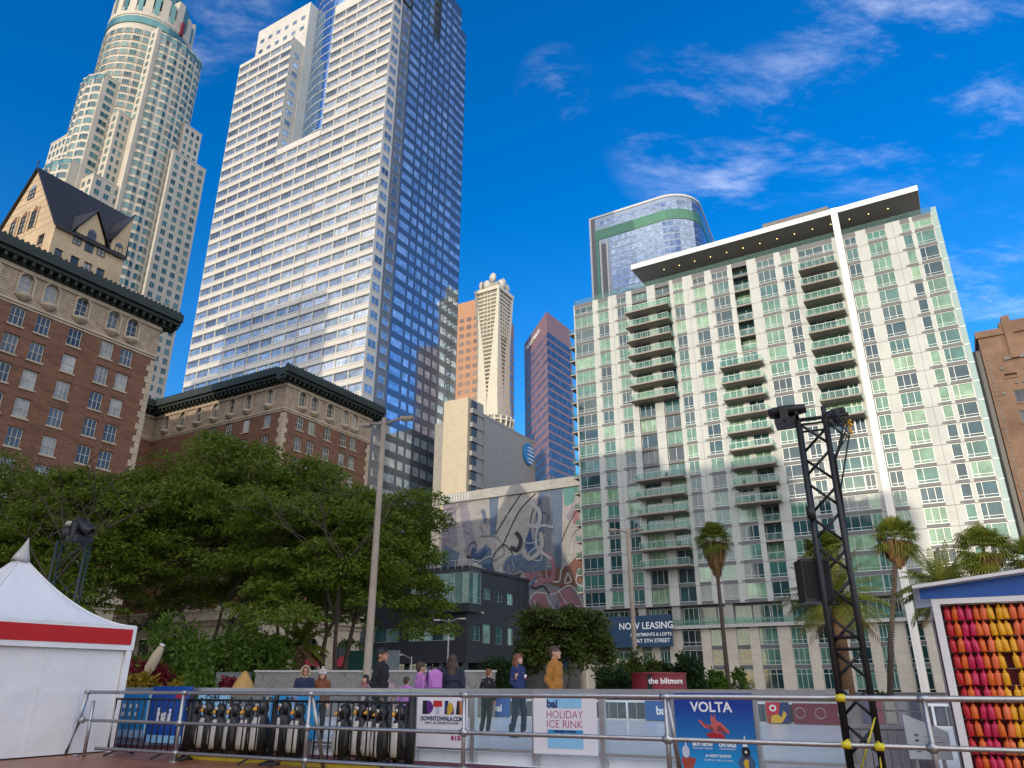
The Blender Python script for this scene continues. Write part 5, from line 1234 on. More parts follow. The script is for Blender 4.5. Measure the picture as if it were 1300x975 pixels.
# --- truss towers
def truss(o, h, w_, m, n, tall=.0, base=True):
    hw = w_/2; c = [(-hw, -hw), (hw, -hw), (hw, hw), (-hw, hw)]
    for x, y in c: part(o, 'chord', m, lambda b: b.tube([(x, y, .02), (x, y, h)], .034, 0, 8))
    def fn(b):
        for f in range(4):
            (x0, y0), (x1, y1) = c[f], c[(f+1) % 4]
            for k in range(n):
                z0, z1 = h*k/n+.05, h*(k+1)/n-.03
                a, q = ((x0, y0, z0), (x1, y1, z1)) if k % 2 else ((x1, y1, z0), (x0, y0, z1))
                b.tube([a, q], .018, 0, 6)
            for z in (.1, h*.36, h*.39, h-.05): b.tube([(x0, y0, z), (x1, y1, z)], .014, 0, 6)
    part(o, 'lacing', m, fn)
    if base: part(o, 'base_plate', m, lambda b: b.box(-hw-.15, hw+.15, -hw-.15, hw+.15, .001, .02))
def moving_light(parent_name, label, xy, z, rz, tilt):
    o = thing('stage_light', label, 'stage light', xy=xy, z=z, rz=rz)
    part(o, 'base', BLACK_METAL, lambda b: (b.box(-.17, .17, -.13, .13, 0, .10), b.tube([(-.2, 0, .05), (.2, 0, .05)], .02)))
    y = part(o, 'yoke', BLACK_METAL, lambda b: (b.box(-.17, -.13, -.05, .05, .101, .36), b.box(.13, .17, -.05, .05, .101, .36), b.box(-.129, .129, -.06, .06, .105, .15)))
    hd = MB(); hd.lathe([(0, -.2), (.09, -.2), (.115, -.12), (.12, .08), (.10, .2), (.085, .27), (.07, .27), (.065, .22), (0, .22)], (0, 0, 0), 18)
    for k in range(5): hd.lathe([(.118, -.14+k*.035), (.13, -.135+k*.035), (.118, -.125+k*.035)], (0, 0, 0), 18)
    h = hd.build('head', BLACK_METAL, o); h.location = (0, 0, .30); h.rotation_euler = (R(tilt), 0, 0)
    l = MB(); l.lathe([(0, .222), (.064, .222)], (0, 0, 0), 16); q = l.build('lens', mat('lens_glass', (.02, .025, .03), .05), h)
    return o
gx, gy = g(-1.20, 9.42)
t_ = thing('truss_tower', 'tall black lattice truss tower strapped to the railing on the right', 'truss tower', xy=(gx, gy), rz=-PH+R(6)); truss(t_, 4.12, .31, BLACK_METAL, 11)
part(t_, 'top_bar', BLACK_METAL, lambda b: (b.tube([(-.22, -.155, 4.13), (.42, -.155, 4.13)], .025), b.tube([(-.155, -.3, 4.18), (-.155, .3, 4.18)], .022), b.tube([(.155, -.155, 4.1), (.155, -.155, 4.26)], .03)))
YT = mat('yellow_tape', (.65, .55, .02), .45)
for (x, z) in ((-.13, .99), (.16, .55), (-.14, .56)): part(t_, 'yellow_strap', YT, lambda b: (b.tube([(x-.045, -.62, z), (x+.045, -.62, z)], .037, 0, 10), b.tube([(x, -.60, z+.03), (x*.9, -.17, z+.02)], .014, 0, 6)))
for z0, z1 in ((.2, .3), (.5, .62), (.95, 1.06), (1.3, 1.36)): part(t_, 'yellow_tape', YT, lambda b: b.tube([(.155, -.155, z0), (.155, -.155, z1)], .033, 0, 8))
part(t_, 'yellow_strap', YT, lambda b: b.tube([(.16, -.17, .55), (.12, -.19, .1)], .012, 0, 6)); part(t_, 'yellow_strap', YT, lambda b: b.tube([(-.1, -.2, .2), (.16, -.18, .8)], .01, 0, 6))
def cabf(b):
    rn = random.Random(5)
    for k in range(5): b.tube([(.16+rn.uniform(-.05, .16), -.12+rn.uniform(-.1, .1), 4.2-rn.random()*.1), (.30+rn.uniform(0, .1), -.2, 4.02-rn.random()*.2), (.2, -.16, 3.7-rn.random()*.5), (.17, -.1, 2.2)], .011, 0, 5)
    b.tube([(-.16, .1, 4.2), (-.15, .14, 2.9), (-.17, .1, 1.4), (-.13, .12, .1)], .013, 0, 5); b.tube([(-.16, -.2, 2.9), (-.16, -.2, 3.05)], .05, 0, 8)
part(t_, 'cable', BLACK_METAL, cabf)
def world_at(o, x, y, z):
    c, s = math.cos(o.rotation_euler.z), math.sin(o.rotation_euler.z); return (o.location.x+x*c-y*s, o.location.y+x*s+y*c), z
xy, z = world_at(t_, -.30, -.05, 4.17)
m1 = moving_light('x', 'black moving head stage light pointing left on top of the truss tower', xy, z-.06, -PH+R(96), 86); m1.scale = (.85, .95, .62)
xy, z = world_at(t_, .30, .0, 4.10); m2 = moving_light('x', 'small stage light with hanging cables on the right of the truss top', xy, z-.04, -PH-R(80), 100); m2.scale = (.5, .5, .5)
xy, z = world_at(t_, .40, -.12, 3.86); o = thing('cable_tags', 'bunch of yellow cable tags hanging from the truss top', 'cable tags', xy=xy, z=z)
part(o, 'tag', mat('amber_tag', (.70, .34, .02), .5), lambda b: [b.ball((random.uniform(-.05, .05), random.uniform(-.03, .03), random.uniform(0, .2)), (.016, .012, .022), 0, 6, 4) for _ in range(12)])
xy, z = world_at(t_, -.25, .05, 1.98); o = thing('loudspeaker', 'black box loudspeaker hung on the left side of the truss tower', 'speaker', xy=xy, z=1.99, rz=-PH+R(25))
part(o, 'cabinet', BLACK_METAL, lambda b: (b.box(-.16, .16, -.15, .15, 0, .48), b.box(-.165, .165, -.155, .155, .02, .04)))
part(o, 'grille', mat('grille_black', (.02, .02, .022), .8, bump=.6, bscale=200), lambda b: b.box(-.14, .14, -.165, -.152, .05, .45)); part(o, 'bracket', BLACK_METAL, lambda b: (b.tube([(.1, .05, .49), (.26, .02, .49)], .015), b.tube([(.1, .05, -.012), (.26, .02, -.012)], .015)))
lt = thing('truss_tower', 'dark green-black truss tower with a light on top, behind the white tent', 'truss tower', xy=(-13.0, 22.3), rz=R(20)); truss(lt, 5.0, .75, mat('green_black_metal', (.015, .03, .03), .5, var=.2), 6)
q = moving_light('x', 'large black floodlight on the truss tower behind the tent, tilted down to the right', (-12.75, 22.1), 5.0, R(70), 120); q.scale = (1.7, 1.7, 1.5)
q = thing('stage_light', 'smaller pale-fronted lamp beside the floodlight behind the tent', 'stage light', xy=(-13.15, 22.1), z=5.02); part(q, 'housing', BLACK_METAL, lambda b: b.lathe([(0, 0), (.16, .02), (.17, .3), (.1, .42), (0, .43)], (0, 0, 0), 14)); part(q, 'lens', CONC, lambda b: b.ball((.02, -.05, .50), (.12, .12, .09), 0, 10, 6))

# --- white marquee tent on the left
t_ = thing('marquee_tent', 'white pagoda marquee tent with a red valance at the left edge', 'tent', uv=(-15.1, 7.6)); S_ = 1.5
TF = mat('tent_vinyl', (.74, .74, .76), .38, var=.05, scale=.8, bump=.9, bscale=1.7, dirt=.14)
b = MB(); n = 18; uc, vc = -15.1, 7.6
def tz(s_): return 2.12 + 1.25*((1-s_)**1.75) + .0
rings = []
for i in range(n+1):
    s_ = 1-i/n; ring = []
    for f in range(4):
        for k in range(8):
            a = k/8*2-1; p = [(a, -1), (1, a), (-a, 1), (-1, -a)][f]
            sag = 1-.06*s_*(1-abs(a))*(1-s_)*2
            ring.append((uc+p[0]*S_*1.03*s_*sag, vc+p[1]*S_*1.03*s_*sag, tz(s_) - .05*(1-abs(a)**2)*s_*(1-s_)))
    rings.append(ring)
vs = [p for rg in rings for p in rg]; b.add(vs, [(i*32+k, i*32+(k+1) % 32, (i+1)*32+(k+1) % 32, (i+1)*32+k) for i in range(n) for k in range(32)], 0, True)
b.build('roof', TF, t_)
for f in range(4):
    b = MB(); b.tube([Vector(rings[i][f*8])+Vector((0, 0, .006)) for i in range(n)], .012, 0, 6); b.build('roof_seam', WHITE_PAINT, t_)
b = MB()
for i, (du, dv) in enumerate(((0, -1), (1, 0), (0, 1), (-1, 0))):
    o0, o1 = S_*1.03, S_*1.03+.02
    if du: b.box(*sorted((uc+du*o0, uc+du*o1)), vc-o0, vc+o0, 1.70, 2.125, 0)
    else: b.box(uc-o0-.02, uc+o0+.02, *sorted((vc+dv*o0, vc+dv*o1)), 1.70, 2.125, 0)
b.build('valance', TF, t_)
b = MB()
for du, dv in ((0, -1), (1, 0), (0, 1), (-1, 0)):
    o0, o1 = S_*1.03+.024, S_*1.03+.028
    if du: b.box(*sorted((uc+du*o0, uc+du*o1)), vc-o0+.08, vc+o0-.08, 1.79, 2.065, 0)
    else: b.box(uc-o0+.08, uc+o0-.08, *sorted((vc+dv*o0, vc+dv*o1)), 1.79, 2.065, 0)
b.build('red_band', mat('red_vinyl', (.46, .005, .008), .65, var=.05), t_)
for du, dv in ((0, -1), (1, 0), (0, 1), (-1, 0)):
    b = MB(); o0 = S_-.04
    if du: b.box(*sorted((uc+du*o0, uc+du*(o0+.012))), vc-S_+.06, vc+S_-.06, .02, 1.72, 0)
    else: b.box(uc-S_+.06, uc+S_-.06, *sorted((vc+dv*o0, vc+dv*(o0+.012))), .02, 1.72, 0)
    for k in range(1, 4):
        a = -S_+2*S_*k/4
        if du: b.box(*sorted((uc+du*(o0+.0125), uc+du*(o0+.02))), vc+a-.02, vc+a+.02, .02, 1.7, 0)
        else: b.box(uc+a-.02, uc+a+.02, *sorted((vc+dv*(o0+.0125), vc+dv*(o0+.02))), .02, 1.7, 0)
    b.build('wall_panel', TF, t_)
for x in (-1, 1):
    for y in (-1, 1): b = MB(); b.box(uc+x*S_-.05, uc+x*S_+.05, vc+y*S_-.05, vc+y*S_+.05, .0, 2.1); b.build('leg', WHITE_PAINT, t_)
b = MB(); b.lathe([(.16, -.04), (.13, .05), (.075, .18), (.02, .34), (0, .40)], (0, 0, 0), 14); o = b.build('finial', mat('finial_cloth', (.42, .42, .40), .7, var=.12), t_, local=True); o.location = (0, 0, 3.30); o.rotation_euler = (R(-4), R(7), 0)

# --- kiosk of hanging bottles on the right
k_ = rail_thing('bottle_kiosk', 'white framed kiosk with a blue gabled roof at the right edge', 'kiosk', -.27, .72)
part(k_, 'frame', WHITE_PAINT, lambda b: (b.box(0, .075, -.04, .06, 0, 1.99), b.box(.0755, 3.3, -.04, .06, 1.935, 1.99), b.box(3.31, 3.38, -.04, .06, 0, 1.99), b.box(.0, .05, .061, 2.4, 1.9, 1.98), b.box(0, .075, 2.3, 2.4, 0, 1.9)))
part(k_, 'back_panel', mat('dark_red_board', (.16, .01, .015), .7), lambda b: (b.box(.08, 3.3, .14, .16, .02, 1.93), b.box(.02, .035, .17, 2.29, .02, 1.93)))
part(k_, 'gable', mat('royal_blue_board', (.012, .10, .42), .45, var=.1, dirt=.15), lambda b: b.poly3([(-.10, -.045, 1.995), (3.5, -.045, 1.995), (3.5, -.045, 2.13), (1.9, -.045, 2.30), (-.10, -.045, 2.10)], (0, .03, 0)))
def roofp(b):
    for x0, z0, x1, z1 in ((-.16, 2.10, 1.9, 2.32), (1.9, 2.32, 3.9, 2.1)): b.poly3([(x0, -.16, z0), (x1, -.16, z1), (x1, 2.5, z1), (x0, 2.5, z0)], (0, 0, .035))
part(k_, 'roof', mat('roof_edge_white', (.72, .72, .72), .5), roofp)
part(k_, 'hanging_rail', STEEL, lambda b: [b.tube([(.08, .05, 1.925-.163*k), (3.3, .05, 1.925-.163*k)], .006, 0, 5) for k in range(11)])
BC = {'red': mat('bottle_red', (.48, .012, .02), .3, var=.06), 'orange': mat('bottle_orange', (.72, .13, .015), .3, var=.06), 'crimson': mat('bottle_crimson', (.58, .02, .09), .3, var=.06), 'tangerine': mat('bottle_tangerine', (.82, .17, .06), .3, var=.06), 'yellow': mat('bottle_yellow', (.82, .40, .015), .3, var=.06)}
seq = ['red', 'orange', 'crimson', 'crimson', 'orange', 'tangerine', 'yellow', 'yellow', 'yellow', 'tangerine', 'tangerine', 'orange', 'red', 'crimson', 'orange']
bm_ = MB(); bm_.lathe([(.0, 0), (.029, .002), (.0335, .012), (.0335, .108), (.028, .122), (.017, .128), (.015, .132), (.017, .133), (.017, .143), (.009, .146), (.004, .175), (0, .176)], (0, 0, 0), 14)
bmesh_ = {c: bm_.mesh('bottle', [m]) for c, m in BC.items()}
onm = ['top', 'second', 'third', 'fourth', 'fifth', 'sixth', 'seventh', 'eighth', 'ninth', 'tenth', 'bottom']
rb = random.Random(9)
for rrow in range(11):
    for ccol, colr in enumerate(seq):
        if (rrow, ccol) in ((3, 7), (4, 7)): continue
        o = bpy.data.objects.new('squeeze_bottle', bmesh_[colr]); COL.objects.link(o)
        x, y, z = .72-.63+.0+.115+ccol*.0685+rb.uniform(-.006, .006)-.075, .03+rb.uniform(-.012, .02), 1.925-.163*rrow-.163
        gx, gy = g(0, 9); c, s = math.cos(RZ), math.sin(RZ); X, Y = x-.27, y+.72
        o.location = (gx+X*c-Y*s, gy+X*s+Y*c, z); o.rotation_euler = (R(rb.uniform(-7, 7)), R(rb.uniform(-7, 7)), rb.uniform(0, 6)); o.scale = (1, 1, .98)
        tag(o, f'{colr} squeeze bottle, {ords[ccol]} from the left in the {onm[rrow]} row of the kiosk wall', 'bottle', 'squeeze bottles hung in rows on the kiosk')

# --- white folded info box, magazine rack and red mat beside the kiosk
o = rail_thing('info_stand', 'white wedge-shaped stand with dark letters beside the bottle kiosk', 'stand', -.58, 1.25, .36, turn=R(4)); 
WB = mat('pale_plastic', (.60, .66, .70), .4, var=.05, dirt=.15)
part(o, 'shell', WB, lambda b: b.poly3([(-.20, -.1, 0), (.22, -.1, 0), (.22, -.1, .27), (.10, -.1, .33), (-.20, -.1, .45)], (0, .22, 0)))
part(o, 'leg', STEEL, lambda b: (b.box(-.15, -.12, -.06, .06, -.36, -.002), b.box(.12, .15, -.06, .06, -.36, -.002)))
for i, ch in enumerate('OBEY'[:0] + '0661'): text(ch, .055, o, (-.10, -.102, .24-i*.055), INKBLK, rot=(R(90), R(90), 0), depth=.0005, bold=.002)
plate(o, rectp(-.03, .12, .22, .226), CONC_DARK, 'line', -.103); plate(o, rectp(-.03, .16, .17, .176), CONC_DARK, 'line', -.103)
o = rail_thing('red_mat', 'maroon mat on the deck between the truss tower and the kiosk', 'mat', -.35, 1.5, .002); part(o, 'sheet', mat('maroon_carpet', (.19, .025, .05), .9, var=.15), lambda b: b.box(-.75, .9, -.75, 1.6, 0, .03))
o = rail_thing('magazine_rack', 'pale rack of leaflets behind the truss tower', 'rack', -.98, 1.9)
part(o, 'frame', SILVER, lambda b: (b.box(-.46, -.42, -.03, .03, 0, 1.0), b.box(.42, .46, -.03, .03, 0, 1.0), b.box(-.419, .419, -.03, .03, .62, .66), b.box(-.419, .419, .01, .03, .02, .98)))
rl = random.Random(2)
for i in range(6):
    for z in (.68, .83):
        if rl.random() < .85: part(o, 'leaflet', [ink('leaf%d' % (i % 4), [(.5, .5, .55), (.2, .22, .3), (.45, .2, .22), (.6, .58, .5)][i % 4])][0], lambda b: b.box(-.40+i*.135, -.29+i*.135, -.02, -.01, z, z+.13))
part(o, 'lower_panel', mat('grey_curtain', (.36, .35, .37), .7, var=.12), lambda b: [b.box(-.41+i*.1, -.32+i*.1, -.02-.01*(i % 2), .005, .03, .6) for i in range(8)])

# --- lamp posts, low wall, round kiosk and other street furniture
GALV = mat('weathered_post', (.30, .24, .19), .75, var=.18, scale=1.5, dirt=.25)
def lamp_post(label, x, y, h, arms, rad, m, name='street_lamp', rz=0, lum='flat'):
    o = thing(name, label, 'street lamp', xy=(x, y), rz=rz)
    part(o, 'pole', m, lambda b: b.tube([(0, 0, 0), (0, 0, .5), (0, 0, h*.5), (0, 0, h)], [rad*1.15, rad, rad*.8, rad*.6], 0, 12))
    part(o, 'base', m, lambda b: b.lathe([(rad*2, 0), (rad*2, .25), (rad*1.3, .4)], (0, 0, 0), 14))
    for s, ln, dz in arms:
        a = part(o, 'arm', m, lambda b: b.tube([(0, 0, h-.25), (s*ln*.35, 0, h-.12+dz*.5), (s*ln*.7, 0, h-.05+dz)], rad*.35, 0, 8))
        l = MB(); l.box(s*ln*.62 if s > 0 else s*ln*1.05, s*ln*1.05 if s > 0 else s*ln*.62, -.14, .14, h-.14+dz, h-.02+dz); l.build('luminaire', m, a)
        l = MB(); x0, x1 = sorted((s*ln*.70, s*ln*1.0)); l.box(x0, x1, -.11, .11, h-.165+dz, h-.142+dz); l.build('lens', CONC, a)
    return o
lamp_post('tall weathered street lamp with two arms standing before the green trees', -4.86, 26.8, 10.5, ((-1, .85, -.15), (1, 1.1, 0)), .15, GALV, rz=R(-12))
lamp_post('tall brown street lamp with two flat heads in front of the leasing banner', 6.34, 40.8, 9.0, ((-1, 1.0, 0), (1, .75, .06)), .15, GALV)
lamp_post('thin grey double-armed street lamp in front of the charcoal building', -5.66, 70, 6.5, ((-1, 1.3, 0), (1, 1.45, .12)), .09, CONC)
lamp_post('short grey single-armed lamp at the foot of the charcoal building', -8.6, 68, 3.3, ((-1, 1.2, .2),), .06, CONC)
o = thing('planter_wall', 'low grey concrete planter wall behind the skaters', 'wall', xy=(-5, 28.5), rz=R(-2)); wm = nt('cracked_render'); 
def crack(name):
    m, t, b = nt(name); tc = N(t, 'ShaderNodeTexCoord'); v = N(t, 'ShaderNodeTexVoronoi', feature='DISTANCE_TO_EDGE'); v.inputs['Scale'].default_value = 3.4; t.links.new(tc.outputs['Object'], v.inputs['Vector'])
    r_ = N(t, 'ShaderNodeMath', operation='LESS_THAN'); r_.inputs[1].default_value = .022; t.links.new(v.outputs['Distance'], r_.inputs[0])
    nz = N(t, 'ShaderNodeTexNoise'); nz.inputs['Scale'].default_value = 1.3; nz.inputs['Detail'].default_value = 7; t.links.new(tc.outputs['Object'], nz.inputs['Vector'])
    cr = N(t, 'ShaderNodeValToRGB'); cr.color_ramp.elements[0].color = (.12, .115, .11, 1); cr.color_ramp.elements[1].color = (.24, .23, .215, 1); t.links.new(nz.outputs['Fac'], cr.inputs[0])
    mx = N(t, 'ShaderNodeMixRGB'); t.links.new(r_.outputs[0], mx.inputs[0]); t.links.new(cr.outputs[0], mx.inputs[1]); mx.inputs[2].default_value = (.10, .095, .088, 1); t.links.new(mx.outputs[0], b.inputs['Base Color']); b.inputs['Roughness'].default_value = .85
    return m
part(o, 'wall', crack('crazed_render'), lambda b: b.box(-4.2, 4.4, 0, .35, -.006, 1.5)); part(o, 'coping', CONC, lambda b: b.box(-4.25, 4.45, -.04, .39, 1.501, 1.57))
o = thing('utility_cabinet', 'plain grey-green utility cabinet at the left end of the planter wall', 'cabinet', xy=(-9.9, 28.2)); part(o, 'case', mat('cabinet_grey', (.10, .12, .12), .6), lambda b: b.box(-.55, .55, 0, .6, -.006, 1.5)); part(o, 'door', mat('cabinet_grey2', (.12, .14, .14), .6), lambda b: b.box(-.5, .5, -.03, -.002, .1, 1.42))
o = thing('round_kiosk', 'low round maroon kiosk with white script lettering, right of the round tree', 'kiosk', xy=(6.45, 35.2))
part(o, 'drum', mat('maroon_panel', (.20, .012, .022), .5, var=.2, dirt=.25), lambda b: (b.lathe([(1.18, -.006), (1.18, 1.5), (1.22, 1.5), (1.22, 1.56), (0, 1.6)], (0, 0, 0), 40, 0, smooth=False)))
def curved_text(body, size, o, rad, z, m, a0):
    me = text_mesh(body, size, .004, bold=.006)
    for v in me.vertices:
        a = a0 + v.co.x/rad; x, y, zz2 = v.co.x, v.co.y, v.co.z; v.co = (rad*math.sin(a)+zz2*math.sin(a), -(rad*math.cos(a))-zz2*math.cos(a), z+y)
    me.materials.append(m); q = bpy.data.objects.new('lettering', me); COL.objects.link(q); q.parent = o
curved_text('the biltmore', .32, o, 1.19, 1.22, WT, .12)
part(o, 'dark_strip', INKBLK, lambda b: b.lathe([(1.186, .2), (1.186, 1.48)], (0, 0, 0), 6, 0, R(235), R(246)))
o = thing('furled_umbrella', 'cream furled patio umbrella leaning among the shrubs right of the tent', 'umbrella', xy=(-11.65, 26)); o.rotation_euler = (0, R(22), 0)
part(o, 'canopy', mat('cream_canvas', (.40, .33, .22), .8, var=.1), lambda b: b.lathe([(.03, 1.1), (.09, 1.2), (.17, 1.42), (.16, 1.8), (.10, 2.1), (0, 2.16)], (-.75, 0, 0), 12)); part(o, 'pole', GALV, lambda b: b.tube([(-.75, 0, .2), (-.75, 0, 1.2)], .03))
part(o, 'cap', PWH, lambda b: b.ball((-.75, 0, 2.18), (.10, .10, .05), 0, 10, 6))
o = thing('golden_cone', 'golden woven cone ornament peeking over the rink fence before the shrubs', 'ornament', xy=(-7.42, 22.2), z=0)
part(o, 'pedestal', CONC_DARK, lambda b: b.lathe([(.3, 0), (.25, .1), (.2, .75), (.3, .8)], (0, 0, 0), 14)); part(o, 'cone', mat('woven_gold', (.42, .24, .06), .5, var=.5, scale=22, bump=.8, bscale=22), lambda b: b.lathe([(.30, .8), (.31, .98), (.24, 1.15), (.13, 1.32), (.08, 1.42), (.0, 1.46)], (0, 0, 0), 18))
o = thing('green_hoarding', 'dark green hoarding with a pale notice beside the hotel base', 'hoarding', xy=(-6.6, 38), rz=R(-10)); part(o, 'board', mat('bottle_green', (.015, .09, .075), .6), lambda b: b.box(-1.3, .4, 0, .05, .2, 2.6)); part(o, 'notice', mat('notice_grey', (.30, .36, .42), .6), lambda b: b.box(.45, 1.25, 0, .05, .2, 2.6)); part(o, 'post', CONC_DARK, lambda b: [b.box(x, x+.06, .055, .11, 0, 2.6) for x in (-1.28, -.4, .41, 1.18)])
# ------------------------------------------------------------------ people
SK = {'light': mat('skin_light', (.52, .29, .19), .55, var=.06), 'tan': mat('skin_tan', (.40, .20, .12), .55, var=.06)}
EYE = mat('eye_dark', (.015, .012, .01), .2)
LIP = mat('lip', (.30, .10, .08), .5)
def remesh(o, vox, smooth=3):
    m = o.modifiers.new('Remesh', 'REMESH'); m.mode = 'VOXEL'; m.voxel_size = vox; m.use_smooth_shade = True
    s = o.modifiers.new('Smooth', 'SMOOTH'); s.factor = .5; s.iterations = smooth
def caps(b, pts, rs, seg=12):
    """tapered limb with rounded ends"""
    pts = [Vector(p) for p in pts]; b.tube(pts, list(rs), 0, seg); 
    for p, r_ in zip(pts, rs): b.ball(p, r_*.99, 0, seg, 8)
def person(label, xy, z, h, face, skin, top, bottom, boots, hair, hairstyle='short', pose=None, hat=None, extra=None, coat_len=0, bulk=1.0, head_turn=0, lean=0):
    """figure built in metres for 1.75 m facing local -y; face = heading in degrees (0 faces the viewer's -y)"""
    k = h/1.75; P = dict(ls=(.18, 0, 1.42), le=(.225, .03, 1.14), lh=(.215, -.06, .90), rs=(-.18, 0, 1.42), re=(-.225, .03, 1.14), rh=(-.215, -.06, .90),
                         lk=(.10, -.02, .50), lf=(.11, .02, .08), rk=(-.10, -.02, .50), rf=(-.11, .02, .08))
    if pose: P.update(pose)
    o = thing('person', label, 'person', xy=xy, z=z, rz=R(face)); o.scale = (k, k, k)
    if lean: o.rotation_euler = (R(lean), 0, R(face))
    ht = R(head_turn); hc, hs_ = math.cos(ht), math.sin(ht)
    def H(x, y, zz): return (x*hc-y*hs_, x*hs_+y*hc, zz)
    b = MB()
    # head: skull, jaw, nose, ears
    b.ball((0, .012, 1.645), (.077, .098, .108), 0, 20, 14); b.ball(H(0, -.03, 1.59), (.058, .068, .066), 0, 16, 10)
    b.ball(H(0, -.098, 1.628), (.014, .024, .026), 0, 10, 6); b.ball(H(0, -.092, 1.575), (.024, .016, .012), 0, 10, 6); b.ball(H(0, -.078, 1.545), (.026, .022, .02), 0, 10, 6)
    for s in (-1, 1): b.ball(H(s*.08, .012, 1.628), (.014, .026, .036), 0, 10, 6); b.ball(H(s*.034, -.082, 1.662), (.024, .014, .012), 0, 8, 6)
    caps(b, [(0, .015, 1.57), (0, .02, 1.45)], (.056, .062))
    # trunk
    b.ball((0, .0, 1.30), (.165, .105, .19), 0, 18, 12); b.ball((0, 0, 1.08), (.145, .10, .17), 0, 18, 12); b.ball((0, .01, .93), (.155, .115, .12), 0, 18, 12)
    for s in ('l', 'r'):
        caps(b, [P[s+'s'], P[s+'e'], P[s+'h']], (.056, .043, .03))
        caps(b, [(.09*(1 if s == 'l' else -1), 0, .92), P[s+'k'], P[s+'f']], (.092, .06, .042)); f = Vector(P[s+'f']); caps(b, [f+Vector((0, .03, -.04)), f+Vector((0, -.13, -.055))], (.042, .035))
        # hand: palm, four fingers of different lengths, thumb off the side
        e, w_ = Vector(P[s+'e']), Vector(P[s+'h']); d = (w_-e).normalized(); sd_ = d.cross(Vector((0, 1, 0))); sd_ = sd_.normalized() if sd_.length > .1 else Vector((1, 0, 0)); nn = sd_.cross(d)
        b.obox(w_-sd_*.04-nn*.013, sd_*.08, nn*.026, d*.09)
        for q, ln in enumerate((.068, .078, .073, .055)):
            a = w_+d*.085+sd_*(-.03+.02*q); caps(b, [a, a+d*ln*.55, a+d*ln*.85+nn*.02], (.0095, .009, .0075), 6)
        a = w_+d*.02-sd_*.036; caps(b, [a, a-sd_*.03+d*.03, a-sd_*.036+d*.06+nn*.01], (.012, .011, .009), 6)
    body = b.build('body', SK[skin], o); remesh(body, .009, 2)
    for nm, m_, zz, ys, sz in (('eye', EYE, 1.648, -.088, (.011, .006, .007)),):
        for s in (-1, 1): e = MB(); e.ball(H(s*.033, ys, zz), sz, 0, 8, 6); e.build(nm, m_, body)
    e = MB(); e.ball(H(0, -.104, 1.574), (.022, .005, .006), 0, 8, 5); e.build('mouth', LIP, body)
    for s in (-1, 1): e = MB(); e.ball(H(s*.034, -.094, 1.672), (.02, .005, .005), 0, 8, 5); e.build('eyebrow', EYE, body)
    # clothes
    q = bulk
    b = MB(); b.ball((0, .0, 1.31), (.165*q, .118*q, .185), 0, 18, 12); b.ball((0, .0, 1.10), (.152*q, .115*q, .19), 0, 18, 12); b.ball((0, .01, .95), (.165*q, .125*q, .12), 0, 18, 12)
    caps(b, [(.115, 0, 1.435), (-.115, 0, 1.435)], (.062, .062)); caps(b, [(0, .015, 1.50), (0, .015, 1.42)], (.072, .09))
    if coat_len: b.lathe([(.17*q, .95), (.19*q, .95-coat_len), (.165*q, .95-coat_len)], (0, .01, 0), 18)
    for s in ('l', 'r'):
        w_ = Vector(P[s+'h']); e = Vector(P[s+'e']); caps(b, [P[s+'s'], e, e+(w_-e)*.94], (.066*q, .056*q, .044*q))
    j = b.build('jacket', top, o); remesh(j, .014, 4)
    tex = bpy.data.textures.get('cloth_folds') or bpy.data.textures.new('cloth_folds', 'CLOUDS'); tex.noise_scale = .075
    dm = j.modifiers.new('Folds', 'DISPLACE'); dm.texture = tex; dm.strength = .042; dm.mid_level = .5
    b = MB(); b.ball((0, .01, .93), (.165, .125, .125), 0, 16, 10)
    for s in ('l', 'r'): caps(b, [(.09*(1 if s == 'l' else -1), 0, .92), P[s+'k'], Vector(P[s+'f'])+Vector((0, 0, .06))], (.105, .074, .06))
    remesh(b.build('trousers', bottom, o), .014, 3)
    for s in ('l', 'r'):
        f = Vector(P[s+'f']); b = MB(); caps(b, [f+Vector((0, .02, .14)), f+Vector((0, .02, -.02))], (.062, .056)); caps(b, [f+Vector((0, .03, -.04)), f+Vector((0, -.15, -.05))], (.05, .04)); bt = b.build('skate_boot' if boots == 'skate' else 'shoe', BLACK_METAL, o)
        if boots == 'skate': c = MB(); c.box(f.x-.006, f.x+.006, f.y-.20, f.y+.10, f.z-.135, f.z-.09); c.box(f.x-.02, f.x+.02, f.y-.15, f.y-.1, f.z-.09, f.z-.075); c.build('blade', STEEL, bt)
    # hair
    if hair:
        b = MB(); b.ball((0, .022, 1.672), (.088, .105, .098), 0, 20, 12); b.ball(H(0, .06, 1.63), (.078, .06, .085), 0, 16, 10); b.ball(H(0, -.062, 1.735), (.06, .035, .025), 0, 10, 6)
        if hairstyle == 'long':
            b.ball(H(0, .075, 1.52), (.095, .05, .16), 0, 16, 12); caps(b, [H(.07, .01, 1.66), H(.10, .02, 1.5), H(.11, -.03, 1.32)], (.03, .04, .025)); caps(b, [H(-.07, .01, 1.66), H(-.10, .02, 1.5), H(-.11, -.03, 1.32)], (.03, .04, .025)); b.ball(H(0, .09, 1.40), (.09, .04, .13), 0, 14, 10)
        ho = b.build('hair', hair, o); remesh(ho, .008, 2); dm = ho.modifiers.new('Strands', 'DISPLACE'); t2 = bpy.data.textures.get('hair_tufts') or bpy.data.textures.new('hair_tufts', 'CLOUDS'); t2.noise_scale = .025; dm.texture = t2; dm.strength = .02
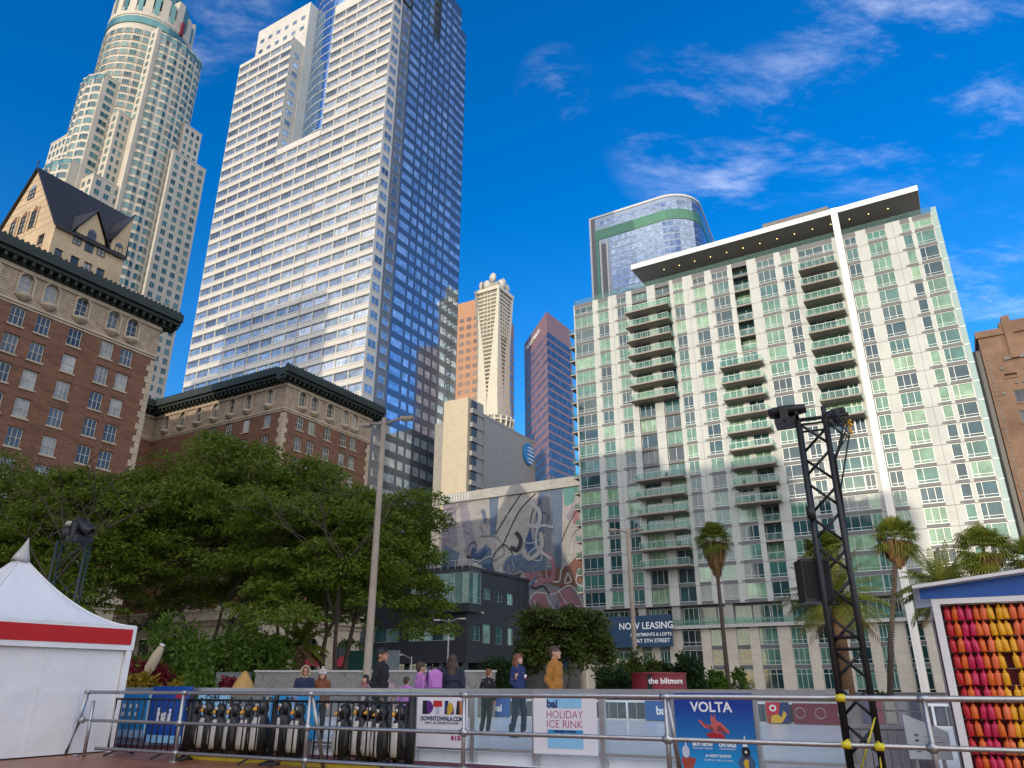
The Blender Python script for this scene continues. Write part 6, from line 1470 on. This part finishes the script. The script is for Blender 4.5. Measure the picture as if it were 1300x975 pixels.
    if hat:
        kind, m_ = hat; b = MB()
        if kind == 'beanie': b.lathe([(.104, 1.655), (.112, 1.67), (.110, 1.72), (.085, 1.775), (.03, 1.80), (0, 1.805)], (0, .012, 0), 18); b.ball((0, .012, 1.825), .04, 0, 10, 6); b.build('beanie', m_, o)
        if kind == 'fur_hood':
            b.ball((0, .05, 1.62), (.115, .10, .14), 0, 16, 10); hd = b.build('hood', top, o); c = MB()
            for q in range(40): a = 2*math.pi*q/40; c.ball((.108*math.cos(a), -.045+random.uniform(-.01, .01), 1.64+.14*math.sin(a)), random.uniform(.024, .036), 0, 6, 5)
            c.build('fur_trim', m_, hd)
    if extra: extra(o)
    return o
def cloth(name, rgb, **k): return mat(name, rgb, k.pop('rough', .85), var=.14, scale=7, bump=.25, bscale=60, **k)
HB, HR, HK = mat('hair_brown', (.055, .026, .014), .5, var=.4, scale=30, stretch=(1, 1, .2)), mat('hair_auburn', (.17, .055, .02), .5, var=.4, scale=30, stretch=(1, 1, .2)), mat('hair_black', (.014, .010, .009), .5, var=.4, scale=30, stretch=(1, 1, .2))
JN, DK_ = cloth('navy_denim', (.015, .022, .05)), cloth('black_cloth', (.010, .010, .012))
person('man in a mustard jacket gliding right, head turned to the right', (.80, 14.7), .05, 1.72, 62, 'light', cloth('mustard_fleece', (.37, .155, .024)), JN, 'skate', HB, 'short', dict(le=(.25, .10, 1.16), lh=(.24, -.02, .92), re=(-.235, .06, 1.15), rh=(-.20, -.08, .92)), bulk=1.12, head_turn=12)
def badge(o): part(o, 'badge', WHITE_PAINT, lambda b: b.box(.05, .13, -.145, -.138, 1.22, 1.30)) and part(o, 'badge_stripe', RED, lambda b: b.box(.055, .125, -.149, -.1455, 1.22, 1.25))
person('long-haired skater in navy blue with a small white badge, standing on the ice', (.14, 18.0), .05, 1.70, 52, 'light', cloth('royal_navy_top', (.012, .028, .11)), JN, 'skate', HR, 'long', dict(lk=(.16, -.04, .5), lf=(.20, .0, .08), rk=(-.10, -.0, .5), rf=(-.15, .06, .08), rh=(-.10, -.16, .96), re=(-.235, .02, 1.14)), extra=badge, head_turn=18)
person('man in a black jacket with short black hair looking right over the fence', (-2.22, 13.6), .03, 1.66, 78, 'tan', DK_, DK_, 'skate', HK, 'short', dict(le=(.27, .08, 1.18), lh=(.22, -.12, .98), re=(-.24, .06, 1.15), rh=(-.2, -.08, .95)), bulk=1.12, head_turn=-6)
PINK = cloth('lilac_padding', (.46, .17, .47))
def childarm(o): part(o, 'raised_sleeve', DK_, lambda b: caps(b, [(.24, .02, 1.42), (.36, -.06, 1.36), (.38, -.12, 1.55)], (.06, .055, .045)))
person('woman with long dark hair in a navy coat seen from behind', (-1.12, 15.0), .03, 1.60, 175, 'light', cloth('navy_coat', (.014, .02, .042)), JN, 'skate', HB, 'long', bulk=1.15, coat_len=.15)
o = thing('backpack', 'lilac padded backpack carried beside the woman seen from behind', 'backpack', xy=(-1.42, 14.82), z=1.0, rz=R(20))
b = MB(); b.box(-.12, .12, -.07, .07, .03, .32); b.ball((0, 0, .31), (.12, .07, .06), 0, 14, 8); b.box(-.09, .09, -.12, -.07, .06, .19); b.tube([(-.04, 0, .36), (0, 0, .41), (.04, 0, .36)], .01); bg_ = b.build('bag', PINK, o); remesh(bg_, .012, 6); b = MB(); b.tube([(-.1, .06, .42), (-.12, .16, .3), (-.1, .1, .05)], .02); b.tube([(.1, .06, .42), (.12, .16, .3), (.1, .1, .05)], .02); b.build('strap', cloth('purple_strap', (.16, .03, .22)), o)
person('child in a lilac jacket raising an arm beside the lilac backpack', (-1.72, 15.1), .03, 1.47, 120, 'light', PINK, DK_, 'skate', HB, 'short', dict(le=(.34, -.05, 1.38), lh=(.30, -.14, 1.62)))
person('person in a dark hooded coat with pale fur trim behind the rink fence', (-4.42, 17.1), .03, 1.42, 10, 'tan', cloth('deep_blue_coat', (.014, .025, .06)), DK_, 'skate', None, hat=('fur_hood', mat('pale_fur', (.36, .27, .18), .9, var=.3, scale=30)), bulk=1.15)
person('girl in a white bobble hat and rust brown coat behind the rink fence', (-4.10, 17.3), .03, 1.36, 12, 'light', cloth('rust_coat', (.17, .055, .018)), DK_, 'skate', HR, 'long', hat=('beanie', mat('white_knit', (.70, .66, .62), .9, var=.1, scale=40, bump=.8, bscale=60)), bulk=1.1)
person('dark-haired skater in a grey jacket with pink scarf, half hidden by the fence', (-3.22, 17.6), .03, 1.27, -30, 'light', cloth('grey_rose_jacket', (.22, .15, .16)), DK_, 'skate', HK, 'long', extra=lambda o: part(o, 'scarf', cloth('pink_scarf', (.42, .08, .12)), lambda b: b.tube([(.09*math.cos(a_*.6), .015+.085*math.sin(a_*.6), 1.475) for a_ in range(12)], .03, 0, 8)))
person('small child in pale patterned jacket left of the man in black', (-2.72, 17.4), .03, 1.28, 30, 'light', cloth('pale_floral', (.40, .26, .26)), DK_, 'skate', HB, 'short')
person('small brown-haired child whose head just clears the fence', (-2.18, 16.6), .03, 1.22, 160, 'light', PINK, DK_, 'skate', HB, 'short')
person('skater in dark clothes bending forward beside the coloured letter sign', (-.62, 18.9), .05, 1.40, 150, 'light', DK_, DK_, 'skate', HR, 'short', dict(le=(.30, -.1, 1.22), lh=(.26, -.24, 1.42)), lean=6)
# ------------------------------------------------------------------ vegetation
BARK = mat('bark', (.075, .055, .042), .9, var=.35, scale=5, stretch=(1, 1, .35), bump=.5, bscale=14)
BARKG = mat('pale_bark', (.16, .14, .12), .9, var=.3, scale=5, bump=.4, bscale=12)
LEAF = leafmat('feathery_leaf', (.036, .080, .007), (.155, .21, .016)); LEAF2 = leafmat('olive_leaf', (.022, .044, .008), (.095, .125, .02)); LEAF3 = leafmat('shrub_leaf', (.022, .075, .010), (.12, .19, .018)); LEAFY = leafmat('golden_leaf', (.16, .12, .01), (.34, .24, .02)); LEAFR = leafmat('red_leaf', (.10, .01, .015), (.22, .02, .03)); LEAFD = leafmat('dark_shrub_leaf', (.008, .025, .008), (.03, .065, .015))
PALM = leafmat('palm_frond', (.045, .09, .012), (.20, .22, .03), .4, .25); DEAD = leafmat('dead_frond', (.10, .055, .022), (.24, .15, .065), .8, .2); DATE = leafmat('date_frond', (.045, .08, .013), (.21, .22, .035), .4, .25)
def leaves(name, mtl, parent, C, D, L, Wd):
    """leaf faces as one mesh: centres C, directions D (n,3), lengths L, widths Wd"""
    n = len(C); D = D/np.linalg.norm(D, axis=1, keepdims=True); rnd = np.random.normal(size=(n, 3)); S = np.cross(D, rnd); S /= np.linalg.norm(S, axis=1, keepdims=True)+1e-9
    a = C - D*(L/2)[:, None]; b_ = C + D*(L/2)[:, None]; s = S*(Wd/2)[:, None]
    v = np.stack([a, C+s, b_, C-s], axis=1).reshape(-1, 3)
    me = bpy.data.meshes.new(name); me.vertices.add(len(v)); me.vertices.foreach_set('co', v.ravel())
    me.loops.add(4*n); me.loops.foreach_set('vertex_index', np.arange(4*n, dtype=np.int32)); me.polygons.add(n)
    me.polygons.foreach_set('loop_start', np.arange(0, 4*n, 4, dtype=np.int32)); me.update(calc_edges=True); me.materials.append(mtl)
    o = bpy.data.objects.new(name, me); COL.objects.link(o); o.parent = parent; return o
def broad_tree(label, x, y, h, rad, seed, leaf=LEAF, bark=BARK, stems=3, base=.36, nleaf=26000, lsize=(.23, .075), flat=.24, trunk_r=.17, name='tree', group=None, spread=.55, top_flat=.75):
    rn = np.random.RandomState(seed); o = thing(name, label, 'tree', xy=(x, y), rz=rn.uniform(0, 6.28), group=group)
    b = MB(); tips = []
    def grow(p, d, ln, r0, depth):
        pts = [p]; n = 4; q = p.copy(); dd = d.copy()
        for i in range(n):
            dd = (dd + Vector(rn.normal(0, .13, 3)) + Vector((0, 0, .05))).normalized(); q = q + dd*ln/n; pts.append(q.copy())
        b.tube(pts, [r0*(1-.5*i/n) for i in range(n+1)], 0, 7 if depth < 2 else 5, False)
        if depth >= 1: tips.extend([(pts[-1], depth), (pts[-2], depth)])
        if depth >= 4 or r0 < .012: return
        k = 3 if depth < 2 else rn.randint(2, 4)
        for i in range(k):
            a = rn.uniform(0, 6.28); out = Vector((math.cos(a), math.sin(a), 0)); e = Vector((q.x, q.y, 0)); 
            if e.length > .2: out = (out + e.normalized()*.8).normalized()
            nd = (dd*.65 + out*(spread+.1*depth) + Vector((0, 0, .28-.09*depth))).normalized()
            if q.z > h*.86: nd.z = min(nd.z, .1); nd.normalize()
            grow(q.copy(), nd, ln*rn.uniform(.62, .85), r0*.52, depth+1)
    for i in range(stems):
        a = 6.28*i/stems+rn.uniform(-.5, .5); lean = rn.uniform(.22, .42)
        grow(Vector((.12*math.cos(a), .12*math.sin(a), -.05)), Vector((math.cos(a)*lean, math.sin(a)*lean, 1)).normalized(), h*base*rn.uniform(.9, 1.1), trunk_r*rn.uniform(.8, 1.1), 0)
    b.build('trunk', bark, o)
    T = np.array([tuple(p) for p, d in tips if p.z > h*.3]); 
    # leaf clumps: around the branch tips, plus an outer shell of layered sprays so the silhouette stays uneven
    m = 260; ang = rn.uniform(0, 6.28, m); rr = rad*np.sqrt(rn.uniform(.05, 1, m))*rn.uniform(.86, 1.06, m); rr = rr*(1+.14*np.sin(3*ang+seed)+.09*np.sin(7*ang+2*seed)); zz_ = h*(.42 + .56*np.sqrt(np.clip(1-(rr/rad/1.08)**2, 0, 1))*rn.uniform(.0, 1.03, m)**.5 - .16*(rr/rad)*rn.uniform(0, 1, m))
    shell = np.stack([rr*np.cos(ang), rr*np.sin(ang), zz_], 1)
    rT = np.hypot(T[:, 0], T[:, 1]); T = T[(rT < rad*1.02) & (T[:, 2] < h*1.0)]
    if len(T) > 140: T = T[rn.choice(len(T), 140, False)]
    K = np.concatenate([T, shell]); sz = rn.uniform(.5, 1.3, len(K))*rad*.185
    pr = sz**2; pr /= pr.sum(); ci = rn.choice(len(K), nleaf, p=pr)
    off = rn.normal(size=(nleaf, 3)); off /= np.linalg.norm(off, axis=1, keepdims=True); off *= (rn.uniform(0, 1, nleaf)**.5)[:, None]
    C = K[ci] + off*sz[ci][:, None]*np.array([1.15, 1.15, flat*1.5])
    C[:, 2] -= (np.hypot(off[:, 0], off[:, 1])**2)*sz[ci]*.30
    out = off*np.array([1, 1, .25]) + rn.normal(0, .35, (nleaf, 3)) + np.array([0, 0, -.22])
    leaves('crown', leaf, o, C, out, rn.uniform(.7, 1.4, nleaf)*lsize[0], rn.uniform(.7, 1.4, nleaf)*lsize[1]); return o
GT = 'green trees along the left side of the square'
for a in (('green feathery tree with forked trunks and the rightmost crown of the row, behind the lamp', -7.6, 34, 9.9, 4.3, 11), ('tallest green feathery tree of the row, behind the blue leaning banner', -14.4, 37, 13.3, 5.4, 12), ('green feathery tree rising behind the peak of the white tent', -19.6, 36, 11.6, 4.6, 13),
          ('leftmost green feathery tree, cut by the left edge of the photo', -26.4, 38, 12.9, 5.0, 14), ('green feathery tree in the second row, its crown against the brick hotel corner', -12.6, 43, 13.3, 4.6, 15)):
    broad_tree(*a, group=GT, nleaf=64000, stems=3 if a[5] != 15 else 2)
broad_tree('round dense olive green tree left of the round maroon kiosk', 4.0, 62, 6.4, 3.8, 31, LEAF2, BARKG, 5, .42, 26000, (.34, .15), .55, .16, 'round_tree', spread=.75)
def shrub(label, x, y, h, rad, seed, leaf, n=3500, ls=(.2, .1), name='shrub', cat='shrub'):
    rn = np.random.RandomState(seed); o = thing(name, label, cat, xy=(x, y)); b = MB(); K = []
    for i in range(7):
        a, l = rn.uniform(0, 6.28), rn.uniform(.15, .75)*rad; p = Vector((l*math.cos(a), l*math.sin(a), h*rn.uniform(.55, .88))); b.tube([(0, 0, 0), (p.x*.4, p.y*.4, p.z*.5), p], [.04, .025, .012], 0, 5); K.append(tuple(p))
    b.build('stem', BARK, o)
    m = 34; a = rn.uniform(0, 6.28, m); r_ = rad*np.sqrt(rn.uniform(0, 1, m)); z = h*(.12+.8*np.sqrt(np.clip(1-(r_/rad)**2, 0, 1))*rn.uniform(.3, 1, m))
    K = np.concatenate([np.array(K), np.stack([r_*np.cos(a), r_*np.sin(a), z], 1)]); ci = rn.randint(0, len(K), n); off = rn.normal(size=(n, 3))*rad*.15
    leaves('foliage', leaf, o, np.maximum(K[ci]+off, [-99, -99, .02]), off+rn.normal(0, .1, (n, 3)), rn.uniform(.6, 1.4, n)*ls[0], rn.uniform(.6, 1.4, n)*ls[1])
for a in (('bright green shrub directly right of the white tent', -12.2, 28.5, 3.6, 1.5, 1, LEAF3), ('tall bright green shrub between the forked trunks, behind the light blue board', -10.9, 31.5, 3.6, 1.8, 2, LEAF3), ('broad leafy green shrub left of the utility cabinet', -9.4, 30.5, 3.3, 1.3, 3, LEAF3),
          ('low golden yellow flowering plant at the foot of the tent corner', -11.7, 25, 1.45, .7, 4, LEAFY), ('low golden green plant right of the furled umbrella', -10.2, 25.2, 1.35, .6, 5, LEAFY), ('red leaved shrub behind the furled umbrella', -12.4, 27.2, 2.0, .9, 6, LEAFR), ('small red flowering plant left of the golden cone', -8.8, 25.4, 1.4, .5, 7, LEAFR),
          ('lime green low plant beneath the tree trunks', -9.5, 24.5, 1.5, .6, 8, LEAF3), ('dark rounded bush left of the round olive tree', -.9, 55, 3.0, 1.5, 9, LEAFD, 5000), ('dark spiky shrub between the lamp post and the round maroon kiosk', 4.6, 37, 1.8, .9, 10, LEAFD), ('tall dark shrub above the round maroon kiosk', 6.0, 39, 2.7, 1.3, 16, LEAF2, 4500), ('dark green shrub right of the round maroon kiosk', 8.3, 38, 2.6, .9, 17, LEAFD),
          ('small yellowish bush near the thin palm trunk', 10.4, 41, 1.9, .6, 18, LEAF3), ('bright green leafy bush between the info stand and the kiosk', 4.75, 10.4, 1.05, .42, 19, LEAF3, 2600, (.11, .05)), ('dark shrub at the foot of the charcoal building', -10.5, 64, 3.0, 1.5, 20, LEAFD), ('dark green shrub beneath the tallest tree', -13.6, 32, 2.8, 1.4, 21, LEAFD), ('thin pale green sapling in front of the beige piers', 12.2, 43, 2.2, .5, 22, LEAF3, 700), ('dark shrub in front of the beige piers, left of the thin palm', 9.0, 47, 2.4, 1.0, 23, LEAFD)):
    shrub(*a)
def strip(b, pts, widths, side_dir, m=0):
    pts = [Vector(p) for p in pts]; S = Vector(side_dir).normalized()
    for i in range(len(pts)-1): b.quad(pts[i]-S*widths[i], pts[i]+S*widths[i], pts[i+1]+S*widths[i+1], pts[i+1]-S*widths[i+1], m)
def fan_palm(label, x, y, h, seed, cr=1.5, skirt=2.6, r0=.17, lean=(0, 0)):
    rn = random.Random(seed); o = thing('fan_palm', label, 'palm tree', xy=(x, y), group='fan palms on the street')
    tx, ty = lean; hz = h-cr*.9
    b = MB(); b.tube([(0, 0, 0), (tx*.3, ty*.3, hz*.35), (tx*.75, ty*.75, hz*.7), (tx, ty, hz)], [r0*1.3, r0, r0*.85, r0*.8], 0, 10)
    for k in range(int(hz/.22)): z = k*.22; f = z/hz; b.lathe([(r0*(1.26-.4*f), z), (r0*(1.33-.4*f), z+.05), (r0*(1.26-.4*f), z+.1)], (tx*f, ty*f, 0), 10)
    b.build('trunk', BARK, o)
    b = MB(); top = Vector((tx, ty, hz))
    for i in range(70):
        az = rn.uniform(0, 6.28); el = math.radians(rn.choice((80, 62, 46, 32, 18, 4, -10, -24, -38))+rn.uniform(-10, 10)); ln = cr*rn.uniform(.55, .8)
        d = Vector((math.cos(az)*math.cos(el), math.sin(az)*math.cos(el), math.sin(el))); s = Vector((-math.sin(az), math.cos(az), 0)); u = d.cross(s)
        c = top+d*ln; strip(b, [top, c], [.02, .015], s)
        nb = 15; fr = cr*rn.uniform(.55, .72)
        for j in range(nb):
            a = math.radians(-105+210*j/(nb-1)); e = d*math.cos(a)+s*math.sin(a); w_ = e.cross(u).normalized(); t1 = c+e*fr*.6*(1-.2*abs(j/(nb-1)-.5)); t2 = c+e*fr*(1-.3*abs(j/(nb-1)-.5))+Vector((0, 0, -fr*.28-rn.random()*fr*.12))
            strip(b, [c, t1, t2], [.02, .055, .006], w_)
    b.build('crown', PALM, o)
    b = MB()
    for i in range(360):
        az = rn.uniform(0, 6.28); f = rn.random()**.8; z0 = hz-.05-f*skirt*.55; r1 = (cr*.80)*(1-f*.75)*rn.uniform(.55, 1.1); ln = rn.uniform(.5, .95)*(.7+.5*(1-f))
        p0 = Vector((tx+.1*math.cos(az), ty+.1*math.sin(az), z0)); p1 = Vector((tx+r1*math.cos(az), ty+r1*math.sin(az), z0-.12)); p2 = Vector((tx+r1*.85*math.cos(az), ty+r1*.85*math.sin(az), z0-ln*skirt*.38))
        strip(b, [p0, p1, p1*.4+p2*.6, p2], [.03, .10, .12, .02], (-math.sin(az), math.cos(az), rn.uniform(-.4, .4)))
    b.build('dead_skirt', DEAD, o); return o
fan_palm('thin tall fan palm standing alone before the middle of the apartment tower', 21.7, 80.5, 17.0, 1, 1.75, 5.2, .20)
fan_palm('fan palm with a thick brown skirt in front of the white slender column', 34.2, 73, 16.0, 2, 2.0, 3.6, .22, (3.3, .4))
fan_palm('bushy fan palm at the far right, just above the blue kiosk roof', 38.8, 62, 13.1, 3, 2.1, 2.6, .22)
fan_palm('fan palm half hidden behind the truss tower', 26.6, 64, 13.0, 4, 1.7, 3.2, .22)
fan_palm('fan palm cut by the right edge of the photo', 43.8, 63.5, 12.6, 5, 1.9, 2.4, .22)
def date_palm(label, x, y, h, seed, fl=3.2, r0=.35, n=64):
    rn = random.Random(seed); o = thing('date_palm', label, 'palm tree', xy=(x, y), group='date palms with arching fronds')
    b = MB(); b.tube([(0, 0, 0), (.05, 0, h*.5), (0, 0, h)], [r0*1.15, r0*.95, r0], 0, 12); bb = b
    for k in range(int(h/.16)):
        z = k*.16
        for j in range(7): a = j*6.28/7+k*.45; c, s = math.cos(a), math.sin(a); bb.obox((c*r0*.92-s*.07, s*r0*.92+c*.07, z), (s*.14, -c*.14, 0), (c*.09, s*.09, .05), (c*.02, s*.02, .13), 0)
    b.build('trunk', mat('date_trunk', (.17, .10, .055), .9, var=.3, scale=4), o)
    b = MB(); d2 = MB(); top = Vector((0, 0, h))
    for i in range(n):
        az = rn.uniform(0, 6.28); el = math.radians(rn.uniform(-25, 80)); L = fl*rn.uniform(.8, 1.1); dead = el < math.radians(-14)
        d = Vector((math.cos(az)*math.cos(el), math.sin(az)*math.cos(el), math.sin(el))); s = Vector((-math.sin(az), math.cos(az), 0)); pts = []; p = top.copy(); e = d.copy()
        for k in range(13): pts.append(p.copy()); p = p+e*L/12; e = (e+Vector((0, 0, -.085-.02*k*.3))).normalized()
        tgt = d2 if dead else b; strip(tgt, pts, [.03*(1-k/13) for k in range(13)], s)
        for k in range(1, 13):
            t_ = (pts[k]-pts[k-1]).normalized(); up = s.cross(t_)
            for q in (0, .5):
                c = pts[k-1].lerp(pts[k], q); ln = fl*.19*math.sin(math.pi*min(1, (k+q)/13*.85+.12))
                for sg in (-1, 1):
                    v = (s*sg*.8+t_*.65+up*rn.uniform(.1, .4)).normalized(); strip(tgt, [c, c+v*ln*.6, c+v*ln+Vector((0, 0, -ln*.25))], [.03, .04, .006], t_)
    b.build('crown', DATE, o); d2.build('dead_fronds', DEAD, o) if d2.v else None
date_palm('wide date palm with arching fronds behind the truss tower', 23.9, 57.3, 6.7, 1, 4.4, .42, 84)
date_palm('date palm whose fronds rise over the left end of the blue kiosk roof', 24.2, 43, 5.8, 2, 3.0, .34, 76)
date_palm('small dark date palm beside the utility cabinet under the trees', -8.9, 33.2, 2.6, 3, 1.5, .16, 34)
